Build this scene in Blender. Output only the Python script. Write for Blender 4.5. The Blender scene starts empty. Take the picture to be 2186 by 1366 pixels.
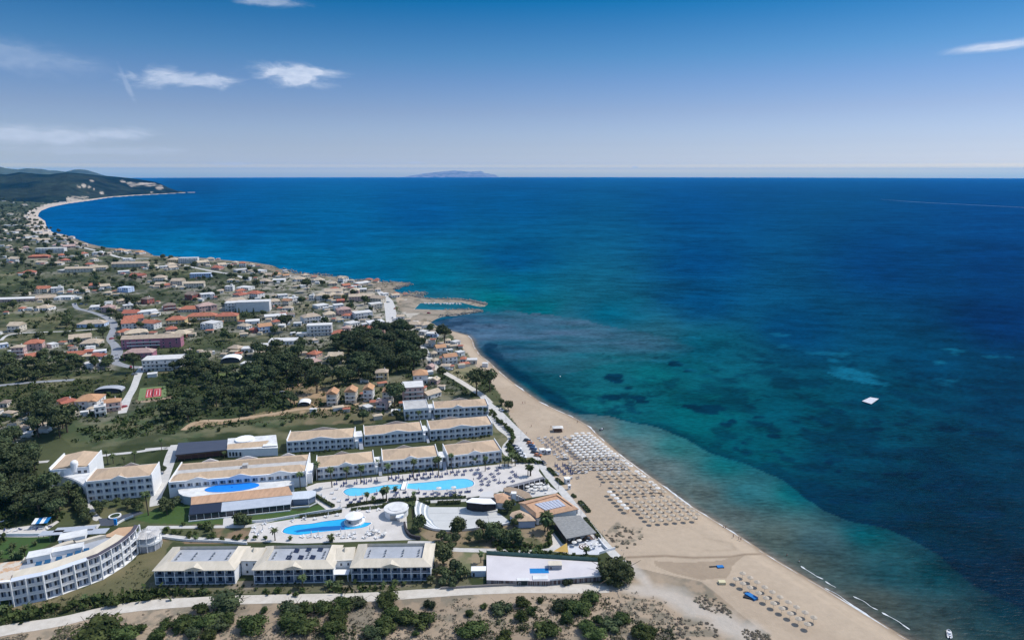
import bpy, math, random
import numpy as np
from math import sin, cos, radians, pi, hypot, atan2
from mathutils import Vector, Matrix
SC = bpy.context.scene
COL = SC.collection
random.seed(7)
# ---------------------------------------------------------------- camera, world, sun
F, CX, CY, CAMH, EYE, RE = 1457.0, 1093.0, 683.0, 155.0, 368.0, 6371000.0
PITCH = math.atan((CY-EYE)/F)
cam_d = bpy.data.cameras.new('camera'); cam = bpy.data.objects.new('camera', cam_d); COL.objects.link(cam)
cam.location = (0, 0, CAMH); cam.rotation_euler = (pi/2-PITCH, 0, 0)
cam_d.sensor_width = 36; cam_d.lens = F/2186*36; cam_d.clip_start = 1; cam_d.clip_end = 200000
SC.camera = cam
SUN_EL, SUN_AZ = radians(54), radians(65)          # azimuth clockwise from +Y (straight ahead)
sd = bpy.data.lights.new('sun', 'SUN'); so = bpy.data.objects.new('sun', sd); COL.objects.link(so)
sd.energy = 3.0; sd.angle = radians(0.5); sd.color = (1.0, 0.955, 0.88)
S = Vector((sin(SUN_AZ)*cos(SUN_EL), cos(SUN_AZ)*cos(SUN_EL), sin(SUN_EL)))
so.rotation_euler = S.to_track_quat('Z', 'Y').to_euler(); so.location = (0, 0, 400)
SC.view_settings.view_transform = 'Standard'; SC.view_settings.look = 'None'
SC.view_settings.gamma = 1; SC.view_settings.exposure = 0.3
SC.cycles.max_bounces = 6; SC.cycles.diffuse_bounces = 3; SC.cycles.volume_bounces = 1

def ray(px, py):
    x = (px-CX)/F; y = -(py-CY)/F
    return np.array([x, cos(PITCH)+y*sin(PITCH), -sin(PITCH)+y*cos(PITCH)])

def build_world():
    w = bpy.data.worlds.new("World"); SC.world = w; w.use_nodes = True
    nt = w.node_tree; N = nt.nodes; L = nt.links; N.clear()
    out = N.new('ShaderNodeOutputWorld'); bg = N.new('ShaderNodeBackground')
    sky = N.new('ShaderNodeTexSky'); sky.sky_type = 'NISHITA'; sky.sun_disc = False
    sky.sun_elevation = SUN_EL; sky.sun_rotation = SUN_AZ
    sky.altitude = 155; sky.air_density = 1.0; sky.dust_density = 0.6; sky.ozone_density = 3.0
    tc = N.new('ShaderNodeTexCoord')
    sep = N.new('ShaderNodeSeparateXYZ'); L.new(tc.outputs['Generated'], sep.inputs[0])
    def math_(op, a, b=None, clamp=False):
        m = N.new('ShaderNodeMath'); m.operation = op; m.use_clamp = clamp
        for i, v in enumerate((a, b)):
            if v is None: continue
            if isinstance(v, (int, float)): m.inputs[i].default_value = v
            else: L.new(v, m.inputs[i])
        return m.outputs[0]
    X, Y, Z = sep.outputs
    cz = N.new('ShaderNodeCombineXYZ'); L.new(X, cz.inputs[0]); L.new(Y, cz.inputs[1]); L.new(math_('MAXIMUM', Z, 0.012), cz.inputs[2]); L.new(cz.outputs[0], sky.inputs[0])
    # tint of the clear air with height
    cr = N.new('ShaderNodeValToRGB'); L.new(math_('MULTIPLY', math_('ADD', Z, 0.01), 2.0, True), cr.inputs[0])
    e = cr.color_ramp.elements; e[0].position = 0.0; e[0].color = SKYT[0][1]; e[1].position = 1.0; e[1].color = SKYT[-1][1]
    for p, c in SKYT[1:-1]:
        k = e.new(p); k.color = c
    mul = N.new('ShaderNodeMix'); mul.data_type = 'RGBA'; mul.blend_type = 'MULTIPLY'; mul.inputs[0].default_value = 1
    L.new(sky.outputs[0], mul.inputs[6]); L.new(cr.outputs[0], mul.inputs[7])
    # thin clouds: noise inside soft ellipses round their directions
    az = math_('ARCTAN2', X, Y); el = math_('ARCSINE', Z)
    comb = N.new('ShaderNodeCombineXYZ'); L.new(math_('MULTIPLY', az, 1.0), comb.inputs[0]); L.new(math_('MULTIPLY', el, 2.6), comb.inputs[1])
    nz = N.new('ShaderNodeTexNoise'); nz.inputs['Scale'].default_value = 22; nz.inputs['Detail'].default_value = 8; nz.inputs['Roughness'].default_value = .62; nz.inputs['Distortion'].default_value = .6
    L.new(comb.outputs[0], nz.inputs['Vector'])
    nzf = math_('SUBTRACT', nz.outputs[0], 0.5)
    nz2 = N.new('ShaderNodeTexNoise'); nz2.inputs['Scale'].default_value = 60; nz2.inputs['Detail'].default_value = 5
    L.new(comb.outputs[0], nz2.inputs['Vector'])
    total = None
    for (px, py, rx, ry, tilt, amp, nw) in CLOUDS:
        d = ray(px, py); d = d/np.linalg.norm(d); a0 = atan2(d[0], d[1]); e0 = math.asin(d[2])
        u = math_('SUBTRACT', az, a0); v = math_('SUBTRACT', el, e0)
        c, s = cos(tilt), sin(tilt)
        U = math_('ADD', math_('MULTIPLY', u, c), math_('MULTIPLY', v, s)); V = math_('SUBTRACT', math_('MULTIPLY', v, c), math_('MULTIPLY', u, s))
        U = math_('DIVIDE', U, rx/F); V = math_('DIVIDE', V, ry/F)
        r = math_('SQRT', math_('ADD', math_('MULTIPLY', U, U), math_('MULTIPLY', V, V)))
        f = math_('ADD', math_('SUBTRACT', 1.0, r), math_('MULTIPLY', nzf, nw))
        f = math_('MULTIPLY', f, 1.5, True); f = math_('MULTIPLY', math_('MULTIPLY', f, f), amp, True)
        f = math_('MULTIPLY', f, math_('ADD', nz2.outputs[0], 0.45), True)
        total = f if total is None else math_('MAXIMUM', total, f)
    mc = N.new('ShaderNodeMix'); mc.data_type = 'RGBA'; L.new(total, mc.inputs[0])
    L.new(mul.outputs[2], mc.inputs[6]); mc.inputs[7].default_value = CLOUDCOL
    L.new(mc.outputs[2], bg.inputs[0]); bg.inputs[1].default_value = SKYSTR
    L.new(bg.outputs[0], out.inputs[0])
SKYSTR = 0.15
SKYT = [(0.0, (1.323, 1.156, 0.397, 1)), (0.011, (1.323, 1.156, 0.397, 1)), (0.025, (1.881, 1.517, 0.542, 1)), (0.043, (0.812, 0.802, 0.839, 1)), (0.054, (0.655, 0.668, 0.796, 1)), (0.07, (0.552, 0.571, 0.732, 1)), (0.096, (0.485, 0.5, 0.663, 1)), (0.184, (0.386, 0.401, 0.537, 1)), (0.258, (0.288, 0.359, 0.507, 1)), (0.33, (0.175, 0.328, 0.472, 1)), (0.4, (0.093, 0.279, 0.433, 1)), (0.466, (0.014, 0.238, 0.4, 1)), (0.62, (0.774, 0.827, 0.862, 1)), (1.0, (1.15, 1.08, 1.0, 1))]
CLOUDCOL = (3.9, 4.3, 5.1, 1)
CLOUDS = [(385, 170, 130, 17, .02, .62, 2.2), (335, 166, 52, 24, .2, .6, 1.8), (620, 162, 88, 27, -.08, .8, 2.0), (665, 155, 90, 13, -.02, .8, 1.6), (585, 155, 45, 16, .3, .7, 2.0),
          (60, 290, 200, 24, 0, .5, 1.0), (250, 288, 90, 16, 0, .5, 1.4), (2130, 98, 110, 11, .05, .8, 1.0), (570, 5, 90, 11, 0, .4, 1.5),
          (40, 120, 170, 34, -.12, .2, 1.2), (270, 178, 7, 42, .3, .22, 1.6), (495, 350, 60, 5, 0, .3, 1.5), (890, 347, 28, 4, 0, .3, 1.2),
          (200, 322, 260, 12, 0, .22, 1.4), (1355, 357, 12, 4, 0, .3, 1)]
build_world()
# ---------------------------------------------------------------- geometry of the view: pixel of the photo -> point of the ground
LZ = 1.5
def G(px, py, h=LZ):
    d = ray(px, py); dxy2 = d[0]**2+d[1]**2
    a = dxy2/(2*RE); b = d[2]; c = CAMH-h
    disc = b*b-4*a*c
    t = (-b-math.sqrt(max(disc, 0)))/(2*a)
    if disc < 0: t = -b/(2*a)
    p = d*t
    return Vector((p[0], p[1], CAMH+p[2]))
def Gnp(px, py, h=0.0):
    x = (px-CX)/F; y = -(py-CY)/F
    dy = cos(PITCH)+y*sin(PITCH); dz = -sin(PITCH)+y*cos(PITCH)
    a = (x*x+dy*dy)/(2*RE); c = CAMH-h
    disc = np.maximum(dz*dz-4*a*c, 0); t = (-dz-np.sqrt(disc))/(2*a)
    return x*t, dy*t
def proj(p):
    v = Vector(p)-Vector((0, 0, CAMH)); z = v.y*cos(PITCH)-v.z*sin(PITCH); u = v.y*sin(PITCH)+v.z*cos(PITCH)
    return CX+F*v.x/z, CY-F*u/z
def ppm(p):
    v = Vector(p)-Vector((0, 0, CAMH)); return F/(v.y*cos(PITCH)-v.z*sin(PITCH))
class Zm:                                  # reading coordinates off an enlarged crop of the photo
    def __init__(s, ox, oy, k): s.o = (ox, oy, k)
    def __call__(s, x, y): return s.o[0]+x/s.o[2], s.o[1]+y/s.o[2]
    def poly(s, pts): return [s(*p) for p in pts]
z1, z2, z3, z4, z5 = Zm(0, 600, 3.795), Zm(350, 580, 3.595), Zm(700, 560, 4.018), Zm(0, 340, 4.553), Zm(350, 520, 4.858)
y1, y2, y3, y4, y5 = Zm(0, 900, 2.931), Zm(320, 860, 2.7), Zm(640, 820, 2.502), Zm(1000, 860, 2.7), Zm(1400, 900, 2.781)
q1, q2, q3, q4 = Zm(1120, 880, 9.108), Zm(1260, 980, 9.108), Zm(1060, 980, 8.536), Zm(1060, 1080, 6.831)
q5, q6, q7, q8 = Zm(860, 1020, 8.744), Zm(640, 960, 8.035), Zm(860, 960, 7.287), Zm(590, 840, 6.83)
r1, r2, r3, r4 = Zm(850, 820, 7.19), Zm(90, 940, 7.19), Zm(340, 900, 5.938), Zm(0, 1080, 5.94)
r5, r6, r7, r8 = Zm(310, 1130, 5.788), Zm(620, 1130, 5.788), Zm(940, 1160, 4.752), Zm(1500, 1180, 7.343)
# ---------------------------------------------------------------- noise and distances
def _h(ix, iy, s):
    n = (ix*374761393+iy*668265263+s*1442695041) & 0xffffffff
    n = ((n ^ (n >> 13))*1274126177) & 0xffffffff
    return ((n ^ (n >> 16)) & 0xffff)/65535.0
def vnoise(x, y, s=0):
    ix = np.floor(x).astype(np.int64); iy = np.floor(y).astype(np.int64); fx = x-ix; fy = y-iy
    fx = fx*fx*(3-2*fx); fy = fy*fy*(3-2*fy)
    a = _h(ix, iy, s); b = _h(ix+1, iy, s); c = _h(ix, iy+1, s); d = _h(ix+1, iy+1, s)
    return (a*(1-fx)+b*fx)*(1-fy)+(c*(1-fx)+d*fx)*fy
def fbm(x, y, s=0, o=4):
    v = 0; a = .5; t = 0
    for i in range(o):
        v = v+a*vnoise(x, y, s+i*17); t += a; a *= .5; x = x*2.03; y = y*2.03
    return v/t
def pip(x, y, poly):
    r = np.zeros(np.shape(x), bool); n = len(poly)
    for i in range(n):
        x1, y1_ = poly[i]; x2, y2_ = poly[(i+1) % n]
        if y1_ == y2_: continue
        c = ((y1_ > y) != (y2_ > y)) & (x < (x2-x1)*(y-y1_)/(y2_-y1_)+x1)
        r ^= c
    return r
def dseg(X, Y, pts):
    best = np.full(np.shape(X), 1e12)
    for (ax, ay), (bx, by) in zip(pts[:-1], pts[1:]):
        dx, dy = bx-ax, by-ay; l = dx*dx+dy*dy+1e-9
        t = np.clip(((X-ax)*dx+(Y-ay)*dy)/l, 0, 1)
        np.minimum(best, (X-ax-t*dx)**2+(Y-ay-t*dy)**2, out=best)
    return np.sqrt(best)
def lin(r, g, b, k=1.0):
    f = lambda c: (c/255/12.92 if c <= 10 else ((c/255+.055)/1.055)**2.4)
    return (f(r)*k, f(g)*k, f(b)*k)
# ---------------------------------------------------------------- materials
MATS = {}
def mat(name, c1, c2=None, scale=1.0, rough=.85, bump=0, spec=.3, rand=0, world=False, stretch=None, metal=0, lo=.35, hi=.65, attr=None, detail=5, bscale=None, emis=0):
    if name in MATS: return MATS[name]
    m = bpy.data.materials.new(name); m.use_nodes = True; nt = m.node_tree; N, L = nt.nodes, nt.links
    b = N['Principled BSDF']; b.inputs['Roughness'].default_value = rough; b.inputs['Specular IOR Level'].default_value = spec; b.inputs['Metallic'].default_value = metal
    if world: src = N.new('ShaderNodeNewGeometry').outputs['Position']
    else: src = N.new('ShaderNodeTexCoord').outputs['Object']
    if stretch:
        mp = N.new('ShaderNodeMapping'); mp.inputs['Scale'].default_value = stretch; L.new(src, mp.inputs[0]); src = mp.outputs[0]
    col = None
    if c2 is not None or attr:
        nz = N.new('ShaderNodeTexNoise'); nz.inputs['Scale'].default_value = scale; nz.inputs['Detail'].default_value = detail; nz.inputs['Roughness'].default_value = .6
        L.new(src, nz.inputs['Vector'])
        cr = N.new('ShaderNodeValToRGB'); cr.color_ramp.elements[0].position = lo; cr.color_ramp.elements[1].position = hi
        cr.color_ramp.elements[0].color = (*c1, 1); cr.color_ramp.elements[1].color = (*(c2 or c1), 1); L.new(nz.outputs[0], cr.inputs[0])
        col = cr.outputs[0]
        if attr:
            at = N.new('ShaderNodeAttribute'); at.attribute_name = attr
            mx = N.new('ShaderNodeMix'); mx.data_type = 'RGBA'; mx.blend_type = 'MULTIPLY'; mx.inputs[0].default_value = 1
            L.new(at.outputs['Color'], mx.inputs[6]); L.new(col, mx.inputs[7]); col = mx.outputs[2]
    if rand:
        oi = N.new('ShaderNodeObjectInfo'); hs = N.new('ShaderNodeHueSaturation')
        mr = N.new('ShaderNodeMapRange'); mr.inputs[3].default_value = 1-rand; mr.inputs[4].default_value = 1+rand; L.new(oi.outputs['Random'], mr.inputs[0]); L.new(mr.outputs[0], hs.inputs['Value'])
        mh = N.new('ShaderNodeMapRange'); mh.inputs[3].default_value = .5-rand*.06; mh.inputs[4].default_value = .5+rand*.06; L.new(oi.outputs['Random'], mh.inputs[0]); L.new(mh.outputs[0], hs.inputs['Hue'])
        if col is None: hs.inputs['Color'].default_value = (*c1, 1)
        else: L.new(col, hs.inputs['Color'])
        col = hs.outputs[0]
    if col is None: b.inputs['Base Color'].default_value = (*c1, 1)
    else: L.new(col, b.inputs['Base Color'])
    if bump:
        n2 = N.new('ShaderNodeTexNoise'); n2.inputs['Scale'].default_value = bscale or scale*4; n2.inputs['Detail'].default_value = 6; L.new(src, n2.inputs['Vector'])
        bp = N.new('ShaderNodeBump'); bp.inputs['Strength'].default_value = 1; bp.inputs['Distance'].default_value = bump; L.new(n2.outputs[0], bp.inputs['Height']); L.new(bp.outputs[0], b.inputs['Normal'])
    MATS[name] = m; return m
WHITE = mat('white_render', (.84, .84, .84), (.77, .775, .78), .35, .8)
WHITE2 = mat('white_flat_roof', (.74, .74, .73), (.55, .55, .54), .25, .9)
CREAM = mat('cream_tiles', (.66, .59, .48), (.56, .50, .40), .5, .85, stretch=(1, .3, 1))
TAN = mat('tan_tiles', (.54, .40, .275), (.44, .325, .225), .5, .85, stretch=(1.2, .25, 1), rand=.04)
TAN2 = mat('orange_tan_tiles', (.56, .35, .22), (.44, .27, .17), .6, .85, stretch=(1.2, .3, 1))
GREYR = mat('grey_roof_felt', (.40, .42, .46), (.33, .35, .38), .25, .9)
CONC = mat('concrete', (.52, .51, .49), (.40, .39, .38), .3, .9)
GLASS = mat('dark_glass', (.03, .04, .06), rough=.08, spec=.6)
GLASS2 = mat('curtained_glass', (.20, .25, .34), rough=.15, spec=.5)
RAIL = mat('white_rail', (.72, .73, .75), rough=.5)
NAVY = mat('navy_slats', (.045, .055, .085), (.07, .08, .11), 1.5, .6, stretch=(.1, 3, 1))
BLACK = mat('black_cloth', (.012, .013, .018), (.03, .03, .035), .5, .7)
BLUE = mat('blue_paint', (.01, .16, .42), rough=.6)
WOOD = mat('brown_wood', (.18, .11, .07), (.12, .07, .05), 1, .8)
THATCH = mat('grey_thatch', (.31, .31, .30), (.21, .21, .205), .8, .95, bump=.1, stretch=(1, 2.5, 1))
STRAW = mat('straw', (.52, .45, .36), (.40, .34, .27), 3, .95)
TRUNK = mat('bark', (.12, .09, .065), (.07, .055, .04), 2, .95)
METAL = mat('grey_metal', (.35, .36, .37), rough=.4, metal=.6)
# ---------------------------------------------------------------- mesh building
class MB:
    def __init__(s): s.v = []; s.f = []; s.m = []
    def add(s, vs, fs, mi=0):
        o = len(s.v); s.v += [tuple(v) for v in vs]; s.f += [tuple(i+o for i in f) for f in fs]; s.m += [mi]*len(fs); return s
    def box(s, x0, y0, z0, x1, y1, z1_, mi=0):
        return s.add([(x0, y0, z0), (x1, y0, z0), (x1, y1, z0), (x0, y1, z0), (x0, y0, z1_), (x1, y0, z1_), (x1, y1, z1_), (x0, y1, z1_)],
                     [(0, 3, 2, 1), (4, 5, 6, 7), (0, 1, 5, 4), (1, 2, 6, 5), (2, 3, 7, 6), (3, 0, 4, 7)], mi)
    def prism(s, pts, za, zb, mi=0, top=None):
        n = len(pts); ar = sum(pts[i][0]*pts[(i+1) % n][1]-pts[(i+1) % n][0]*pts[i][1] for i in range(n))
        if ar < 0: pts = pts[::-1]
        tp = top or (lambda x, y: zb)
        s.add([(p[0], p[1], za) for p in pts]+[(p[0], p[1], tp(p[0], p[1])) for p in pts],
              [tuple(range(n))[::-1], tuple(range(n, 2*n))]+[(i, (i+1) % n, (i+1) % n+n, i+n) for i in range(n)], mi); return s
    def cyl(s, x, y, za, zb, r, r2=None, n=10, mi=0, cap=True):
        r2 = r if r2 is None else r2
        vs = [(x+r*cos(2*pi*i/n), y+r*sin(2*pi*i/n), za) for i in range(n)]+[(x+r2*cos(2*pi*i/n), y+r2*sin(2*pi*i/n), zb) for i in range(n)]
        fs = [(i, (i+1) % n, (i+1) % n+n, i+n) for i in range(n)]
        if cap: fs += [tuple(range(n))[::-1], tuple(range(n, 2*n))]
        return s.add(vs, fs, mi)
    def bar(s, a, b, r, n=5, mi=0, r2=None):
        a = Vector(a); b = Vector(b); d = (b-a).normalized(); u = d.orthogonal().normalized(); w = d.cross(u); r2 = r if r2 is None else r2
        vs = [a+(u*cos(2*pi*i/n)+w*sin(2*pi*i/n))*r for i in range(n)]+[b+(u*cos(2*pi*i/n)+w*sin(2*pi*i/n))*r2 for i in range(n)]
        return s.add(vs, [(i, (i+1) % n, (i+1) % n+n, i+n) for i in range(n)]+[tuple(range(n))[::-1], tuple(range(n, 2*n))], mi)
    def mesh(s, name, mats, smooth=False):
        me = bpy.data.meshes.new(name); me.from_pydata(s.v, [], s.f)
        mats = mats if isinstance(mats, (list, tuple)) else [mats]
        for m in mats: me.materials.append(m)
        if len(mats) > 1: me.polygons.foreach_set('material_index', s.m)
        if smooth: me.polygons.foreach_set('use_smooth', [True]*len(me.polygons))
        me.update(); return me
def np_mesh(name, V, Fc, mats, cols=None, smooth=True, mi=None):
    me = bpy.data.meshes.new(name); V = np.asarray(V, np.float32); Fc = np.asarray(Fc, np.int32); k = Fc.shape[1]
    me.vertices.add(len(V)); me.vertices.foreach_set('co', V.ravel())
    me.loops.add(Fc.size); me.loops.foreach_set('vertex_index', Fc.ravel())
    me.polygons.add(len(Fc)); me.polygons.foreach_set('loop_start', np.arange(0, Fc.size, k, dtype=np.int32))
    for m in (mats if isinstance(mats, (list, tuple)) else [mats]): me.materials.append(m)
    if mi is not None: me.polygons.foreach_set('material_index', np.asarray(mi, np.int32))
    me.polygons.foreach_set('use_smooth', np.full(len(Fc), smooth))
    me.update(calc_edges=True)
    if cols is not None:
        a = me.color_attributes.new('Col', 'FLOAT_COLOR', 'POINT'); c = np.ones((len(V), 4), np.float32); c[:, :3] = cols; a.data.foreach_set('color', c.ravel())
    return me
def inst(name, me, parent=None, loc=(0, 0, 0), rz=0, sc=None):
    o = bpy.data.objects.new(name, me); COL.objects.link(o); o.location = loc
    if rz: o.rotation_euler = (0, 0, rz)
    if sc is not None: o.scale = sc if isinstance(sc, (tuple, list)) else (sc, sc, sc)
    if parent: o.parent = parent
    return o
THINGS = []; TAKEN = []
def tag(o, label, cat, group=None, auto=False):
    o['label'] = label; o['category'] = cat
    if group: o['group'] = group
    if auto: THINGS.append(o)
    return o
def thing(name, label, cat, loc, rz=0, group=None, auto=False):
    o = bpy.data.objects.new(name, None); COL.objects.link(o); o.empty_display_size = .5
    o.location = loc; o.rotation_euler = (0, 0, rz); return tag(o, label, cat, group, auto)
def struct(name, me, kind='structure'):
    o = inst(name, me); o['kind'] = kind; return o
def heading(A, B): return atan2(B.y-A.y, B.x-A.x)
def local(root, p):
    d = Vector((p[0]-root.location.x, p[1]-root.location.y)); a = -root.rotation_euler.z
    return (d.x*cos(a)-d.y*sin(a), d.x*sin(a)+d.y*cos(a))
def sheet(name, pts, m, dz=.05, thick=None, kind='structure'):
    P = [G(*p) for p in pts]; SHEETS.append([(p.x, p.y) for p in P])
    mb = MB(); mb.prism([(p.x, p.y) for p in P], LZ-.4, LZ+dz, top=lambda x, y: LZ+dz-(x*x+y*y)/(2*RE)); return struct(name, mb.mesh(name, m), kind)
SHEETS = []
def smooth_path(pts, n=4):
    out = []
    for i in range(len(pts)-1):
        p0 = pts[max(i-1, 0)]; p1 = pts[i]; p2 = pts[i+1]; p3 = pts[min(i+2, len(pts)-1)]
        for k in range(n):
            t = k/n; out.append(tuple(.5*((2*b)+(-a+c)*t+(2*a-5*b+4*c-d)*t*t+(-a+3*b-3*c+d)*t**3) for a, b, c, d in zip(p0, p1, p2, p3)))
    out.append(tuple(pts[-1])); return out
RIBS = []
def ribbon(name, pts, w, m, dz=.08, kind='structure', closed=False, sm=4, jit=0, h=LZ):
    P = [G(*p, h) for p in pts]; ws = w if isinstance(w, (list, tuple)) else [w]*len(P)
    Q = smooth_path([(p.x, p.y, ww) for p, ww in zip(P, ws)], sm); RIBS.append(([q[:2] for q in Q], max(ws)/2))
    vs = []; fs = []
    for i, q in enumerate(Q):
        a = Vector(Q[max(i-1, 0)][:2]); b = Vector(Q[min(i+1, len(Q)-1)][:2]); d = (b-a).normalized(); n = Vector((-d.y, d.x))*q[2]/2
        j1, j2 = 1+random.uniform(-jit, jit), 1+random.uniform(-jit, jit)
        z = h+dz-(q[0]**2+q[1]**2)/(2*RE)
        vs += [(q[0]+n.x*j1, q[1]+n.y*j1, z), (q[0]-n.x*j2, q[1]-n.y*j2, z)]
        if i: fs.append((2*i-2, 2*i-1, 2*i+1, 2*i))
    mb = MB(); mb.add(vs, fs); return struct(name, mb.mesh(name, m), kind)
# village houses read off the photo: left, base, right, storeys, roof, wall
H1 = [(285,100,390,2,'R','c'),(410,95,520,2,'W','w'),(295,158,440,1,'T','y'),(440,152,580,1,'W','w'),(600,100,705,1,'T','w'),(720,55,795,1,'R','c'),(810,60,900,1,'T','w'),(945,92,1060,2,'b','b'),(840,115,905,1,'T','c'),(730,232,850,1,'W','w'),(820,255,915,2,'P','p'),(955,180,1040,1,'T','c'),(1000,240,1095,2,'W','c'),(1125,187,1215,2,'B','r'),(1250,45,1330,1,'T','p'),(1330,240,1430,2,'B','r'),
 (140,245,195,1,'R','w'),(275,240,400,1,'T','w'),(60,412,165,2,'T','c'),(980,285,1110,1,'R','c'),(990,330,1185,1,'R','p'),(1110,272,1290,1,'W','w'),(1120,390,1280,2,'R','w'),(990,390,1110,2,'R','w'),(940,440,1050,1,'R','c'),(1010,447,1210,1,'T','c'),(1340,415,1450,1,'R','p'),(1370,455,1518,1,'T','r'),(560,490,740,1,'T','c'),(640,532,815,1,'T','c'),(555,577,630,1,'B','w'),(525,628,680,1,'R','w'),(680,600,750,1,'R','p'),(735,640,840,1,'R','w'),(700,697,840,1,'W','w'),(755,600,860,1,'W','b'),
 (90,622,210,3,'T','p'),(190,560,360,2,'R','p'),(210,640,350,1,'R','b'),(360,540,440,1,'W','w'),(165,1155,320,1,'T','w'),(230,1070,400,1,'T','w'),(425,1050,580,2,'R','y'),(600,1042,815,2,'O','w'),(830,1055,980,2,'O','p'),(765,1095,870,2,'W','w'),(710,1062,775,1,'R','r'),(60,1280,130,1,'R','r'),(130,1230,215,1,'T','w'),(0,1025,60,1,'B','c'),(0,540,70,1,'W','b'),(1480,600,1560,1,'T','c')]
H2 = [(50,105,145,2,'T','c'),(160,130,300,2,'T','c'),(0,120,50,1,'R','p'),(145,215,245,2,'B','r'),(280,210,400,2,'W','w'),(405,165,460,1,'T','w'),(465,150,535,2,'W','w'),(545,140,665,1,'W','w'),(550,165,650,1,'R','c'),(510,215,615,2,'R','c'),(610,205,740,2,'R','w'),(680,190,810,2,'R','w'),(480,262,630,2,'T','c'),(270,302,410,2,'P','p'),(0,305,90,2,'P','r'),(810,267,900,2,'T','c'),(895,262,970,2,'O','c'),(970,240,1045,2,'W','w'),(870,200,960,1,'W','w'),(900,300,990,1,'T','w'),(1165,220,1265,2,'T','w'),(1295,215,1370,2,'T','y'),(1330,242,1410,1,'R','p'),(1215,172,1380,1,'T','w'),
 (1160,280,1290,1,'W','w'),(1300,290,1390,2,'W','w'),(265,442,410,2,'W','w'),(0,460,120,1,'R','p'),(40,502,215,1,'T','p'),(615,405,745,1,'W','w'),(540,440,655,1,'T','w'),(720,467,845,2,'O','b'),(655,470,720,1,'R','r'),(835,405,920,1,'R','c'),(770,365,950,1,'W','c'),(1070,390,1215,2,'T','w'),(1220,350,1330,1,'T','c'),(1325,345,1440,2,'T','p'),(1450,360,1618,2,'W','w'),(1400,415,1530,1,'W','w'),(1010,502,1100,1,'W','w'),(1275,507,1415,2,'R','w'),(1125,550,1200,1,'T','w'),(1530,477,1618,2,'R','w'),(475,615,585,1,'T','y'),(585,620,695,1,'W','w'),(580,738,690,1,'W','b'),(270,660,360,1,'T','c'),(1080,660,1185,1,'R','p'),(1080,722,1240,1,'P','c'),(1240,702,1385,2,'T','c'),(1160,752,1330,1,'T','c'),(100,310,270,1,'R','c'),(770,560,1050,1,'W','w'),(940,350,1010,1,'B','w'),(990,420,1060,1,'W','w'),(1150,270,1230,1,'T','w')]
H3 = [(75,172,150,2,'T','w'),(0,200,90,1,'T','c'),(125,217,205,1,'R','p'),(240,197,390,1,'W','c'),(310,167,380,1,'R','c'),(400,167,440,1,'R','c'),(0,302,125,1,'T','y'),(175,282,280,2,'T','p'),(190,322,330,2,'T','p'),(335,320,440,2,'T','c'),(75,350,150,1,'R','r'),(400,252,460,1,'T','w'),(460,290,540,1,'W','w'),(540,302,630,1,'T','w'),(340,352,480,2,'T','c'),(360,402,480,2,'W','c'),(45,412,150,2,'W','w'),(80,452,210,2,'P','p'),(225,482,400,2,'W','w'),(110,482,200,1,'R','w'),(170,547,300,1,'W','w'),(340,542,500,1,'W','w'),(290,622,490,2,'R','p'),(10,642,175,1,'R','w'),(590,490,660,1,'T','w'),(600,530,665,1,'W','w'),(660,560,800,1,'T','w'),(790,560,930,1,'T','w'),(770,622,840,1,'W','w'),(830,642,950,1,'W','b'),(1070,710,1160,1,'W','w'),(760,682,830,1,'T','w'),(800,722,900,1,'T','w'),(920,790,1030,2,'O','w'),(985,872,1130,2,'O','w'),(1135,862,1180,1,'R','w'),(1110,802,1190,1,'W','w'),(880,812,945,1,'T','c'),(905,872,975,1,'T','w'),(1185,872,1290,1,'W','c'),(400,1012,525,2,'T','y'),(830,930,900,1,'P','p'),(865,1045,945,1,'T','p'),(830,1162,1005,1,'T','w'),(405,1272,510,2,'P','p'),(330,1282,400,1,'W','c'),(20,250,110,1,'R','c'),(110,590,200,1,'P','p'),(1000,700,1060,1,'T','w')]
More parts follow.
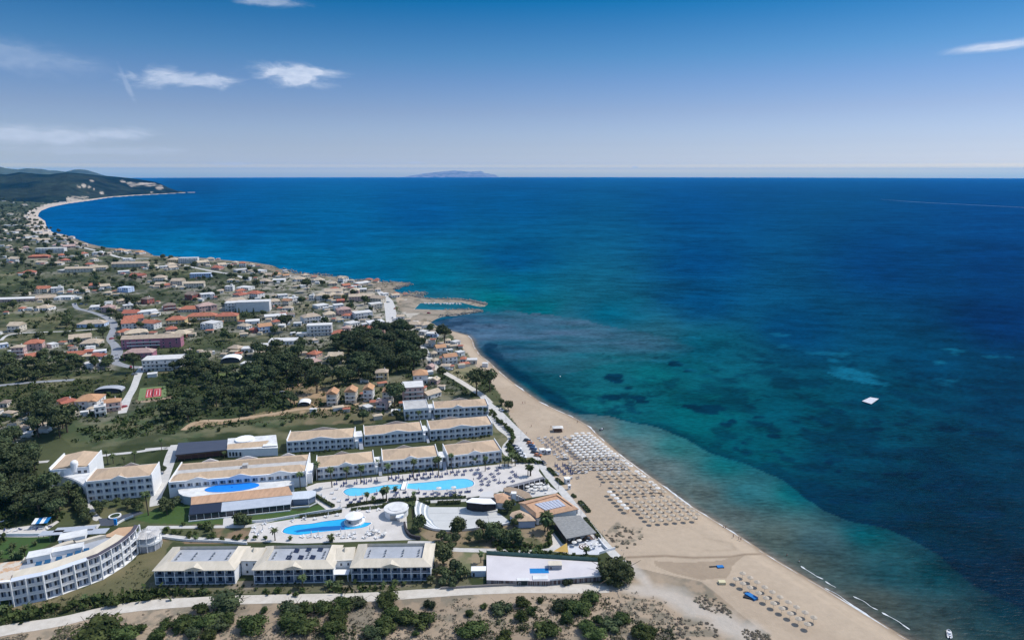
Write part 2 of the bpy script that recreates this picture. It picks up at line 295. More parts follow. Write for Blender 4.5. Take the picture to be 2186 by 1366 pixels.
H4 = [(40,650,120,1,'W','w'),(130,650,230,1,'W','w'),(240,650,310,1,'T','w'),(155,705,225,1,'T','c'),(90,720,160,1,'W','w'),(190,770,280,2,'T','w'),(0,785,60,1,'T','w'),(100,785,180,1,'T','c'),(280,790,370,1,'T','w'),(370,812,500,2,'T','w'),(470,750,570,1,'T','w'),(570,800,660,2,'T','w'),(640,822,730,1,'T','p'),(500,850,600,1,'P','w'),(620,860,730,1,'P','p'),(730,850,800,2,'T','c'),(800,840,850,1,'T','w'),(160,900,225,1,'T','c'),(225,885,290,2,'P','p'),(90,890,130,1,'P','p'),(255,962,490,1,'R','r'),(30,1002,200,2,'T','w'),(340,1020,440,1,'T','w'),(500,1030,600,1,'T','w'),(600,1000,690,1,'R','c'),(570,950,650,1,'R','w'),(740,950,830,2,'R','w'),(890,940,1010,2,'W','w'),(1090,900,1200,1,'O','w'),(1205,910,1280,1,'T','w'),(1300,920,1380,1,'O','w'),(800,1040,890,1,'R','c'),(1200,985,1290,1,'W','w'),(1240,1152,1400,1,'R','p'),(1430,1062,1530,1,'T','w'),(1560,1062,1640,1,'W','w'),(1645,1072,1740,1,'T','w'),(1610,1012,1730,2,'T','y'),(1930,1040,2049,2,'T','c'),(1150,1112,1260,1,'W','w'),(1480,1192,1610,2,'T','c'),(1490,1247,1600,1,'P','p'),
 (220,1120,340,1,'R','p'),(95,425,130,1,'W','w'),(130,590,200,1,'T','w'),(240,530,270,1,'W','w'),(20,410,45,1,'W','w'),(250,570,275,1,'W','w'),(480,420,560,1,'T','w'),(570,420,640,1,'W','w'),(60,730,110,1,'W','w'),(320,720,420,1,'W','w'),(420,700,470,1,'T','w'),(60,860,120,1,'T','w'),(0,850,40,1,'W','w'),(1020,930,1080,1,'T','c'),(860,990,930,1,'T','w'),(60,540,110,1,'T','w'),(10,590,50,1,'T','c'),(210,450,260,1,'T','w'),(300,760,350,1,'W','w'),(660,770,720,1,'T','w'),(520,780,570,1,'W','w'),(330,660,380,1,'W','w'),(0,700,50,1,'T','w'),(0,960,60,1,'W','w'),(540,1100,640,1,'W','c')]
H5 = [(350,232,480,2,'T','c'),(430,177,530,1,'T','w'),(470,272,600,1,'R','p'),(560,240,660,1,'T','w'),(770,242,860,2,'R','w'),(740,292,900,1,'W','w'),(865,240,930,1,'T','w'),(910,302,1030,1,'W','w'),(1140,342,1230,1,'O','c'),(1235,352,1310,1,'O','c'),(1030,345,1130,1,'T','y'),(950,412,1100,1,'T','w'),(1110,402,1260,1,'W','w'),(1320,392,1470,1,'T','w'),(1420,460,1500,1,'W','w'),(1530,402,1640,1,'T','w'),(1690,422,1800,1,'O','c'),(1800,402,1890,2,'O','p'),(1860,452,1950,1,'R','p'),(1640,512,1850,1,'W','w'),(1500,590,1560,2,'W','w'),(650,402,720,1,'T','w'),(820,382,900,1,'W','w'),(700,215,760,1,'T','c'),(30,240,160,1,'T','w'),(1240,300,1290,1,'W','w'),(1440,350,1520,1,'T','c'),(1940,470,2000,1,'W','w'),(2010,500,2110,1,'W','c')]
# ---------------------------------------------------------------- shoreline, ground, sea
SHORE = [(2300, 1520), (1990, 1382), (1940, 1364), (1857, 1314), (1763, 1256), (1717, 1229), (1666, 1199), (1630, 1177), (1601, 1157), (1551, 1125), (1519, 1105), (1475, 1078), (1447, 1058), (1421, 1038),
         (1383, 1012), (1322, 967), (1280, 930), (1258, 909), (1225, 890), (1193, 876), (1155, 858), (1129, 840), (1093, 814), (1064, 790), (1045, 772), (1026, 758), (1014, 740), (1010, 726),
         (1000, 716), (974, 709), (949, 702), (924, 692), (919, 688), (931, 681), (944, 676), (974, 674), (1009, 669), (1023, 664), (1016, 661.5), (949, 661.5), (884, 660), (887, 658), (897, 647), (924, 647.5),
         (986, 646), (1006, 651), (1024, 655), (1036, 654), (1037, 650), (1011, 644), (986, 640.5), (924, 638.5), (894, 635), (882, 632), (893, 627), (901, 625), (893, 623.5), (875, 626), (859, 628), (845, 622), (839, 617), (849, 613), (862, 611), (873, 607),
         (866, 603.5), (845, 602.5), (817, 603), (800, 597), (770, 600), (741, 598.5), (735, 592), (718, 590.5), (708, 590), (690, 589), (667, 586), (650, 585), (626, 583), (612, 577), (597, 574), (583, 567), (565, 564), (546, 561), (525, 558), (500, 557), (478, 555),
         (459, 552.5), (422, 550), (381, 548.5), (350, 547), (329, 546), (318, 540), (305, 534), (270, 532), (242, 530), (228, 529), (205, 524), (189, 520), (165, 511), (141, 502), (114, 497), (104, 490), (99, 483), (96, 472), (81, 462), (83, 455),
         (88, 450), (105, 443), (141, 435.5), (189, 429), (233, 422), (285, 418), (347, 414.5), (384, 412.5), (417, 411)]
LANDPOLY = SHORE+[(400, 410.3), (340, 404), (200, 400), (0, 396), (-1500, 396), (-1500, 3000), (2300, 3000)]
SHW = [tuple(G(x, y, 0)[:2]) for x, y in SHORE]
EDGE = y5.poly([(-470, -45), (-330, -30), (0, 30), (200, 110), (330, 190), (560, 262), (740, 340), (850, 430), (1000, 530), (1150, 590), (1380, 640), (1500, 690), (1700, 800), (1900, 980), (2186, 1110), (2700, 1500)])
EDGEW = [tuple(G(x, y, 0)[:2]) for x, y in EDGE]
BAR = [(1195, 872)]+[e for e in EDGE]+[(2500, 1700), (1900, 1700), (1500, 1200), (1300, 1000)]
def lattice(xs, ys, keep):
    """regular fan of ground cells, fine near the camera's foot, coarse far off"""
    PX, PY = np.meshgrid(xs, ys); X, Y = Gnp(PX, PY, 0.0)
    return PX, PY, X, Y
def grid_faces(ny, nx, mask=None):
    i = np.arange(ny*nx).reshape(ny, nx); f = np.stack([i[:-1, :-1], i[:-1, 1:], i[1:, 1:], i[1:, :-1]], -1).reshape(-1, 4)[:, ::-1]
    if mask is not None:
        mk = (mask[:-1, :-1] | mask[:-1, 1:] | mask[1:, 1:] | mask[1:, :-1]).reshape(-1); f = f[mk]
    return f
def compact(V, Fc, *att):
    u, inv = np.unique(Fc, return_inverse=True); return (V[u], inv.reshape(Fc.shape))+tuple(a[u] for a in att)
ys = np.concatenate([np.arange(378.3, 381, .3), np.arange(381, 400, 1), np.arange(400, 460, 1.5), np.arange(460, 1400, 3), np.arange(1400, 3000, 40)])
# --- sea
xs = np.concatenate([np.arange(-1500, -40, 60), np.arange(-40, 2230, 4), np.arange(2230, 3700, 60)])
PX, PY, X, Y = lattice(xs, ys, None); ny, nx = PX.shape
D = np.hypot(X, Y)
far = [X[0]*k for k in (1.12, 1.3, 1.5)]; farY = [Y[0]*k for k in (1.12, 1.3, 1.5)]
fx = PX.ravel(); fy = PY.ravel(); wx = X.ravel(); wy = Y.ravel()
SEA = [(400, 384, 15, 70, 120), (0, 384, 15, 70, 120), (1093, 384, 15, 76, 124), (1600, 384, 8, 72, 124), (2150, 384, 0, 70, 130), (1093, 400, 0, 78, 132), (1093, 425, 0, 84, 140), (400, 440, 0, 86, 146), (230, 450, 0, 92, 160), (150, 480, 0, 96, 164), (300, 421, 2, 84, 140),
       (500, 460, 0, 90, 152), (900, 450, 0, 84, 144), (1500, 440, 0, 74, 132), (2150, 450, 0, 66, 128), (250, 520, 0, 108, 166), (400, 530, 0, 110, 165), (700, 500, 0, 94, 150), (650, 560, 0, 108, 160), (800, 585, 0, 104, 150), (920, 590, 0, 108, 142),
       (1100, 550, 0, 84, 136), (1100, 610, 0, 98, 132), (1500, 560, 0, 70, 124), (1500, 640, 0, 72, 120), (1900, 560, 0, 62, 118), (2150, 560, 0, 58, 116), (2150, 680, 0, 50, 104), (1050, 640, 0, 114, 130), (1150, 660, 0, 106, 126), (1300, 670, 0, 92, 122),
       (950, 654, 52, 108, 134), (1700, 700, 0, 66, 110), (1500, 740, 10, 90, 116), (2000, 770, 0, 64, 100), (980, 690, 22, 66, 108), (1060, 690, 62, 92, 124), (1150, 690, 68, 96, 124), (1250, 700, 70, 100, 124), (1400, 725, 62, 100, 124), (1040, 720, 62, 90, 118),
       (1060, 750, 36, 76, 104), (1110, 790, 24, 80, 104), (1160, 835, 20, 82, 100), (1200, 760, 40, 96, 116), (1300, 780, 32, 98, 114), (1400, 800, 12, 98, 110), (1250, 860, 24, 96, 108), (1500, 870, 0, 92, 104), (1450, 780, 10, 88, 106), (1700, 870, 0, 76, 98),
       (1900, 850, 0, 72, 98), (2180, 850, 0, 52, 84), (1600, 950, 0, 82, 100), (1500, 940, 0, 88, 100), (1800, 990, 0, 60, 86), (2100, 1020, 0, 52, 78), (1950, 1110, 0, 42, 62), (1800, 1080, 0, 48, 70), (2160, 1210, 0, 28, 46), (2080, 1150, 0, 40, 60)]
BARC = [(1250, 880, 80, 106, 110), (1350, 915, 62, 112, 114), (1450, 950, 44, 112, 112), (1550, 990, 14, 104, 108), (1700, 1050, 2, 96, 100), (1850, 1140, 0, 84, 92), (2000, 1220, 2, 64, 74), (2150, 1310, 4, 50, 62), (1400, 1005, 98, 114, 112), (1550, 1112, 88, 102, 98), (1700, 1200, 78, 92, 86),
        (1850, 1290, 76, 86, 80), (2000, 1366, 70, 82, 78), (2100, 1340, 30, 64, 70), (1750, 1160, 60, 90, 94), (1920, 1220, 28, 78, 86), (1600, 1050, 42, 102, 108), (1330, 958, 100, 116, 114), (1280, 918, 98, 114, 112), (1480, 1060, 92, 108, 104), (1640, 1150, 82, 98, 92)]
SEAK = 0.74
def idw(x, y, S_, p=3.2, sy=1.9):
    num = np.zeros((len(x), 3)); den = np.zeros(len(x))
    for a in S_:
        d = np.hypot(x-a[0], (y-a[1])*sy)+6; w = d**-p
        c = lin(*a[2:]); den += w
        for k in range(3): num[:, k] += w*c[k]
    return num/den[:, None]
xc = np.clip(fx, -50, 2250); yc = np.clip(fy, 378, 1400)
n1 = fbm(wx/38, wy/60, 3, 5); n2_ = fbm(wx/16, wy/30, 9, 4); n3 = fbm(wx/9, wy/9, 21, 3); nb = fbm(wx/300, wy/600, 33, 4)
ds = dseg(wx, wy, SHW); de = dseg(wx, wy, EDGEW)
cS = idw(xc+(n1-.5)*60, yc+(nb-.5)*20, SEA)
inbar = pip(fx+(n2_-.5)*26+(n1-.5)*46, fy+(n2_-.5)*11+(n1-.5)*20, BAR)
cB = idw(xc, yc, BARC)
bs = np.clip(de/13+(n2_-.5)*1.6, 0, 1)[:, None]
cB = cB*bs+(cB*.6+cS*.4)*(1-bs)
col = np.where(inbar[:, None], cB, cS)
# wide soft mottling of far water
deep = np.where(inbar, 0.0, 1.0)[:, None]; col *= (1-deep)+deep*np.array((.4, .98, .86)); col *= (1+(nb-.5)*.36*np.clip((900-fy)/300, 0, 1))[:, None]
# grey turbid plume off the harbour, streaky
PL = [(925, 690), (1000, 668), (1100, 664), (1200, 676), (1300, 694), (1400, 716), (1490, 740), (1440, 772), (1330, 770), (1200, 800), (1100, 790), (1030, 750), (1000, 715)]
pl = pip(fx+(n1-.5)*26, fy+(n2_-.5)*9, PL)
st = fbm(wx/60+wy/300, wy/22, 41, 4)
f = (pl*np.clip((st-.22)*2.0, 0, 1)*np.clip(1-(fy-735)/50, .2, 1)*np.clip((1520-fx)/330, 0, 1))[:, None]*.8
col = col*(1-f)+np.array(lin(84, 110, 134))*f
# dark sea grass
def ell(cx, cy, rx, ry, s=1.0):
    q = ((fx-cx)/rx)**2+((fy-cy)/ry)**2
    return np.clip((1.1-q+(n3-.5)*3.4+(n2_-.5)*2.4)*1.6, 0, 1)*s
grass = np.zeros(len(fx))
for e in [(1497, 874, 44, 12), (1545, 906, 20, 6), (1311, 848, 22, 5), (1342, 828, 14, 4), (1320, 812, 12, 4), (1367, 857, 14, 4), (1315, 803, 22, 6), (1355, 848, 24, 6), (1466, 790, 14, 5), (1440, 775, 20, 5), (1652, 930, 17, 6), (1594, 944, 15, 5), (1687, 932, 12, 3),
          (1830, 971, 20, 7), (1772, 986, 14, 5), (1857, 974, 9, 4), (1790, 1007, 10, 5), (1900, 1010, 22, 6), (1955, 1012, 20, 8), (2000, 1040, 34, 9), (2060, 1035, 24, 6), (1838, 1067, 30, 12), (1780, 1072, 30, 9), (1845, 1090, 26, 9), (1930, 1105, 60, 12, .8), (2110, 1098, 36, 9),
          (2160, 1135, 40, 12), (2000, 1150, 70, 16, .7), (1730, 1035, 26, 8, .8), (2130, 1210, 60, 40, .7), (2060, 1120, 60, 20, .6), (1870, 916, 20, 5), (2020, 915, 30, 6), (2110, 925, 30, 6), (1560, 900, 10, 4), (1620, 890, 16, 3), (1960, 960, 26, 6, .7), (1436, 778, 12, 3), (1640, 797, 30, 5, .7), (1700, 812, 26, 5, .7),
          (1740, 860, 30, 7, .6), (2080, 880, 40, 7, .6), (2160, 960, 40, 9, .6), (960, 690, 36, 8, .6), (1025, 700, 26, 7, .6), (1045, 738, 14, 9, .9), (1062, 762, 12, 8, .7), (1100, 742, 30, 5, .5), (1160, 742, 30, 5, .4)]:
    grass = np.maximum(grass, ell(*e))
# meadow band hugging the beach north and lying outside the sand bar
dm = np.abs(ds-11); band = np.clip(1.2-dm/7+(n2_-.5)*2.4, 0, 1)*((fy > 740) & (fy < 885)); grass = np.maximum(grass, band*.85)
out_edge = np.clip(1.1-de/np.clip((fx-1150)/30, 2, 30)+(n2_-.5)*1.6, 0, 1)*(~inbar)*(fx > 1200)*(fy > 870); grass = np.maximum(grass, out_edge*.75)
pt = np.clip((fbm(wx/26, wy/26, 77, 4)-.56)*9, 0, 1)*(~inbar)*np.clip((fy-735)/60, 0, 1)*np.clip((fx-1300)/250, 0, 1)*(fy < 1400); grass = np.maximum(grass, pt*.62)
pt2 = np.clip((fbm(wx/9, wy/11, 79, 5)-.525)*8, 0, 1)*(~inbar)*np.clip((fy-720)/60, 0, 1)*np.clip((fx-1080)/250, 0, 1); grass = np.maximum(grass, pt2*.8*np.clip(fbm(wx/60, wy/60, 83, 3)*4-1.15, 0, 1))
pt3 = np.clip((fbm(wx/70, wy/60, 87, 4)-.5)*6, 0, 1)*(~inbar)*np.clip((fy-800)/100, 0, 1)*np.clip((fx-1550)/300, 0, 1); grass = np.maximum(grass, pt3*.35)
GR = np.array(lin(0, 42, 68)); g = (grass*.86)[:, None]; col = col*(1-g)+GR*g
# pale sand windows far out on the right
lt = np.clip((fbm(wx/30, wy/26, 55, 4)-.55)*8, 0, 1)*(((fx-1980)/220)**2+((fy-785)/42)**2 < 1)*(~inbar)
lt = np.maximum(lt, np.clip((fbm(wx/24, wy/24, 57, 4)-.58)*8, 0, 1)*(((fx-1600)/230)**2+((fy-755)/45)**2 < 1)*.6)[:, None]*.6
col = col*(1-lt)+np.array(lin(20, 120, 150))*lt
# very shallow edge
e = np.clip(1-ds/5, 0, 1)[:, None]**1.2*((fy > 700)[:, None])*.75; col = col*(1-e)+np.array(lin(128, 120, 110))*e
V = np.stack([wx, wy, -(wx**2+wy**2)/(2*RE)], 1)
V = V.reshape(ny, nx, 3); C = col.reshape(ny, nx, 3)*SEAK
FV = np.stack([np.stack([a, b, -(a*a+b*b)/(2*RE)], 1) for a, b in zip(far[::-1], farY[::-1])]); FC = np.repeat(C[:1], 3, 0)
V = np.concatenate([FV, V]); C = np.concatenate([FC, C]); ny2 = ny+3
def sea_mat():
    m = bpy.data.materials.new('sea_water'); m.use_nodes = True; N, L = m.node_tree.nodes, m.node_tree.links; b = N['Principled BSDF']
    N.remove(b); dif = N.new('ShaderNodeBsdfDiffuse'); gl = N.new('ShaderNodeBsdfGlossy'); gl.inputs['Roughness'].default_value = .3; mxs = N.new('ShaderNodeMixShader'); mxs.inputs[0].default_value = .006
    L.new(dif.outputs[0], mxs.inputs[1]); L.new(gl.outputs[0], mxs.inputs[2]); L.new(mxs.outputs[0], N['Material Output'].inputs[0])
    at = N.new('ShaderNodeAttribute'); at.attribute_name = 'Col'
    geo = N.new('ShaderNodeNewGeometry')
    def nz(sc, st, rot=.25, det=4):
        mp = N.new('ShaderNodeMapping'); mp.inputs['Scale'].default_value = st; mp.inputs['Rotation'].default_value = (0, 0, rot); L.new(geo.outputs['Position'], mp.inputs[0])
        n = N.new('ShaderNodeTexNoise'); n.inputs['Scale'].default_value = sc; n.inputs['Detail'].default_value = det; n.inputs['Roughness'].default_value = .6; L.new(mp.outputs[0], n.inputs[0]); return n.outputs[0]
    a = nz(.22, (1, 2.4, 1)); c = nz(.035, (1, 1.8, 1), .5); d = nz(.006, (1, 1.5, 1), .2)
    ad = N.new('ShaderNodeMath'); ad.operation = 'ADD'; L.new(a, ad.inputs[0]); m2 = N.new('ShaderNodeMath'); m2.operation = 'MULTIPLY'; L.new(c, m2.inputs[0]); m2.inputs[1].default_value = .9; L.new(m2.outputs[0], ad.inputs[1])
    ad2 = N.new('ShaderNodeMath'); ad2.operation = 'ADD'; L.new(ad.outputs[0], ad2.inputs[0]); m3 = N.new('ShaderNodeMath'); m3.operation = 'MULTIPLY'; L.new(d, m3.inputs[0]); m3.inputs[1].default_value = .8; L.new(m3.outputs[0], ad2.inputs[1])
    mr = N.new('ShaderNodeMapRange'); mr.inputs[1].default_value = 1.08; mr.inputs[2].default_value = 1.62; mr.inputs[3].default_value = .56; mr.inputs[4].default_value = 1.46; L.new(ad2.outputs[0], mr.inputs[0])
    mx = N.new('ShaderNodeMix'); mx.data_type = 'RGBA'; mx.blend_type = 'MULTIPLY'; mx.inputs[0].default_value = 1; L.new(at.outputs['Color'], mx.inputs[6]); L.new(mr.outputs[0], mx.inputs[7]); L.new(mx.outputs[2], dif.inputs['Color'])
    bp = N.new('ShaderNodeBump'); bp.inputs['Strength'].default_value = .8; bp.inputs['Distance'].default_value = .5; L.new(ad.outputs[0], bp.inputs['Height']); L.new(bp.outputs[0], gl.inputs['Normal']); L.new(bp.outputs[0], dif.inputs['Normal'])
    return m
struct('sea', np_mesh('sea', V.reshape(-1, 3), grid_faces(ny2, nx), sea_mat(), C.reshape(-1, 3)))
# --- land sheet
ysl = np.concatenate([np.arange(396, 420, 1), np.arange(420, 560, 1.5), np.arange(560, 1372, 2), np.arange(1372, 3000, 40)])
xsl = np.concatenate([np.arange(-1500, -20, 40), np.arange(-20, 2060, 2.5), np.arange(2060, 2400, 20)])
PX, PY, X, Y = lattice(xsl, ysl, None); ny, nx = PX.shape
fx, fy, wx, wy = PX.ravel(), PY.ravel(), X.ravel(), Y.ravel()
inl = pip(fx, fy, LANDPOLY)
dist = dseg(wx, wy, SHW); sdist = np.where(inl, dist, -dist)
n1 = fbm(wx/45, wy/45, 5, 5); n2_ = fbm(wx/9, wy/9, 8, 4); n3 = fbm(wx/3.2, wy/3.2, 18, 3); n4 = fbm(wx/110, wy/110, 28, 3)
jx = fx+(n2_-.5)*14; jy = fy+(n2_-.5)*7
cG = np.array((.038, .052, .022)); cG2 = np.array((.080, .090, .042)); cDry = np.array((.20, .165, .105))
t = np.clip((n1-.35)*3, 0, 1)[:, None]; col = cG*(1-t)+cG2*t
def paint(poly, c, a=1.0, rough=True, c2=None, th=.5, sharp=8, n=None):
    global col
    x, y = (jx, jy) if rough else (fx, fy)
    m = pip(x, y, poly).astype(float)*a
    if c2 is not None:
        nn = np.clip((( n2_ if n is None else n)-th)*sharp+.5, 0, 1)[:, None]; cc = np.array(c)*(1-nn)+np.array(c2)*nn
    else: cc = np.array(c)
    m = m[:, None]; col = col*(1-m)+cc*m
GREY_TOWN = (.34, .31, .26)
# far plain and village ground: gardens, tracks, pale yards
nt_ = np.clip((n2_*.7+n3*.3-.50)*7, 0, 1)[:, None]*(((fy < 700) & (fy > 450))[:, None]); col = col*(1-nt_*.35)+np.array((.22, .20, .15))*nt_*.35
paint([(560, 590), (700, 588), (870, 603), (860, 640), (1000, 800), (900, 790), (880, 720), (700, 680), (560, 640)], (.10, .11, .06), .9, c2=GREY_TOWN, th=.48)
for P_ in [z1.poly([(0, 290), (560, 260), (560, 400), (200, 400), (0, 330)]), z1.poly([(200, 180), (560, 270), (0, 300)]), z4.poly([(0, 1100), (330, 1130), (350, 1290), (0, 1300)]), z4.poly([(900, 950), (1200, 960), (1050, 990), (850, 980)]), z2.poly([(200, 440), (620, 460), (620, 520), (330, 500)]), z4.poly([(1240, 1080), (2049, 1060), (2049, 1140), (1240, 1110)])]:
    paint(P_, (.085, .10, .045), .9, c2=(.15, .14, .075), n=n1)
paint(z1.poly([(0, 850), (620, 820), (1080, 780), (1060, 860), (980, 900), (600, 960), (300, 960), (0, 940)]), (.035, .045, .02), .9, c2=(.075, .08, .035), n=n1)
paint(z1.poly([(560, 1180), (1010, 1080), (1518, 940), (1518, 1330), (600, 1366), (500, 1280)]), (.060, .085, .040), .9, c2=(.095, .105, .05), n=n1)
paint([(150, 900), (300, 890), (380, 860), (420, 880), (420, 920), (860, 870), (860, 905), (600, 915), (440, 935), (200, 965)], (.075, .10, .05), .9, c2=(.12, .125, .07), n=n2_)
paint(z2.poly([(150, 1190), (500, 1150), (900, 1080), (1080, 1040), (1240, 1030), (1618, 1000), (1618, 1110), (1200, 1090), (800, 1130), (300, 1210)]), (.36, .25, .155), .95, c2=(.20, .16, .09), th=.6)
paint(z2.poly([(900, 880), (1100, 860), (1250, 900), (1260, 1010), (1100, 1060), (1000, 1030), (900, 960)]), (.38, .26, .155), .95, c2=(.22, .17, .10), th=.62)
paint(z3.poly([(0, 1230), (600, 1200), (620, 1366), (0, 1366)]), (.17, .14, .075), .9, c2=(.12, .115, .055))
paint(z2.poly([(1100, 1080), (1618, 1090), (1618, 1180), (900, 1200)]), (.13, .12, .065), .9, c2=(.19, .15, .09))
paint(z3.poly([(1040, 900), (1290, 900), (1320, 960), (1290, 1100), (1220, 1070), (1040, 960)]), (.24, .21, .12), .95, c2=(.15, .15, .08))
paint(z2.poly([(350, 800), (660, 770), (700, 800), (560, 850), (400, 850)]), (.13, .17, .06), .8, c2=(.07, .10, .04))
paint(z1.poly([(1100, 980), (1400, 940), (1400, 970), (1110, 1010)]), (.36, .27, .19))
# pale yards and drives round the village houses
yd = np.zeros(len(fx)); rY = random.Random(5)
for z, HH in ((z1, H1), (z2, H2), (z3, H3), (z4, H4), (z5, H5)):
    for xl, yb, xr, st, rk, wk in HH:
        a_, b_ = z(xl, yb), z(xr, yb); P_ = G((a_[0]+b_[0])/2, a_[1]+.4); r_ = (b_[0]-a_[0])/ppm(P_)*rY.uniform(.55, 1.0); sel = np.abs(wx-P_.x) < 2.2*r_+8
        dd = np.hypot((wx[sel]-P_.x)*.8, wy[sel]-P_.y-2)/(r_+3); yd[sel] = np.maximum(yd[sel], np.clip(1.5-dd+(n2_[sel]-.5)*2.2, 0, 1)*rY.uniform(.3, 1))
yd = (yd*.8)[:, None]; yc_ = np.array((.36, .33, .28))*(.75+.5*n3[:, None]); col = col*(1-yd)+yc_*yd
# hedgerows, dark bush lines and dry patches through the fields
fl = np.clip((fbm(wx/26, wy/26, 131, 5)-.52)*9, 0, 1)*((fy > 430) & (fy < 1000)); fl = (fl*.65)[:, None]; col = col*(1-fl)+np.array((.022, .034, .012))*fl
dp = np.clip((fbm(wx/34, wy/20, 137, 5)-.60)*9, 0, 1)*((fy > 450) & (fy < 960)); dp = (dp*.6)[:, None]; col = col*(1-dp)+np.array((.20, .18, .105))*dp
# hotel grounds
paint([(90, 1060), (330, 1060), (360, 1080), (400, 1110), (340, 1130), (100, 1130)], (.13, .125, .065), .95, c2=(.075, .09, .04))
paint([(355, 1078), (410, 1080), (640, 1095), (700, 1080), (700, 1100), (560, 1135), (350, 1130), (290, 1115), (330, 1095)], (.055, .10, .03), .97, c2=(.07, .11, .035), n=n1)
paint([(0, 1150), (60, 1145), (130, 1150), (60, 1200), (0, 1200)], (.05, .095, .03), .97)
paint([(330, 1125), (560, 1125), (560, 1165), (340, 1165)], (.24, .17, .11), .95, c2=(.09, .10, .05))
paint([(290, 1150), (370, 1165), (335, 1215), (330, 1260), (100, 1320), (0, 1330), (0, 1290), (180, 1262), (290, 1200)], (.12, .115, .06), .97, c2=(.19, .16, .09), n=n1)
paint([(320, 1250), (920, 1240), (1000, 1240), (1010, 1262), (700, 1272), (480, 1276), (320, 1290)], (.25, .21, .16), .97, c2=(.13, .125, .075), th=.47)
paint([(930, 1180), (1035, 1180), (1035, 1240), (930, 1240)], (.15, .16, .085), .97, c2=(.30, .24, .16), th=.55)
paint([(880, 1110), (920, 1135), (1000, 1138), (1100, 1125), (1170, 1120), (1180, 1170), (1100, 1180), (940, 1175), (900, 1150)], (.26, .20, .13), .97, c2=(.12, .115, .06), th=.55)
paint([(790, 860), (850, 850), (860, 890), (1045, 890), (1060, 1000), (1110, 1010), (1150, 985), (1060, 880), (1040, 850), (900, 850)], (.20, .18, .11), .6, c2=(.07, .085, .04))
# sand
DUNE = [(-1500, 1360), (0, 1352), (330, 1300), (700, 1282), (1000, 1268), (1300, 1258), (1340, 1210), (1300, 1170), (1400, 1100), (2400, 1200), (2400, 3000), (-1500, 3000)]
cs1, cs2 = (.365, .285, .205), (.29, .225, .16)
paint(DUNE, cs1, 1, c2=cs2, n=n1)
BEACH = [(1310, 1180), (1262, 1120), (1215, 1066), (1165, 1005), (1130, 950), (1098, 905), (1075, 870), (1062, 840), (1045, 815), (1025, 800), (1010, 775), (990, 750), (975, 730), (950, 705), (935, 696), (900, 690), (880, 690), (860, 670), (845, 640), (845, 600), (1050, 600), (1060, 740), (1500, 1000), (2300, 1400), (2300, 1500), (1800, 1500), (1500, 1250), (1340, 1215)]
paint(BEACH, (.445, .355, .262), 1, c2=(.405, .32, .235), n=n1)
paint([(860, 640), (1040, 636), (1040, 672), (940, 678), (880, 690), (860, 670)], (.50, .46, .39), 1, c2=(.40, .36, .30))
paint([(735, 588), (880, 600), (880, 612), (840, 620), (900, 630), (880, 640), (800, 615), (740, 604)], (.30, .255, .20), .9, c2=(.17, .15, .11), th=.55)
# narrow coastal strips: rock by the village, pale sand in the far bay
rk = ((fy < 700) & (fy > 503) & (sdist > 0) & (sdist < 20+30*(n1-.3)))[:, None]*.85; col = col*(1-rk)+(np.array((.27, .22, .165))*(1-nt_)+np.array((.14, .125, .09))*nt_)*rk
bay = ((fy <= 503) & (fx < 420) & (sdist > -5) & (sdist < np.where(fy > 440, 42, 75)))[:, None]; col = np.where(bay, np.array((.52, .44, .36)), col)
# low dune scrub, dry grey
DN = pip(jx, jy, DUNE) & (~pip(fx, fy, BEACH)); scr = np.clip((n2_*.6+n3*.4-.50)*12, 0, 1)*np.clip((n1-.35)*6, 0, 1)*DN
for P_ in [r7.poly([(1760, 560), (2060, 600), (2300, 700), (2500, 979), (1500, 979), (1640, 760)]), r7.poly([(0, 540), (420, 520), (400, 600), (0, 620)]), r8.poly([(-300, 560), (0, 640), (200, 700), (490, 920), (440, 1010), (200, 960), (-300, 740)]), r8.poly([(-600, 1000), (140, 1100), (300, 1366), (-700, 1366)]), r8.poly([(580, 1200), (900, 1230), (1100, 1366), (700, 1366)]),
           r5.poly([(1050, 920), (1500, 920), (1450, 1100), (1100, 1100)]), r6.poly([(680, 1000), (1200, 950), (1000, 1110), (720, 1110)]), r5.poly([(-200, 1000), (600, 920), (600, 1080), (0, 1150)]), r4.poly([(1500, 1300), (2079, 1240), (2400, 1200), (2079, 1600), (1300, 1600)])]:
    scr = np.maximum(scr, np.clip((n2_*.4+n3*.6-.44)*10, 0, 1)*pip(jx, jy, P_))
scr = np.maximum(scr, np.clip((n2_*.4+n3*.6-.50)*12, 0, 1)*pip(jx, jy, q4.poly([(1600, 420), (1750, 280), (2100, 330), (2140, 470), (1950, 620), (1700, 600)])))
s_ = (scr*.75)[:, None]; col = col*(1-s_)+np.array((.185, .165, .125))*s_
sp = (np.clip((n3-.68)*14, 0, 1)*DN*.5)[:, None]; col = col*(1-sp)+np.array((.20, .175, .13))*sp
# white dust where the dirt road spreads into the beach
tk = np.clip(1.25-dseg(fx, fy*1.7, [(1240, 1257*1.7), (1330, 1262*1.7), (1400, 1272*1.7), (1460, 1292*1.7), (1530, 1325*1.7), (1600, 1366*1.7)])/np.clip(14+(fx-1240)*.09, 14, 40)+(n2_-.5)*1.4, 0, 1)*(fx > 1200)*(fx < 1700)*(fy > 1180); tk = np.maximum(tk, np.clip(1.2-dseg(fx, fy*1.5, [(1345, 1215*1.5), (1370, 1240*1.5), (1390, 1265*1.5)])/14+(n2_-.5), 0, 1)); tk = (tk*.7)[:, None]; col = col*(1-tk)+np.array((.50, .455, .40))*tk
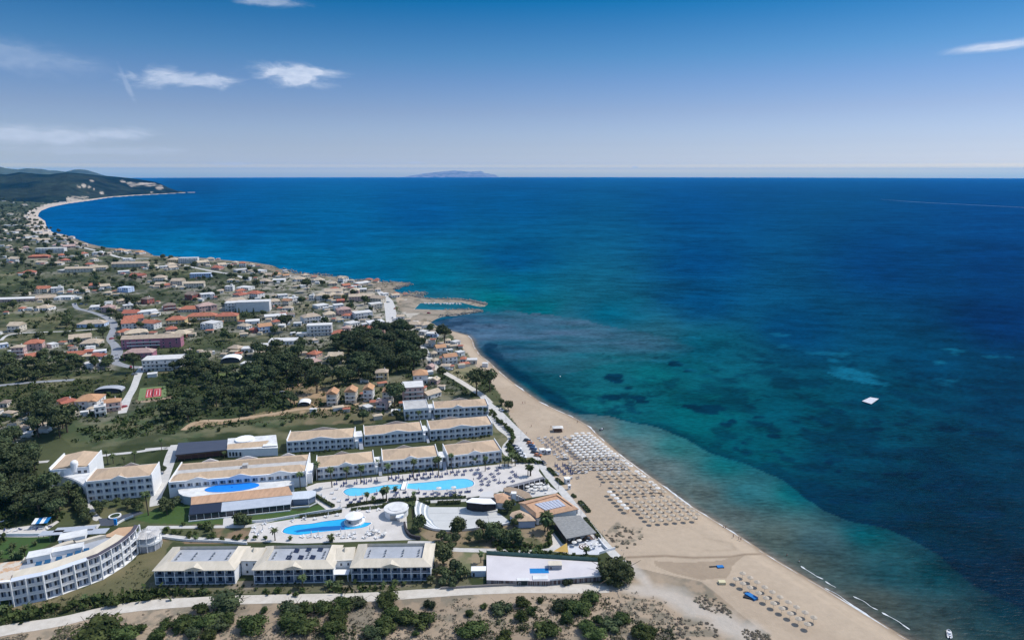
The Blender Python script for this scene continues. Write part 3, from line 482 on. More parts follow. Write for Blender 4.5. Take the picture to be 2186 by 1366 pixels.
# damp sand: stream bed, puddle flats, tide line
wetz = np.clip(1-dseg(fx, fy*1.8, [(1340, 1196*1.8), (1420, 1193*1.8), (1480, 1197*1.8), (1560, 1195*1.8), (1624, 1184*1.8)])/7, 0, 1)*.62
wet2 = pip(jx, jy, [(1400, 1205), (1480, 1208), (1560, 1198), (1590, 1192), (1560, 1215), (1550, 1240), (1500, 1246), (1440, 1232), (1400, 1215)])*.32
wet3 = np.clip(1-dseg(fx, fy*1.8, [(1500, 1155*1.8), (1560, 1165*1.8), (1570, 1180*1.8), (1500, 1182*1.8)])/6, 0, 1)*.15
wt = (np.clip(1.15-sdist/3.2+(n2_-.5)*.9, 0, 1)*.42+np.clip(1.1-sdist/8+(n1-.5)*1.6, 0, 1)*.14)*(sdist > -30)*(fy > 700)
w_ = np.maximum.reduce([wetz, wet2, wet3, wt])[:, None]; col = col*(1-w_*np.array((.75, .8, .85)))
# faint wheel tracks on the sand
for tr in ([(1620, 1190), (1700, 1240), (1800, 1310), (1880, 1366)], [(1390, 1215), (1500, 1250), (1560, 1290), (1640, 1366)], [(1110, 905), (1160, 900), (1210, 905)], [(1400, 1140), (1470, 1130), (1540, 1165), (1600, 1190)]):
    k_ = np.clip(1-np.abs(dseg(fx, fy*1.7, [(a, b*1.7) for a, b in tr])-3)/1.6, 0, 1)[:, None]*.10; col = col*(1-k_)
hz = np.clip(sdist*.15, -1.5, LZ)-(wx**2+wy**2)/(2*RE)
V = np.stack([wx, wy, hz], 1)
Fc = grid_faces(ny, nx, (sdist.reshape(ny, nx) > -12))
V, Fc, colc = compact(V, Fc, col)
LAND = mat('ground_cover', (1.06, 1.06, 1.06), (.93, .93, .93), .4, .95, bump=.10, world=True, attr='Col', lo=.3, hi=.7, detail=8, bscale=.9, spec=.1)
struct('ground', np_mesh('ground', V, Fc, LAND, colc))
# --- scrub: uncountable low tufts over fields, gardens and dunes
def scrub(name, keepf, n, s0, s1, c1, c2, seed, hgt=.8):
    R = np.random.RandomState(seed); k = n*6; qx = R.rand(k)*1500-60; qy = 1366-(R.rand(k)**1.6)*930; x, y = Gnp(qx, qy, LZ); 
    jx_ = fbm(x/18, y/18, seed, 4); ok = keepf(qx, qy, x, y, jx_); x, y = x[ok][:n], y[ok][:n]
    for pts_, w_ in RIBS: m_ = dseg(x, y, pts_) > w_+1.0; x, y = x[m_], y[m_]
    for pg in SHEETS: m_ = ~pip(x, y, pg); x, y = x[m_], y[m_]
    nn = len(x); T = 7
    if nn == 0: return
    sz = s0+(s1-s0)*R.rand(nn)**2; cx = np.repeat(x, T); cy = np.repeat(y, T); ss = np.repeat(sz, T)
    o = R.randn(nn*T, 3)*.42; px_ = cx+o[:, 0]*ss; py_ = cy+o[:, 1]*ss; pz_ = LZ+np.abs(o[:, 2])*ss*hgt-(cx**2+cy**2)/(2*RE)+.1
    t = R.randn(nn*T, 3); t /= np.linalg.norm(t, axis=1)[:, None]; b_ = R.randn(nn*T, 3); b_ /= np.linalg.norm(b_, axis=1)[:, None]; C = np.stack([px_, py_, pz_], 1); s_ = (ss*.38)[:, None]
    Q = np.stack([C-t*s_, C+b_*s_*.8, C+t*s_, C-b_*s_*.8], 1).reshape(-1, 3)
    struct(name, np_mesh(name, Q, np.arange(len(Q)).reshape(-1, 4), mat(name+'_leaves', c1, c2, .15, .95, world=True, spec=.05), smooth=False), 'stuff')
def shore_dist(p): return float(dseg(np.array([p.x]), np.array([p.y]), SHW)[0])
def gz(p): return min(LZ, shore_dist(p)*.15)
# --- hills
def interp(x, tab): return float(np.interp(x, [t[0] for t in tab], [t[1] for t in tab]))
FOOT = [(-1500, 434), (0, 429), (60, 431), (100, 434.5), (141, 432), (189, 426), (233, 420.5), (285, 416.6), (347, 413.6), (384, 411.8), (402, 411.2)]
RIDGE = [(-1500, 372), (0, 372), (20, 373), (53, 367.5), (92, 372.5), (114, 373), (151, 367.5), (185, 370.5), (220, 375), (274, 379.5), (300, 383), (330, 388), (345, 392.5), (362, 401.5), (384, 409.6), (402, 410.8)]
def hill_mesh():
    xs_ = np.concatenate([np.arange(-1500, -60, 25), np.arange(-60, 403, 1.6)]); ss = np.concatenate([np.linspace(0, 1, 46), np.linspace(1.06, 2.0, 12)])
    V = []; 
    for s in ss:
        for px in xs_:
            fo = G(px, interp(px, FOOT), 1.0); d0 = hypot(fo.x, fo.y); u = Vector((fo.x/d0, fo.y/d0))
            ry = interp(px, RIDGE); wdt = np.interp(px, [-1500, 100, 200, 300, 360, 402], [2600, 2300, 1500, 900, 350, 60]); d1 = d0+wdt
            r = ray(px, ry); hr = CAMH+r[2]/hypot(r[0], r[1])*d1+d1*d1/(2*RE)
            if s <= 1: d = d0+wdt*s; h = hr*(s**.75*.62+.38*s*s*(3-2*s))
            else: d = d1+wdt*(s-1); h = hr*(1-(s-1))**.8
            p = u*d; k = fbm(np.array([p.x/260]), np.array([p.y/330]), 61, 5)[0]-.5
            am = 95*min(s*3, 1)*(1-.55*min(s, 1))*min(1, hr/120)*(1 if s <= .95 else .25)
            h = max(h+k*am, 0 if s > .02 else -8)
            V.append((p.x, p.y, h-d*d/(2*RE)))
    V = np.array(V); q = np.array([proj(v) for v in V]); px, py = q[:, 0], q[:, 1]
    a = fbm(V[:, 0]/120, V[:, 1]/160, 71, 5); b = fbm(V[:, 0]/420, V[:, 1]/500, 73, 4)
    t = np.clip((a-.4)*3, 0, 1)[:, None]; c = np.array((.004, .014, .014))*(1-t)+np.array((.018, .032, .022))*t
    u = (np.clip((b-.55)*6, 0, 1)*.5)[:, None]; c = c*(1-u)+np.array((.045, .055, .035))*u
    cl = pip(px+(a-.5)*10, py+(a-.5)*4, z4.poly([(1225, 232), (1350, 222), (1500, 232), (1560, 258), (1600, 288), (1500, 272), (1380, 262), (1270, 272)])).astype(float)
    cl = np.maximum(cl, pip(px+(a-.5)*8, py+(a-.5)*3, z4.poly([(650, 375), (740, 362), (870, 366), (885, 402), (760, 430), (640, 432)])))
    for x, y, r in [(760, 272, 20), (815, 255, 22), (893, 213, 26), (860, 330, 14), (992, 325, 24), (1190, 215, 22), (1545, 272, 34), (915, 290, 12), (1480, 322, 14), (300, 470, 22), (870, 268, 18), (350, 440, 16), (430, 432, 18)]:
        cx, cy = z4(x, y); qd = ((px-cx)*4.553/r)**2+((py-cy)*4.553/r*1.5)**2; cl = np.maximum(cl, np.clip((1.3-qd+(a-.5)*5), 0, 1))
    a2 = fbm(V[:, 0]/45, V[:, 1]/200, 75, 4); cl = (cl*np.clip((a2-.38)*6, 0, 1)*.9)[:, None]; c = c*(1-cl)+np.array((.44, .38, .31))*cl
    Fc = grid_faces(len(ss), len(xs_))
    return np_mesh('hills', V, Fc, mat('hill_scrub', (1.3, 1.3, 1.3), (.6, .6, .6), .02, .95, world=True, attr='Col', detail=8, spec=.05), c)
def ridge_mesh(name, tab, D0, wdt, c1, c2, amp, x0, x1, base=0, step=3):
    xs_ = np.arange(x0, x1, step); ss = np.linspace(0, 2, 22); V = []
    for s in ss:
        for px in xs_:
            ry = interp(px, tab); r = ray(px, ry); u = Vector((r[0], r[1])).normalized(); d = D0+wdt*(s-1)
            hr = CAMH+r[2]/hypot(r[0], r[1])*D0+D0*D0/(2*RE)
            p = u*d; k = fbm(np.array([p.x/(wdt*.25)]), np.array([p.y/(wdt*.3)]), 91, 4)[0]-.5
            h = max(hr, -30)*(1-abs(s-1))**.7+k*amp*(1-abs(s-1))*(1 if abs(s-1) > .06 else 0)*(s > .02); V.append((p.x, p.y, h-8*(abs(s-1) > .97)-d*d/(2*RE)))
    return np_mesh(name, np.array(V), grid_faces(len(ss), len(xs_)), mat(name+'_scrub', c1, c2, .004, .95, world=True, spec=.05))
struct('hills', hill_mesh())
struct('mountains', ridge_mesh('mountains', z4.poly([(-1200, 60), (-300, 95), (0, 70), (60, 85), (170, 97), (260, 85), (400, 92), (520, 115), (640, 128), (760, 112), (850, 116), (930, 135), (1000, 152), (1080, 172), (1160, 178)]), 15000, 2600, (.05, .07, .05), (.09, .11, .07), 160, -300, 252))
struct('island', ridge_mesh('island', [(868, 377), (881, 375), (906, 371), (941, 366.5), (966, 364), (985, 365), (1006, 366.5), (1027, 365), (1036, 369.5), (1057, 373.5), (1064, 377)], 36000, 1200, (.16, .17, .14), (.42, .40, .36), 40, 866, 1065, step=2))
# --- surf lines and breakers
FOAM = mat('foam', (.72, .74, .75), (.46, .49, .50), .5, .7, world=True)
def surf(pts, w, dz=.06, off=0.0):
    P = [G(*p, 0) for p in pts]; Q = smooth_path([(p.x, p.y) for p in P], 10); vs = []; fs = []
    acc = 0
    for i, q in enumerate(Q):
        a = Vector(Q[max(i-1, 0)]); b = Vector(Q[min(i+1, len(Q)-1)]); d = (b-a).normalized(); n = Vector((d.y, -d.x)); acc += (b-a).length/2
        k = float(fbm(np.array([acc/9]), np.array([.5]), 12, 3)[0]); ww = w*max(.16, (k-.38)*4.0)*min(1, i/3, (len(Q)-1-i)/3); o = (k-.5)*1.6+off
        vs += [(q[0]+n.x*(o-ww/2), q[1]+n.y*(o-ww/2), dz), (q[0]+n.x*(o+ww/2), q[1]+n.y*(o+ww/2), dz)]
        if i: fs.append((2*i-2, 2*i-1, 2*i+1, 2*i))
    m = MB(); m.add(vs, fs); return struct('surf', m.mesh('surf', FOAM))
surf(SHORE[2:29], .95, .17, -.9)
surf(y5.poly([(860, 855), (900, 885), (950, 915), (995, 935)]), 1.9); surf(y5.poly([(1005, 945), (1040, 970), (1068, 985)]), 1.6)
surf(y5.poly([(1170, 1035), (1230, 1065), (1270, 1095), (1320, 1118)]), 1.6); surf(y5.poly([(1340, 1130), (1400, 1165), (1450, 1195), (1510, 1235)]), 1.9)
surf(y5.poly([(1000, 985), (1080, 1030), (1160, 1085), (1270, 1155)]), 1.3, .1)
ribbon('wake', [(1880, 426), (1960, 432), (2040, 436), (2120, 440), (2260, 447)], [3, 10, 10, 9, 9], mat('wake_foam', (.20, .40, .58), (.06, .2, .36), .05, .5, world=True), .4, h=0.0)
# ---------------------------------------------------------------- hotel blocks
def win_mesh(key, glass, curtain=True):
    mb = MB(); mb.box(0, -.03, 0, 1, .03, 1, 1); mb.box(.12 if curtain else .06, -.05, .05, .5 if curtain else .94, .04, .95, 0)
    if curtain: mb.box(.56, -.045, .05, .94, .035, .95, 2)
    return mb.mesh(key, [glass, RAIL, GLASS2])
WIN = win_mesh('window', GLASS); WIN2 = win_mesh('window', GLASS, False)
def _frame():
    m = MB(); m.box(0, -.03, 0, .08, .03, 1); m.box(.55, -.03, 0, .60, .03, 1); m.box(.95, -.03, 0, 1, .03, 1); m.box(.08, -.03, .95, .95, .03, 1); m.box(.08, -.03, 0, .95, .03, .05); return m.mesh('window', RAIL)
def _pane(x0, x1, g): m = MB(); m.box(x0, -.01, .05, x1, .01, .95); return m.mesh('pane', g)
FRM, PAN, CUR = _frame(), _pane(.08, .55, GLASS), _pane(.60, .95, GLASS2)
def addwin(root, loc, sc, rz=0):
    w = inst('window', FRM, root, loc, rz, sc); inst('pane', PAN, w); inst('curtained_pane', CUR, w); return w
def _rail():
    mb = MB(); mb.box(0, 0, .82, 1, .06, .95)
    mb.box(0, .02, .1, 1, .04, .16)
    for i in range(12): mb.box(i/12+.012, .015, .16, i/12+.062, .045, .82)
    return mb.mesh('railing', RAIL)
RAILM = _rail()
def arch(mb, x0, x1, zs, zt, y0=0.0, y1=.3, mi=0, n=10):
    cx = (x0+x1)/2; r = (x1-x0)/2; ry = zt-zs-.15
    for i in range(n):
        a0, a1 = pi-pi*i/n, pi-pi*(i+1)/n
        p0 = (cx+r*cos(a0), zs+ry*sin(a0)); p1 = (cx+r*cos(a1), zs+ry*sin(a1))
        mb.add([(p0[0], y0, p0[1]), (p1[0], y0, p1[1]), (p1[0], y0, zt), (p0[0], y0, zt), (p0[0], y1, p0[1]), (p1[0], y1, p1[1])], [(0, 1, 2, 3), (0, 4, 5, 1)], mi)
def hip_roof(L, D, z, rise, over=.35, inset=None, mat_=TAN):
    r = inset if inset is not None else D/2
    mb = MB(); o = over; m = D/2
    mb.add([(-o, -o, z), (L+o, -o, z), (L+o, D+o, z), (-o, D+o, z), (r, m, z+rise), (L-r, m, z+rise), (-o, -o, z-.2), (L+o, -o, z-.2), (L+o, D+o, z-.2), (-o, D+o, z-.2)],
           [(0, 1, 5, 4), (1, 2, 5), (2, 3, 4, 5), (3, 0, 4), (6, 7, 1, 0), (7, 8, 2, 1), (8, 9, 3, 2), (9, 6, 0, 3), (9, 8, 7, 6)])
    return mb
def pediment(L0, L1, z, rise, y=-.02, th=.4, deep=4.0, n=14):
    """low gable front: white profile wall and the little tiled gable behind it"""
    mb = MB(); c = (L0+L1)/2; h = lambda x: rise*(1-min(1, abs(x-c)/((L1-L0)/2))**1.15)
    X = [L0+(L1-L0)*i/n for i in range(n+1)]
    for a, b in zip(X[:-1], X[1:]):
        mb.add([(a, y, z), (b, y, z), (b, y, z+h(b)), (a, y, z+h(a)), (a, y+th, z), (b, y+th, z), (b, y+th, z+h(b)), (a, y+th, z+h(a))], [(0, 1, 2, 3), (3, 2, 6, 7), (5, 4, 7, 6)])
    mb2 = MB(); zt = z+rise-.12
    mb2.add([(L0+.8, y+th, z), (L1-.8, y+th, z), (c, y+th, zt), (c, y+th+deep, zt)], [(0, 2, 3), (1, 3, 2)])
    return mb, mb2
def hotel_block(name, label, A, B, D, st, bays, arches=(), ped=None, hst=3.15, roof='hip', rise=2.4, endwalls=True, back_ped=None, balc=.6, top=.55, cat='hotel building', group='white hotel blocks with tan roofs', roofmat=TAN, wallmat=WHITE, rows=None, low=0.0):
    A = G(*A); B = G(*B); rz = heading(A, B); L = (B-A).length
    A.z = LZ
    root = thing(name, label, cat, A, rz, group); H = st*hst+top; bw = L/bays
    body = MB(); body.box(.15, balc, -low, L-.15, D, H-.05); inst('wall', body.mesh('wall', wallmat), root)
    fr = MB()
    for i in range(bays+1):
        x = i*bw; w = .22 if 0 < i < bays else .35
        fr.box(max(0, x-w), 0, -low, min(L, x+w), balc-.004, H-.02)
    for k in range(st+1):
        z = k*hst; fr.box(.003, .02, z-(.35 if k else low), L-.003, balc-.008, z+(.12 if k < st else top))
    for (b, k) in arches: arch(fr, b*bw+.22, (b+1)*bw-.22, k*hst+1.6, (k+1)*hst-.3, .03, .3)
    inst('balcony_frame', fr.mesh('balcony_frame', wallmat), root)
    for k in range(st):
        if rows is not None and k not in rows: continue
        for b in range(bays):
            addwin(root, (b*bw+.42, balc-.06, k*hst+.16), (bw-.84, 1, 2.35))
            if k > 0 or rows is None: inst('railing', RAILM, root, (b*bw+.22, .12, k*hst+.12), 0, (bw-.44, 1, 1))
    if roof == 'hip':
        inst('roof', hip_roof(L-.8, D-.6, H, rise, over=-.05, inset=min(D*.55, L*.3), mat_=roofmat).mesh('roof', roofmat), root, (.4, .35, 0))
    if ped:
        a, b = ped; m1, m2 = pediment(a*bw, b*bw, H-.06, 1.5); inst('pediment', m1.mesh('pediment', wallmat), root); inst('gable_roof', m2.mesh('gable_roof', roofmat), root)
    if back_ped:
        a, b = back_ped; m1, m2 = pediment(a*bw, b*bw, H, 1.6, y=D-.35); inst('rear_pediment', m1.mesh('rear_pediment', CONC), root)
    if endwalls:
        for x in (0, L-.35):
            e = MB(); e.box(x, -.05, -low, x+.35, D+.05, H+.75); inst('end_wall', e.mesh('end_wall', wallmat), root)
    return root, L, D, H, bw
def pxy(p): return p
B_ = [('hotel_block', 'white two-storey hotel block with arches, rear row, nearest the reception hall', (613, 966), (757, 957), 15, 2, 11, [(i, 0) for i in (3, 4, 5, 6)], (3, 8), (3, 8)),
      ('hotel_block', 'white two-storey hotel block with arches, middle of the rear row', (778, 953), (904, 942), 15, 2, 9, [(i, 0) for i in (3, 4, 5, 6)], (3, 7), (3, 7)),
      ('hotel_block', 'white two-storey hotel block with arches, rear row, nearest the beach track', (918, 941), (1052, 929), 15.5, 2, 10, [(i, 0) for i in (3, 4, 5, 6)], (3, 7), (2, 5.5)),
      ('hotel_block', 'white hotel block with tan roof, farthest inland beside the round dark tree', (927, 894), (1043, 887), 14.5, 2, 9, [(3, 1), (3, 0), (4, 0)], (3, 4.8), (3, 6)),
      ('hotel_block', 'white two-storey hotel block behind the palms at the left pool end', (676, 1025), (801, 1012), 15, 2, 8, [(3, 0), (4, 0)], (3, 5), (2.4, 4.6)),
      ('hotel_block', 'white two-storey hotel block behind the middle of the long pool', (817, 1010), (937, 999), 15.5, 2, 8, [(3, 0), (4, 0)], (3, 5), (2, 4.5)),
      ('hotel_block', 'white two-storey hotel block behind the right end of the long pool', (956, 999), (1071, 986), 16, 2, 8, [(3, 0), (4, 0)], (3, 5), (2, 4.5))]
for b in B_: hotel_block(b[0], b[1], b[2], b[3], b[4], b[5], b[6], b[7], b[8], back_ped=b[9], hst=3.1)
# flat-roofed annex of the farthest block
r_, L, D, H, bw = hotel_block('hotel_block', 'flat-roofed white annex with blue-shaded side, left of the farthest hotel block', (864, 898), (916, 894), 17, 2, 5, (), None, roof=None, endwalls=False, hst=3.2, top=.7)
m = MB(); m.box(.3, .3, H, L-.3, D-.3, H+.08); inst('roof', m.mesh('roof', CONC), r_)
m = MB(); m.box(0, 0, H-.06, L, .25, H+.5); m.box(0, D-.25, H-.06, L, D, H+.5); m.box(0, .25, H-.06, .25, D-.25, H+.5); m.box(L-.25, .25, H-.06, L, D-.25, H+.5); inst('parapet', m.mesh('parapet', WHITE), r_)
# stair houses between the blocks
def stair_house(label, A, B, D, H):
    A = G(*A); B = G(*B); rz = heading(A, B); L = (B-A).length; A.z = LZ
    r = thing('stair_house', label, 'stairwell', A, rz, 'stairwells between the hotel blocks')
    m = MB(); m.box(0, 1.6, 0, L, D, H); m.box(0, 0, 0, L*.35, 1.596, H*.72); inst('wall', m.mesh('wall', WHITE), r)
    m = MB(); m.box(-.15, 1.4, H, L+.15, D+.1, H+.18); inst('roof', m.mesh('roof', WHITE2), r)
    m = MB(); m.add([(L*.45, -2.5, .05), (L*.95, -2.5, .05), (L*.95, 1.6, 3), (L*.45, 1.6, 3), (L*.45, -2.5, 0), (L*.95, -2.5, 0), (L*.95, 1.6, 0), (L*.45, 1.6, 0)], [(0, 1, 2, 3), (4, 0, 3, 7), (1, 5, 6, 2)]); inst('stair', m.mesh('stair', GREYR), r)
    m = MB(); m.box(L*.5, 1.54, 3.1, L*.9, 1.61, 5.2); inst('doorway', m.mesh('doorway', BLUE if 'blue' in label else GLASS), r)
stair_house('white stairwell with a blue door between two rear hotel blocks', (759, 957), (776, 955), 10, 6.2)
stair_house('white stairwell left of the rear block nearest the beach track', (905, 943), (916, 941.5), 10, 6.0)
stair_house('white stairwell between the left and middle pool-side blocks', (802, 1012), (816, 1010.5), 9, 5.6)
stair_house('white stairwell between the middle and right pool-side blocks', (938.5, 1000), (954, 999), 9, 5.6)
stair_house('white stairwell joining the flat annex to the farthest block', (916.5, 894), (926.5, 893.4), 9, 6.6)
# three-storey hotel left with arches
AR = [(3, 2), (4, 2), (0, 1), (1, 1), (6, 1), (7, 1)]
lr, L, D, H, bw = hotel_block('arched_hotel', 'white three-storey hotel with arched balconies left of the reception hall', (188, 1072), (329, 1058), 15, 3, 8, AR, (3, 5), back_ped=(3.4, 5.4), hst=3.3, top=.7, group=None, endwalls=True)
# far-left three-storey wing with steep stepped wall and dome
A = G(111, 1046); B = G(196, 1038); A.z = LZ; rz = heading(A, B); L = (B-A).length; H = 10.6; D = 19
r = thing('hotel_wing', 'tall white hotel wing with tan roof and small dome, far left', 'hotel building', A, rz)
m = MB(); m.box(0, 0, 0, L, D, H); inst('wall', m.mesh('wall', WHITE), r)
m = MB(); m.box(1.0, .5, H, L-.8, D-.3, H+.2); m.add([(1.0, .5, H+.2), (L-.8, .5, H+.2), (L-.8, D-.3, H+.2), (1.0, D-.3, H+.2), (L*.55, D-.3, H+1.6), (L*.55, .5, H+1.2)], [(0, 5, 4, 3), (5, 1, 2, 4), (0, 1, 5), (2, 3, 4)]); inst('roof', m.mesh('roof', TAN), r)
for x in (0, L-.5): m = MB(); m.box(x, .002, H-.01, x+.5, D, H+1.0); inst('parapet', m.mesh('parapet', WHITE), r)
for x0 in (0.01, L*.36):
    m = MB(); m.add([(x0, 0, 0), (x0, 0, H-.6), (x0, -3.4, 0), (x0+L*.30, 0, H-.6), (x0+.1, -3.4, 0)], [(0, 2, 1), (1, 2, 4, 3), (0, 3, 4)]); inst('buttress', m.mesh('buttress', WHITE), r)
for k in range(3):
    for x in (L*.7, L*.85): inst('window', WIN2, r, (x, -.03, 1.0+k*3.3), 0, (1.6, 1, 1.5))
m = MB(); m.cyl(L*.62, 1.0, H-2, H+2.0, 1.7, n=14); inst('dome_drum', m.mesh('dome_drum', WHITE), r)
m = MB()
for i in range(5): a0, a1 = i*pi/10, (i+1)*pi/10; m.cyl(L*.62, 1.0, H+2+1.7*sin(a0), H+2+1.7*sin(a1), 1.75*cos(a0), max(.02, 1.75*cos(a1)), n=14, cap=False)
inst('dome', m.mesh('dome', WHITE, True), r)
# curved link between wing and arched hotel
P = [G(x, y) for x, y in r2.poly([(330, 755), (560, 790), (700, 940), (860, 560), (700, 420), (560, 440), (400, 500)])]
c0 = P[0].copy(); c0.z = LZ; r = thing('hotel_link', 'low curved white link with flat terrace joining the two left hotel parts', 'hotel building', c0)
pts = [(G(*r2(x, y)).x-c0.x, G(*r2(x, y)).y-c0.y) for x, y in [(330, 755), (480, 800), (600, 860), (690, 930)]]
bx = [(G(*r2(x, y)).x-c0.x, G(*r2(x, y)).y-c0.y) for x, y in [(800, 720), (640, 640), (480, 660)]]
m = MB(); m.prism(pts+bx, 0, 7.2); inst('wall', m.mesh('wall', WHITE), r)
m = MB(); m.prism([(x, y+.4) for x, y in pts]+[(x-.2, y-.3) for x, y in bx], 7.2, 7.5); inst('terrace', m.mesh('terrace', WHITE2), r)
for k in range(2):
    for t in (.2, .4, .6, .8):
        i = min(int(t*3), 2); f = t*3-i; x = pts[i][0]*(1-f)+pts[i+1][0]*f; y = pts[i][1]*(1-f)+pts[i+1][1]*f
        inst('window', WIN2, r, (x, y-.12, 1+k*3.2), atan2(pts[i+1][1]-pts[i][1], pts[i+1][0]-pts[i][0]), (1.5, 1, 1.5))
# ---------------- main reception building
A = G(363, 1062); B = G(655, 1038); A.z = LZ; rz = heading(A, B); L = (B-A).length; D = 23; H = 7.6; n = 17; bw = L/n
r = thing('reception_hall', 'long white reception building with twin tan roof strips and three pediments', 'hotel building', A, rz)
m = MB(); m.box(.1, .8, 0, L-.1, D, H-.1); inst('wall', m.mesh('wall', WHITE), r)
m = MB()
for i in range(n+1): m.box(max(0, i*bw-.35), 0, 0, min(L, i*bw+.35), .796, H)
m.box(.005, .02, H-.9, L-.005, .79, H+.35); m.box(.005, .02, 0, L-.005, .79, 4.7)
inst('pilaster_frame', m.mesh('pilaster_frame', WHITE), r)
for i in range(n): addwin(r, (i*bw+.6, .74, 4.75), (bw-1.2, 1, 1.8))
for (a, b, z) in ((.4, 8.0, 0), (14.5, D-.4, 1)):
    m = MB(); mid = a+(b-a)*(.75 if z == 0 else .25)
    m.add([(.4, a, H+.1), (L-.4, a, H+.1), (L-.4, b, H+.1), (.4, b, H+.1), (3.5, mid, H+1.9), (L-3.5, mid, H+1.9)], [(0, 1, 5, 4), (1, 2, 5), (2, 3, 4, 5), (3, 0, 4)]); inst('roof', m.mesh('roof', TAN), r)
m = MB(); m.box(.4, 8.0, H-.1, L-.4, 14.5, H+.06); inst('flat_roof', m.mesh('flat_roof', CONC), r)
m = MB(); m.box(L*.5, 10, H+.06, L*.54, 13, H+2.0); inst('roof_hatch', m.mesh('roof_hatch', CONC), r)
for a, b in ((2.1, 5.0), (7.3, 10.2), (12.3, 15.2)):
    m1, m2 = pediment(a*bw, b*bw, H+.3, 1.5, y=-.06); inst('pediment', m1.mesh('pediment', WHITE), r); inst('gable_roof', m2.mesh('gable_roof', TAN), r)
for a, b in ((2.6, 4.8), (7, 10), (13, 15)):
    m1, m2 = pediment(a*bw, b*bw, H, 1.6, y=D-.4); inst('rear_pediment', m1.mesh('rear_pediment', WHITE), r)
for x in (0, L-.4): m = MB(); m.box(x, -.1, 0, x+.4, D+.1, H+.9); inst('end_wall', m.mesh('end_wall', WHITE), r)
m = MB(); m.box(L+.0, 3, 0, L+2.4, 16, 5.4); inst('side_porch', m.mesh('side_porch', WHITE), r)
# restaurant with oval terrace roof
def prism_thing(name, label, cat, pix, h, wall, roofm, z0=0, trim=.25, group=None, base=None, root=None, part='wall', px_h=None):
    """pix are roof corners in the photo; they are read off at roof height and stand on the ground"""
    P = [G(x, y, LZ+h) for x, y in pix]; c = sum(P, Vector())/len(P); c.z = LZ
    r = root or thing(name, label, cat, c, 0, group); c = r.location
    pts = [(p.x-c.x, p.y-c.y) for p in P]
    m = MB(); m.prism(pts, z0, h-trim); inst(part, m.mesh(part, wall), r)
    if roofm:
        m = MB(); k = 1.015; cx = sum(p[0] for p in pts)/len(pts); cy = sum(p[1] for p in pts)/len(pts)
        m.prism([((x-cx)*k+cx, (y-cy)*k+cy) for x, y in pts], h-trim, h); inst('roof', m.mesh('roof', roofm), r)
    return r, pts
oval = r3.poly([(245, 860), (260, 905), (310, 935), (400, 950), (900, 895), (1500, 840), (1690, 790), (1705, 770), (1640, 745), (1100, 745), (700, 785), (330, 840)])
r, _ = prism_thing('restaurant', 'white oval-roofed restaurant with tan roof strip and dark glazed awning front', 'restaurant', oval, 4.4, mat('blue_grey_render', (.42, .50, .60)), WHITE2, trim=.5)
c = r.location
def at(px, h): p = G(*px, LZ+h); return (p.x-c.x, p.y-c.y, h)
def quad(part, px4, hs, m_, th=.25, thick=False):
    v = [at(p, h) for p, h in zip(px4, hs)]; mb = MB(); mb.add(v+[(x, y, z-th) for x, y, z in v], [(0, 1, 2, 3), (7, 6, 5, 4), (0, 4, 5, 1), (1, 5, 6, 2), (2, 6, 7, 3), (3, 7, 4, 0)]); return inst(part, mb.mesh(part, m_), r)
quad('tan_roof', r3.poly([(400, 1052), (1690, 925), (1640, 815), (405, 950)]), (3.8, 3.8, 5.0, 5.0), TAN2)
quad('dark_awning', r3.poly([(372, 1178), (778, 1138), (790, 1020), (392, 1056)]), (3.0, 3.0, 3.75, 3.75), mat('navy_cloth', (.018, .028, .055), rough=.7))
quad('grey_awning', r3.poly([(782, 1138), (1665, 1042), (1690, 928), (795, 1020)]), (3.0, 3.0, 3.75, 3.75), mat('grey_cloth', (.46, .50, .56), (.40, .44, .50), .4))
fa = [at(p, .02) for p in r3.poly([(372, 1240), (1668, 1100)])]; fb = [at(p, .02) for p in r3.poly([(1680, 1060), (410, 1150)])]
P0 = at(r3(374, 1182), 2.9); P1 = at(r3(1663, 1046), 2.9)
m = MB(); m.prism([(P0[0]+.3, P0[1]+.3), (P1[0]-.3, P1[1]+.3), (P1[0]-.3, P1[1]+9), (P0[0]+.3, P0[1]+9)], 0, 2.75); inst('glazing', m.mesh('glazing', GLASS), r)
for i in range(15):
    t = i/14; x = P0[0]*(1-t)+P1[0]*t; y = P0[1]*(1-t)+P1[1]*t; m = MB(); m.box(x-.08, y, 0, x+.08, y+.2, 2.72); inst('post', m.mesh('post', RAIL), r)
m = MB(); m.prism([(P0[0], P0[1]-1.0), (P1[0], P1[1]-1.0), (P1[0], P1[1]-.7), (P0[0], P0[1]-.7)], 0, .5); inst('plinth', m.mesh('plinth', WHITE), r)
cv = r3(925, 830); C_ = G(*cv, LZ+4.5); pts = [];
for i in range(36): a = 2*pi*i/36; pts.append((12.5*cos(a), 4.6*sin(a)))
o = thing('pool_cover', 'bright blue oval cover lying on the white restaurant roof', 'cover', (C_.x, C_.y, LZ+4.41), rz)
m = MB(); m.prism(pts, 0, .25, top=lambda x, y: .15+.35*(1-(x/12.5)**2-(y/4.6)**2)); m.cyl(0, 0, .1, .55, .3, n=6); inst('cover_sheet', m.mesh('cover_sheet', mat('blue_tarp', (.01, .24, .80), (.01, .20, .70), .6, .5)), o)
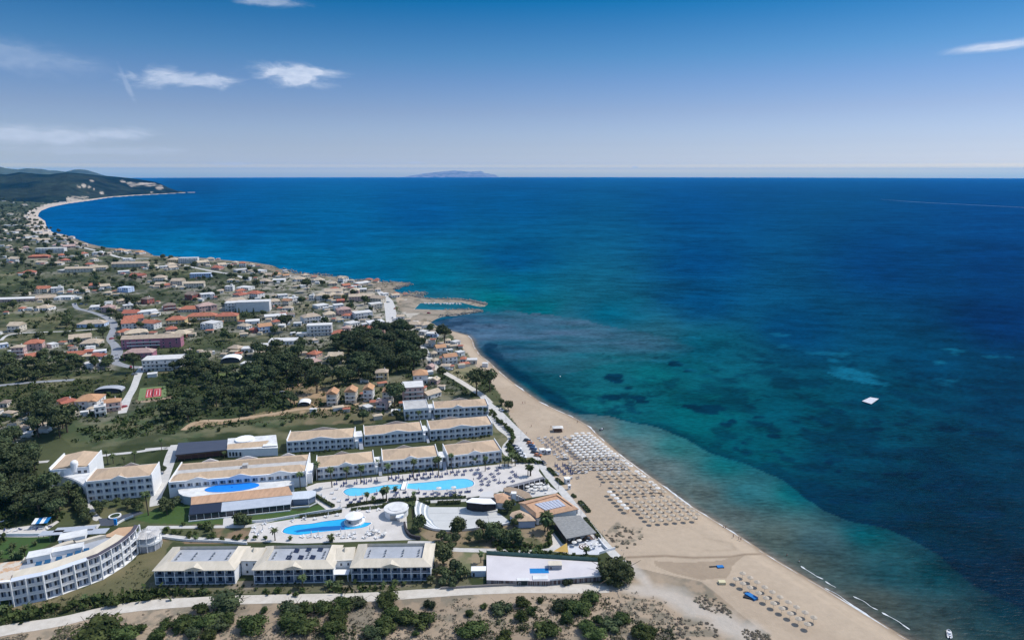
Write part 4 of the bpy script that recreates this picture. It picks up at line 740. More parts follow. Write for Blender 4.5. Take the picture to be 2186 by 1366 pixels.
# conservatory at its right end
P = G(*r3(1820, 925), LZ+3.2); o = thing('conservatory', 'white ribbed half-round conservatory with tables at the restaurant corner', 'conservatory', (P.x, P.y, LZ), rz)
m = MB(); rp = [(-6, -4), (3, -4.6), (6, -2), (6, 2.5), (4, 4), (-6, 4)]; m.prism(rp, 3.0, 3.25); inst('roof', m.mesh('roof', mat('ribbed_white', (.62, .66, .70), (.50, .54, .60), 1.4, .6, stretch=(3, .1, 1))), o)
m = MB(); m.prism([(x*.94, y*.92) for x, y in rp], 0, 2.9); inst('glazing', m.mesh('glazing', GLASS2), o)
m = MB(); m.prism([(-7, -6.4), (3.6, -6.6), (7.2, -3), (7.4, -2.6), (3.4, -6.9), (-7, -6.8)], 0, .7); inst('low_wall', m.mesh('low_wall', WHITE), o)
for x, y in rp[:4]: m = MB(); m.cyl(x*.98, y*.98, 0, 3, .1, n=6); inst('post', m.mesh('post', RAIL), o)
# navy slatted pavilion and vaulted white pavilion behind
r, _ = prism_thing('slatted_pavilion', 'long dark pavilion with navy slatted roof on brown posts', 'pavilion', r3.poly([(205, 418), (850, 352), (872, 225), (245, 268)]), 4.2, WOOD, NAVY, z0=3.2, trim=.3)
P = [G(*p, LZ+4) for p in r3.poly([(215, 414), (845, 350)])]
for i in range(8):
    t = i/7; x = P[0].x*(1-t)+P[1].x*t-r.location.x; y = P[0].y*(1-t)+P[1].y*t-r.location.y+.3
    m = MB(); m.box(x-.15, y, 0, x+.15, y+.3, 3.2); inst('post', m.mesh('post', WOOD), r)
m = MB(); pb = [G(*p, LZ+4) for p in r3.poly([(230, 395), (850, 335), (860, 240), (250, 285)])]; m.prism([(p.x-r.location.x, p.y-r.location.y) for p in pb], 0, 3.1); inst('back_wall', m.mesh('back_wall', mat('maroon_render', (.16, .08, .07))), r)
r, _ = prism_thing('vaulted_pavilion', 'white pavilion with tan vault and arched parapet behind the reception hall', 'pavilion', r3.poly([(860, 352), (1500, 330), (1476, 166), (874, 212)]), 4.6, WHITE, WHITE2)
c = r.location
quad('tan_vault', r3.poly([(858, 350), (1320, 312), (1390, 235), (866, 285)]), (4.65, 4.65, 5.4, 5.4), TAN)
m = MB(); m.cyl(*at(r3(1085, 232), 4.6)[:2], 4.5, 5.5, 5.2, n=20); inst('arched_parapet', m.mesh('arched_parapet', WHITE), r)
quad('roof_terrace', r3.poly([(1310, 310), (1500, 300), (1490, 282), (1320, 285)]), (5.3, 5.3, 5.3, 5.3), WHITE)
for x in (880, 920, 960, 1010): p = at(r3(x, 352), 4.6); inst('window', WIN2, r, (p[0], p[1]-.08, .6), rz, (1.1, 1, 2.6))
# ---------------- curved hotel bottom left
arc = r4.poly([(-420, 1345), (-200, 1325), (0, 1300), (180, 1280), (370, 1235), (590, 1190), (795, 1122), (980, 1052), (1155, 990), (1312, 930), (1450, 845), (1580, 762), (1680, 680), (1760, 600), (1806, 520)])
W_ = [G(*p) for p in arc]; c = W_[6].copy(); c.z = LZ
r = thing('curved_hotel', 'big white three-storey hotel with curved balcony facade, bottom left', 'hotel building', c)
A2 = [Vector((p.x-c.x, p.y-c.y)) for p in W_]; nr = []
for i in range(len(A2)):
    d = (A2[min(i+1, len(A2)-1)]-A2[max(i-1, 0)]).normalized(); nr.append(Vector((-d.y, d.x)))
def off(i, d): return (A2[i]+nr[i]*d)
H = 10.2; hs = 3.35; N_ = len(A2)
def strip(mb, i, d0, d1, za, zb, mi=0, g=0.0):
    mb.prism([tuple(off(i, d0)), tuple(off(i+1, d0)), tuple(off(i+1, d1)), tuple(off(i, d1))], za, zb, mi)
DEP = [16, 16, 16, 16, 17, 18, 19, 20, 20, 19, 17, 15, 12, 10, 8]
m = MB()
for i in range(N_-1): m.prism([tuple(off(i, 1.6)), tuple(off(i+1, 1.6)), tuple(off(i+1, DEP[i+1])), tuple(off(i, DEP[i]))], 0, H-.9)
inst('wall', m.mesh('wall', WHITE), r)
for k in range(0, 4):
    m = MB()
    for i in range(N_-1): strip(m, i, 0.05 if k < 3 else .3, 1.596, k*hs-(.22 if k else 0), k*hs+(.1))
    inst('balcony_slab', m.mesh('balcony_slab', WHITE), r)
for i in range(N_): m = MB(); p = off(i, .2); m.box(p.x-.24, p.y-.24, 0, p.x+.24, p.y+.24, H+.1); inst('column', m.mesh('column', WHITE), r)
for i in range(N_-1):
    d = A2[i+1]-A2[i]; a = atan2(d.y, d.x); ln = d.length
    for k in range(3):
        p = off(i, 1.52); nw = 2
        for j in range(nw):
            q = p+d.normalized()*(ln*(j+.08)/nw); inst('window', WIN, r, (q.x, q.y, k*hs+.15), a, (ln*.40, 1, 2.2))
        if k: q = off(i, .1)+d.normalized()*.2; inst('railing', RAILM, r, (q.x, q.y, k*hs+.12), a, (ln-.4, 1, 1))
m = MB()
for i in range(3, N_-1):
    v = [off(i, .1), off(i+1, .1), off(i+1, 1.7), off(i, 1.7)]; hh = (H-.15, H-.15, H+.45, H+.45)
    if i in (3, 4, 5, 6, 7): m.add([(p.x, p.y, h) for p, h in zip(v, hh)]+[(p.x, p.y, h-.15) for p, h in zip(v, hh)], [(0, 1, 2, 3), (7, 6, 5, 4), (0, 4, 5, 1)])
inst('glass_canopy', m.mesh('glass_canopy', mat('pale_canopy', (.60, .64, .72), rough=.4)), r)
m = MB()
for i in range(8, N_-1):
    v = [off(i, .1), off(i+1, .1), off(i+1, 1.9), off(i, 1.9)]; hh = (H-.15, H-.15, H+.4, H+.4); m.add([(p.x, p.y, h) for p, h in zip(v, hh)]+[(p.x, p.y, h-.15) for p, h in zip(v, hh)], [(0, 1, 2, 3), (7, 6, 5, 4), (0, 4, 5, 1)])
inst('slate_canopy', m.mesh('slate_canopy', mat('slate', (.07, .065, .085))), r)
m = MB()
for i in range(3, N_-3):   # cream tiled band and rim round the sunken roof
    d0, d1 = off(i, 5.8), off(i+1, 5.8)
    v = [off(i, 1.9), off(i+1, 1.9), d1, d0]; hh = (H+.2, H+.2, H+1.0, H+1.0); m.add([(p.x, p.y, h) for p, h in zip(v, hh)]+[(p.x, p.y, H-.9) for p in v], [(0, 1, 2, 3), (3, 2, 6, 7), (0, 4, 5, 1), (1, 5, 6, 2), (0, 3, 7, 4)])
for i in range(3, N_-3):
    e0, e1 = DEP[i], DEP[i+1]; v = [off(i, e0-2.2), off(i+1, e1-2.2), off(i+1, e1+.2), off(i, e0+.2)]; m.add([(p.x, p.y, H+.5) for p in v]+[(p.x, p.y, H-.9) for p in v], [(0, 1, 2, 3), (0, 4, 5, 1), (3, 2, 6, 7)])
inst('tiled_roof_band', m.mesh('tiled_roof_band', CREAM), r)
m = MB()
for i in range(3, N_-3): m.prism([tuple(off(i, 5.82)), tuple(off(i+1, 5.82)), tuple(off(i+1, DEP[i+1]-2.22)), tuple(off(i, DEP[i]-2.22))], H-.9, H-.75)
inst('sunken_roof', m.mesh('sunken_roof', GREYR), r)
m = MB()
for i in range(0, 3): m.prism([tuple(off(i, 1.62)), tuple(off(i+1, 1.62)), tuple(off(i+1, DEP[i+1]-.3)), tuple(off(i, DEP[i]-.3))], H-.9, H-.6)
inst('terracotta_terrace', m.mesh('terracotta_terrace', mat('terracotta_tiles', (.52, .33, .20), (.58, .52, .44), .22, .9, lo=.45, hi=.5)), r)
m = MB()
for i in range(N_-3, N_-1): m.prism([tuple(off(i, 1.9)), tuple(off(i+1, 1.9)), tuple(off(i+1, DEP[i+1])), tuple(off(i, DEP[i]))], H-.9, H-.3)
inst('orange_roof', m.mesh('orange_roof', mat('orange_screed', (.55, .36, .22), (.48, .31, .19), .4)), r)
SOL = MB(); SOL.add([(-1.6, -1.2, .2), (1.6, -1.2, .2), (1.6, 1.0, 1.5), (-1.6, 1.0, 1.5), (-1.6, -1.2, .1), (1.6, -1.2, .1), (1.6, 1.0, 1.4), (-1.6, 1.0, 1.4)], [(0, 1, 2, 3), (7, 6, 5, 4), (0, 4, 5, 1), (1, 5, 6, 2), (2, 6, 7, 3), (3, 7, 4, 0)]); SOL.bar((-1.4, .9, 0), (-1.4, .9, 1.4), .05); SOL.bar((1.4, .9, 0), (1.4, .9, 1.4), .05)
SOLM = SOL.mesh('solar_panel', mat('solar_glass', (.02, .09, .20), (.03, .13, .26), 1.5, .25, spec=.6))
for k, (x, y) in enumerate([(495, 730), (605, 705), (750, 665), (885, 625), (990, 590), (1095, 560)]):
    p = G(*r4(x, y), LZ+H-.5); o = inst('solar_panel', SOLM, None, (p.x, p.y, LZ+H-.74), radians(20), .62); tag(o, 'tilted blue solar panel', 'solar panel', 'solar panels on the curved hotel', True)
for (x, y, w, d, h, lab) in [(510, 640, 7.5, 5, 2.2, 'white plant room with door, left on the curved hotel roof'), (830, 560, 12, 3.6, 1.7, 'long white plant room in the middle of the curved hotel roof'), (930, 400, 9, 5.5, 2.0, 'pale sloping plant room at the back of the curved hotel roof')]:
    p = G(*r4(x, y), LZ+H); o = thing('plant_room', lab, 'plant room', (p.x, p.y, LZ+H-.74), radians(24)); m = MB(); m.box(-w/2, -d/2, 0, w/2, d/2, h); inst('wall', m.mesh('wall', WHITE), o)
    m = MB(); m.box(-w/2-.2, -d/2-.2, h, w/2+.2, d/2+.2, h+.18); inst('roof', m.mesh('roof', WHITE2), o); inst('door', WIN2, o, (-w/2+1, -d/2-.03, 0), 0, (.9, 1, 1.7))
# round pavilion at the end of the curve
P = G(*r4(1900, 520)); P.z = LZ
o = thing('round_pavilion', 'round white two-level pavilion with spiky reed roof at the end of the curved hotel', 'pavilion', P); o.scale = (.80, .80, .84)
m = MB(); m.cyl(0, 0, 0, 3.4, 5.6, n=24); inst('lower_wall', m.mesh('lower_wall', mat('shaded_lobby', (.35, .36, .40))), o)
m = MB(); m.cyl(0, 0, 3.4, 4.5, 6.0, n=24); inst('balcony', m.mesh('balcony', WHITE), o)
for i in range(10): a = 2*pi*i/10; m = MB(); m.cyl(5.9*cos(a), 5.9*sin(a), 0, 7.6, .2, n=6); inst('column', m.mesh('column', WHITE), o)
m = MB(); m.cyl(0, 0, 7.4, 8.7, 5.9, 1.0, n=24)
for i in range(40): a = 2*pi*i/40; m.bar((1.5*cos(a), 1.5*sin(a), 8.75), (6.7*cos(a), 6.7*sin(a), 7.75), .12, 4)
inst('reed_roof', m.mesh('reed_roof', mat('white_reed', (.74, .72, .70), (.55, .53, .51), 2)), o)
# ---------------- three-part bottom hotel
def sunken(name, label, A, B, D, bays, panels=()):
    A = G(*A); B = G(*B); A.z = LZ; rz = heading(A, B); L = (B-A).length; H = 6.5; bw = L/bays; hs = 3.1
    r = thing(name, label, 'hotel building', A, rz, 'flat-roofed hotel blocks along the dirt road')
    m = MB(); m.box(.1, 1.5, 0, L-.1, D, H-.3); inst('wall', m.mesh('wall', WHITE), r)
    m = MB()
    for i in range(bays+1): w = .13 if 0 < i < bays else .25; m.box(max(0, i*bw-w), 0, 0, min(L, i*bw+w), 1.496, H-.3)
    for z in (0, hs): m.box(.004, .02, z, L-.004, 1.49, z+.28)
    m.box(.004, .02, H-.9, L-.004, 1.49, H-.3); inst('balcony_frame', m.mesh('balcony_frame', WHITE), r)
    for k in range(2):
        for b in range(bays):
            addwin(r, (b*bw+.35, 1.44, k*hs+.3), (bw-.7, 1, 2.1)); inst('railing', RG, r, (b*bw+.14, .1, k*hs+.28), 0, (bw-.28, 1, 1))
    s, o_ = 3.6, .5; z0, z1_, zf = H-.3, H+1.1, H-.2
    out = [(-o_, -o_), (L+o_, -o_), (L+o_, D+o_), (-o_, D+o_)]; inn = [(s, s), (L-s, s), (L-s, D-1.6), (s, D-1.6)]
    m = MB(); m.add([(x, y, z0) for x, y in out]+[(x, y, z1_) for x, y in inn]+[(x, y, zf) for x, y in inn]+[(x, y, z0-.2) for x, y in out], [(i, (i+1) % 4, (i+1) % 4+4, i+4) for i in range(4)]+[(i+4, (i+1) % 4+4, (i+1) % 4+8, i+8) for i in range(4)]+[(i+12, (i+1) % 4+12, (i+1) % 4, i) for i in range(4)]+[(15, 14, 13, 12)])
    inst('tiled_skirt_roof', m.mesh('tiled_skirt_roof', CREAM), r)
    m = MB(); m.box(s+.01, s+.01, zf-.1, L-s-.01, D-1.61, zf+.02); inst('sunken_roof', m.mesh('sunken_roof', GREYR), r)
    a, b = bays*.38, bays*.62; c = (a+b)/2*bw; w = 4.0
    m = MB(); m.add([(c-w, -.3, z0), (c+w, -.3, z0), (c, -.3, z0+1.3), (c, 3, z0+1.35), (c-w, .2, z0), (c+w, .2, z0)], [(0, 1, 2), (0, 2, 3), (1, 3, 2)]); inst('pediment', m.mesh('pediment', CREAM), r)
    for fx_ in (.08, .35, .65, .92):
        x = s+(L-2*s)*fx_; m = MB()
        for y in (D*.42, D*.55, D*.66): m.box(x-.25, y, zf, x+.25, y+.5, zf+.7); m.bar((x-.6, y-.4, zf+.35), (x, y, zf+.6), .09, 5)
        inst('roof_vents', m.mesh('roof_vents', METAL), r)
    for (fx_, fy_) in panels:
        p = Vector((s+(L-2*s)*fx_, s+(D-s-1.6)*fy_)); w_ = A+Vector((p.x*cos(rz)-p.y*sin(rz), p.x*sin(rz)+p.y*cos(rz), 0))
        o = inst('solar_panel', SOLD, None, (w_.x, w_.y, LZ+zf+.03), rz-.25, .66); tag(o, 'dark solar panel on the middle flat roof', 'solar panel', 'solar panels on the middle flat roof', True)
    return r, L
SOLD = SOLM.copy(); SOLD.materials.clear(); SOLD.materials.append(mat('dark_solar', (.025, .035, .07), (.04, .05, .09), 1.5, .25, spec=.6))
RG = MB(); RG.box(0, 0, 0, 1, .02, .9); RG.box(0, -.01, .88, 1, .03, .95); RG = RG.mesh('railing', mat('smoked_glass', (.10, .13, .19), rough=.15, spec=.5))
sunken('low_hotel', 'white two-storey hotel block with empty sunken roof, left along the dirt road', (332, 1248), (503, 1246), 16, 8)
sunken('low_hotel', 'white two-storey hotel block with solar panels on its roof, along the dirt road', (543, 1246), (713, 1243), 16, 8, [(.42, .75), (.62, .8), (.82, .8), (.35, .3), (.55, .3), (.75, .3)])
sunken('low_hotel', 'white two-storey hotel block with empty sunken roof, right along the dirt road', (751, 1241), (920, 1239), 16, 8)
def low_link(label, A, B, d0, D):
    A = G(*A); B = G(*B); A.z = LZ; rz = heading(A, B); L = (B-A).length
    r = thing('hotel_link', label, 'hotel building', A, rz); m = MB(); m.box(-.1, d0, 0, L+.1, D, 6.4); inst('wall', m.mesh('wall', WHITE), r)
    m = MB(); m.add([(-.6, d0-.4, 6.35), (L+.6, d0-.4, 6.35), (L+.6, D, 7.1), (-.6, D, 7.1), (-.6, d0-.4, 6.1), (L+.6, d0-.4, 6.1), (L+.6, D, 6.1), (-.6, D, 6.1)], [(0, 1, 2, 3), (0, 4, 5, 1), (2, 6, 7, 3), (7, 6, 5, 4)]); inst('roof', m.mesh('roof', CREAM), r)
    m = MB(); m.cyl(L*.45, d0+6, 6.6, 8.3, 1.5, .1, n=4); inst('skylight', m.mesh('skylight', CREAM), r)
    for k in range(2):
        for x in (.25, .7): inst('window', WIN2, r, (L*x, d0-.04, .8+3.1*k), 0, (.8, 1, 1.2))
low_link('cream-roofed link set back between the left and middle flat-roofed hotel blocks', (505, 1246), (541, 1246), 6, 14)
low_link('cream-roofed link with white porch between the middle and right flat-roofed blocks', (715, 1243), (749, 1241), 5, 13)
P = G(731, 1236); o = thing('porch', 'small white canopy porch in the right gap of the flat-roofed hotel', 'porch', (P.x, P.y, LZ)); m = MB(); m.box(-2.8, -1.6, 2.9, 2.8, 1.8, 3.15); inst('roof', m.mesh('roof', WHITE), o)
for x in (-2.6, 2.4): m = MB(); m.box(x, -1.5, 0, x+.2, -1.3, 2.9); inst('post', m.mesh('post', WHITE), o)
# ---------------- amphitheatre and stage
outer = q5.poly([(255, 470), (222, 600), (240, 750), (300, 850), (420, 930), (600, 985), (850, 1003), (1200, 985), (1500, 952), (1800, 912), (2000, 868), (1980, 800), (1850, 700), (1750, 640), (1740, 590), (1190, 545), (500, 545), (330, 470)])
O_ = [G(*p) for p in outer]; c = sum(O_, Vector())/len(O_); c.z = LZ
r = thing('amphitheatre', 'open-air theatre with big pale floor and curved white seating steps at left', 'theatre', c)
P2 = [(p.x-c.x, p.y-c.y) for p in O_]
FLOOR = mat('pale_floor', (.56, .565, .55), (.50, .505, .49), .12, .9)
m = MB(); m.prism(P2, -.2, .10); inst('floor', m.mesh('floor', FLOOR), r)
m = MB()
for a, b in (((1040, 545), (1110, 990)), ((1560, 660), (1650, 930)), ((500, 660), (1040, 655)), ((540, 800), (1080, 795)), ((1110, 770), (1900, 730))):
    A_, B2 = G(*q5(*a)), G(*q5(*b)); d = (B2-A_).normalized(); n_ = Vector((-d.y, d.x))*.12; m.prism([(p.x-c.x, p.y-c.y) for p in (A_+Vector((n_.x, n_.y, 0)), B2+Vector((n_.x, n_.y, 0)), B2-Vector((n_.x, n_.y, 0)), A_-Vector((n_.x, n_.y, 0)))], .09, .108)
inst('floor_joints', m.mesh('floor_joints', mat('joint_grey', (.36, .36, .36))), r)
STP = mat('pale_blue_steps', (.40, .44, .47), (.34, .38, .41), .4)
path = smooth_path(q5.poly([(255, 470), (222, 600), (240, 750), (300, 850), (420, 930), (600, 985), (850, 1003)]), 5)
ce = q5(900, 640)
for k in range(6):
    m = MB(); h = 1.5-k*.24; f0 = 1-k*.062; f1 = f0-.055; pv = None
    for i, (x, y) in enumerate(path):
        w = 1 if i < 18 else max(0.0, 1-(i-18)/14)
        a = G(ce[0]+(x-ce[0])*(1-(1-f0)*w), ce[1]+(y-ce[1])*(1-(1-f0)*w)); b = G(ce[0]+(x-ce[0])*(1-(1-f1)*w), ce[1]+(y-ce[1])*(1-(1-f1)*w))
        if pv: m.prism([(pv[0].x-c.x, pv[0].y-c.y), (a.x-c.x, a.y-c.y), (b.x-c.x, b.y-c.y), (pv[1].x-c.x, pv[1].y-c.y)], .1, h*(.35+.65*w))
        pv = (a, b)
    inst('seating_step', m.mesh('seating_step', STP if k % 2 else WHITE), r)
m = MB(); Q = smooth_path(q5.poly([(600, 985), (850, 1003), (1200, 985), (1500, 952), (1800, 912), (2000, 868)]), 4); pv = None
for x, y in Q:
    a = G(x, y); 
    if pv is not None: m.prism([(pv.x-c.x, pv.y-c.y), (a.x-c.x, a.y-c.y), (a.x-c.x, a.y-c.y+.5), (pv.x-c.x, pv.y-c.y+.5)], 0, 1.1)
    pv = a
inst('rim_wall', m.mesh('rim_wall', WHITE), r)
base = [G(*p) for p in q5.poly([(1192, 600), (1300, 640), (1500, 652), (1735, 612), (1735, 575), (1690, 545), (1230, 540), (1192, 565)])]; c = sum(base, Vector())/len(base); c.z = LZ
r = thing('stage', 'black-fronted stage box under a white curved roof on the theatre floor', 'stage', c)
f = [(p.x-c.x, p.y-c.y) for p in base]; m = MB(); m.prism(f, .1, 5.0); inst('black_screen', m.mesh('black_screen', BLACK), r)
rf = [G(*p, LZ+5.2) for p in q5.poly([(1180, 432), (1190, 450), (1500, 482), (1735, 480), (1735, 462), (1640, 378), (1290, 368)])]; m = MB(); m.prism([(p.x-c.x, p.y-c.y) for p in rf], 5.0, 5.2); inst('roof', m.mesh('roof', WHITE), r)
m = MB(); m.prism([(x*1.12, y*1.1-.6) for x, y in f], .1, .55); inst('platform', m.mesh('platform', FLOOR), r)
# round bar
P = G(846.6, 1098); P.z = LZ; r = thing('round_bar', 'round white flat-roofed bar building between the two pools', 'bar', P)
m = MB(); m.cyl(0, 0, 0, 3.2, 5.3, n=28); inst('wall', m.mesh('wall', WHITE), r)
m = MB(); m.cyl(0, 0, 3.2, 3.55, 5.7, n=32); m.cyl(0, 0, 3.55, 3.75, 3.6, n=24); inst('roof', m.mesh('roof', WHITE2), r)
m = MB(); m.box(1.0, -8.2, 2.6, 4.2, -4.5, 2.9); inst('porch_roof', m.mesh('porch_roof', WHITE), r)
m = MB(); m.box(-2, -5.5, 0, 1, -4.9, 2.4); inst('bar_counter', m.mesh('bar_counter', METAL), r)
# ---------------- pools
POOLW = mat('pool_water', (.10, .50, .72), (.13, .55, .76), .25, .12, bump=.04, bscale=1.5, spec=.3)
POOLW2 = mat('deep_pool_water', (.01, .36, .68), (.03, .44, .76), .12, .12, bump=.04, bscale=1.5, spec=.3)
RIM = mat('coping', (.72, .70, .67)); NAVYT = mat('navy_tiles', (.01, .07, .22))
DECK = mat('pale_paving', (.62, .585, .55), (.53, .50, .465), .15, .9, world=True)
dk1 = [(652, 1040), (676, 1031), (812, 1017), (940, 1004), (1075, 990), (1110, 988), (1155, 990), (1150, 1005), (1160, 1018), (1090, 1036), (1060, 1052), (1000, 1062), (880, 1068), (760, 1077), (720, 1084), (700, 1090), (665, 1064)]
sheet('paving', dk1, DECK, .05)
dk2 = y2.poly([(565, 770), (590, 710), (690, 690), (850, 665), (1000, 640), (1130, 610)])+y3.poly([(370, 660), (450, 650), (570, 700), (575, 790), (620, 830), (300, 840), (0, 850)])+y2.poly([(650, 800), (560, 800)])
sheet('paving', dk2, DECK, .056)
def pool(label, pts, water, rimw=.5):
    P = [G(*p) for p in pts]; Q = smooth_path([(p.x, p.y) for p in P+[P[0]]], 4)[:-1]; c = Vector((sum(q[0] for q in Q)/len(Q), sum(q[1] for q in Q)/len(Q), LZ))
    o = thing('swimming_pool', label, 'swimming pool', c); q = [(a-c.x, b-c.y) for a, b in Q]; n = len(q)
    ar = sum(q[i][0]*q[(i+1) % n][1]-q[(i+1) % n][0]*q[i][1] for i in range(n)); q = q if ar > 0 else q[::-1]
    m = MB(); m.prism(q, -.3, .078); inst('water', m.mesh('water', water), o)
    m = MB(); 
    nrm = []
    for i in range(n): d = Vector(q[(i+1) % n])-Vector(q[i-1]); d.normalize(); nrm.append(Vector((d.y, -d.x)))
    def ring(mb, r0, r1, z):
        for i in range(n):
            j = (i+1) % n; a, b = Vector(q[i]), Vector(q[j]); mb.add([(*(a+nrm[i]*r0), z), (*(b+nrm[j]*r0), z), (*(b+nrm[j]*r1), z), (*(a+nrm[i]*r1), z)], [(3, 2, 1, 0)])
    ring(m, -.02, rimw, .125); inst('coping', m.mesh('coping', RIM), o)
    m = MB(); ring(m, -.32, 0, .085); inst('waterline_tiles', m.mesh('waterline_tiles', NAVYT), o); return o, q, c
L1 = [(732.5, 1050), (738, 1044.6), (752, 1041), (777, 1041.5), (802, 1038.4), (826.7, 1034.5), (862, 1033), (872, 1032), (915, 1028.6), (945, 1025), (970, 1022.4), (993, 1021.8), (1007, 1025.5), (1012, 1031.4), (1007, 1038), (983.5, 1043), (942, 1045.8), (901, 1046), (872, 1043), (861.5, 1042.5), (826.7, 1046.5), (795.6, 1052.4), (770.7, 1057.7), (752, 1059), (739.6, 1056.5)]
pool('long light-blue pool with two lobes and a little white bridge', L1, POOLW)
A, B = G(867, 1030), G(867, 1046); r = thing('footbridge', 'little white footbridge across the waist of the long pool', 'bridge', (A.x, (A.y+B.y)/2, LZ)); Lb = (A-B).length
m = MB(); m.box(-1.2, -Lb/2, .12, 1.2, Lb/2, .5); inst('deck', m.mesh('deck', WHITE), r)
for x in (-1.2, 1.1): m = MB(); m.box(x, -Lb/2, .5, x+.1, Lb/2, 1.3); inst('parapet', m.mesh('parapet', WHITE), r)
L2 = [(603, 1134), (609, 1127), (627, 1121), (645, 1119), (664, 1117.4), (694, 1112), (720, 1109), (738.5, 1106.4), (760, 1102), (779, 1104), (768, 1110), (775, 1114.5), (792, 1115.5), (788, 1120.5), (777, 1125.5), (755, 1129), (720, 1132.3), (680, 1136.2), (642, 1141.8), (616, 1140), (605, 1137)]
o, q, c = pool('deep-blue curving pool with a dolphin-dark floor and a white bar island', L2, POOLW2)
m = MB(); dz_ = [G(*p) for p in y2.poly([(825, 738), (900, 725), (1000, 712), (1120, 706), (1125, 728), (1020, 735), (930, 738), (870, 742), (835, 750), (850, 742)])]; m.prism([(p.x-c.x, p.y-c.y) for p in dz_], 0, .082); inst('dark_floor_motif', m.mesh('dark_floor_motif', mat('dark_pool_floor', (.005, .12, .38), rough=.15)), o)
P = G(*q6(925, 1270)); P.z = LZ; r = thing('pool_bar', 'white octagonal bar with umbrella roof on the island in the curving pool', 'bar', P)
m = MB(); m.cyl(0, 1.6, .08, .6, 4.6, n=16); inst('island', m.mesh('island', WHITE), r)
m = MB(); m.cyl(0, 1.6, .6, 2.9, 3.6, n=8); inst('wall', m.mesh('wall', mat('pale_grey_bar', (.5, .48, .47))), r)
m = MB(); m.cyl(0, 1.6, 2.9, 3.1, 4.0, n=16); m.cyl(0, 1.6, 3.1, 3.9, 3.9, .3, n=16); inst('roof', m.mesh('roof', WHITE), r)
for i in range(4): a = -pi*.15-pi*.7*i/3; inst('window', WIN2, r, (3.42*cos(a)-.8, 1.6+3.42*sin(a), 1.1), a+pi/2, (1.6, 1, 1.2))
# ---------------- taverna complex by the promenade
def skirt(label, pix, inner, h, h2, glass):
    P = [G(x, y, LZ+h) for x, y in pix]; c = sum(P, Vector())/len(P); c.z = LZ; r = thing('taverna', label, 'restaurant', c)
    loc = lambda p, hh: (G(*p, LZ+hh).x-c.x, G(*p, LZ+hh).y-c.y)
    f = [loc(p, h) for p in pix]; g = [loc(p, h2) for p in inner]; n = len(f)
    cx = sum(x for x, y in f)/n; cy = sum(y for x, y in f)/n
    m = MB(); m.prism([((x-cx)*.93+cx, (y-cy)*.9+cy) for x, y in f], 0, h-.1); inst('wall', m.mesh('wall', WHITE), r)
    m = MB(); m.add([(x, y, h) for x, y in f]+[(x, y, h2) for x, y in g]+[(x, y, h2-.5) for x, y in g]+[(x, y, h-.15) for x, y in f], [(i, (i+1) % n, (i+1) % n+n, i+n) for i in range(n)]+[(i+n, (i+1) % n+n, (i+1) % n+2*n, i+2*n) for i in range(n)]+[(i+3*n, (i+1) % n+3*n, (i+1) % n, i) for i in range(n)]+[tuple(range(2*n, 3*n))]); inst('tiled_roof', m.mesh('tiled_roof', TAN2), r)
    gg = [loc(p, h2-.4) for p in glass]
    for i in range(7):
        t0, t1 = i/7+.012, (i+1)/7-.012; a = [tuple(u*(1-t)+v*t for u, v in zip(gg[0], gg[1])) for t in (t0, t1)]; b = [tuple(u*(1-t)+v*t for u, v in zip(gg[3], gg[2])) for t in (t0, t1)]
        m = MB(); m.prism([a[0], a[1], b[1], b[0]], h2-.52, h2-.15); inst('skylight_panel', m.mesh('skylight_panel', mat('skylight', (.50, .52, .60), (.42, .44, .50), .8, .3)), r)
    return r
skirt('large tan-roofed taverna with a ribbed glass skylight beside the promenade', q3.poly([(395, 790), (720, 1068), (1500, 905), (1100, 615)]), q3.poly([(520, 810), (720, 975), (1390, 850), (1100, 650)]), 4.0, 5.2, q3.poly([(680, 850), (860, 950), (1260, 850), (1110, 730)])[::1] if False else q3.poly([(890, 935), (1265, 850), (1130, 735), (690, 820)]))
for x, y in ((1220, 1015), (1370, 985)):
    p = G(*q3(x, y+20), LZ); o = inst('glazed_door', WIN2, None, (p.x-2.5, p.y, LZ), radians(8), (5.5, 1, 2.6)); tag(o, 'dark glazed front of the tan-roofed taverna, '+('left of its white pier' if x < 1300 else 'right of its white pier'), 'glass door')
r, pts = prism_thing('thatched_shelter', 'big grey thatched shade roof on posts above the white terrace', 'shelter', q4.poly([(800, 165), (1210, 132), (1452, 385), (1020, 470)]), 3.4, THATCH, THATCH, z0=3.0, trim=.25)
for i in range(4):
    for t in (0, .33, .66): a, b = pts[i], pts[(i+1) % 4]; m = MB(); m.cyl((a[0]*(1-t)+b[0]*t)*.95, (a[1]*(1-t)+b[1]*t)*.95, 0, 3.0, .15, n=6); inst('post', m.mesh('post', WOOD), r)
m = MB(); m.prism([(x*.93, y*.93) for x, y in pts], 0, .12); inst('floor', m.mesh('floor', mat('brown_deck', (.13, .09, .07))), r)
sheet('terrace', q4.poly([(790, 330), (960, 545), (1025, 560), (1060, 690), (800, 660), (700, 660), (820, 560), (800, 400)]), mat('beige_paving', (.60, .56, .50)), .053)
sheet('terrace', q4.poly([(1025, 480), (1440, 400), (1610, 645), (1490, 710), (1050, 700)]), mat('white_paving', (.62, .63, .66), (.53, .54, .58), .3, world=True), .06)
P = G(*q4(1275, 598)); o = thing('mosaic_table', 'round brown and white patterned fire table on the white terrace', 'table', (P.x, P.y, LZ+.06))
for i, (ra, mm) in enumerate(((2.1, WOOD), (1.6, WHITE), (1.1, WOOD), (.5, WHITE))): m = MB(); m.cyl(0, 0, 0, .2+.08*i, ra, n=20); inst('ring', m.mesh('ring', mm), o)
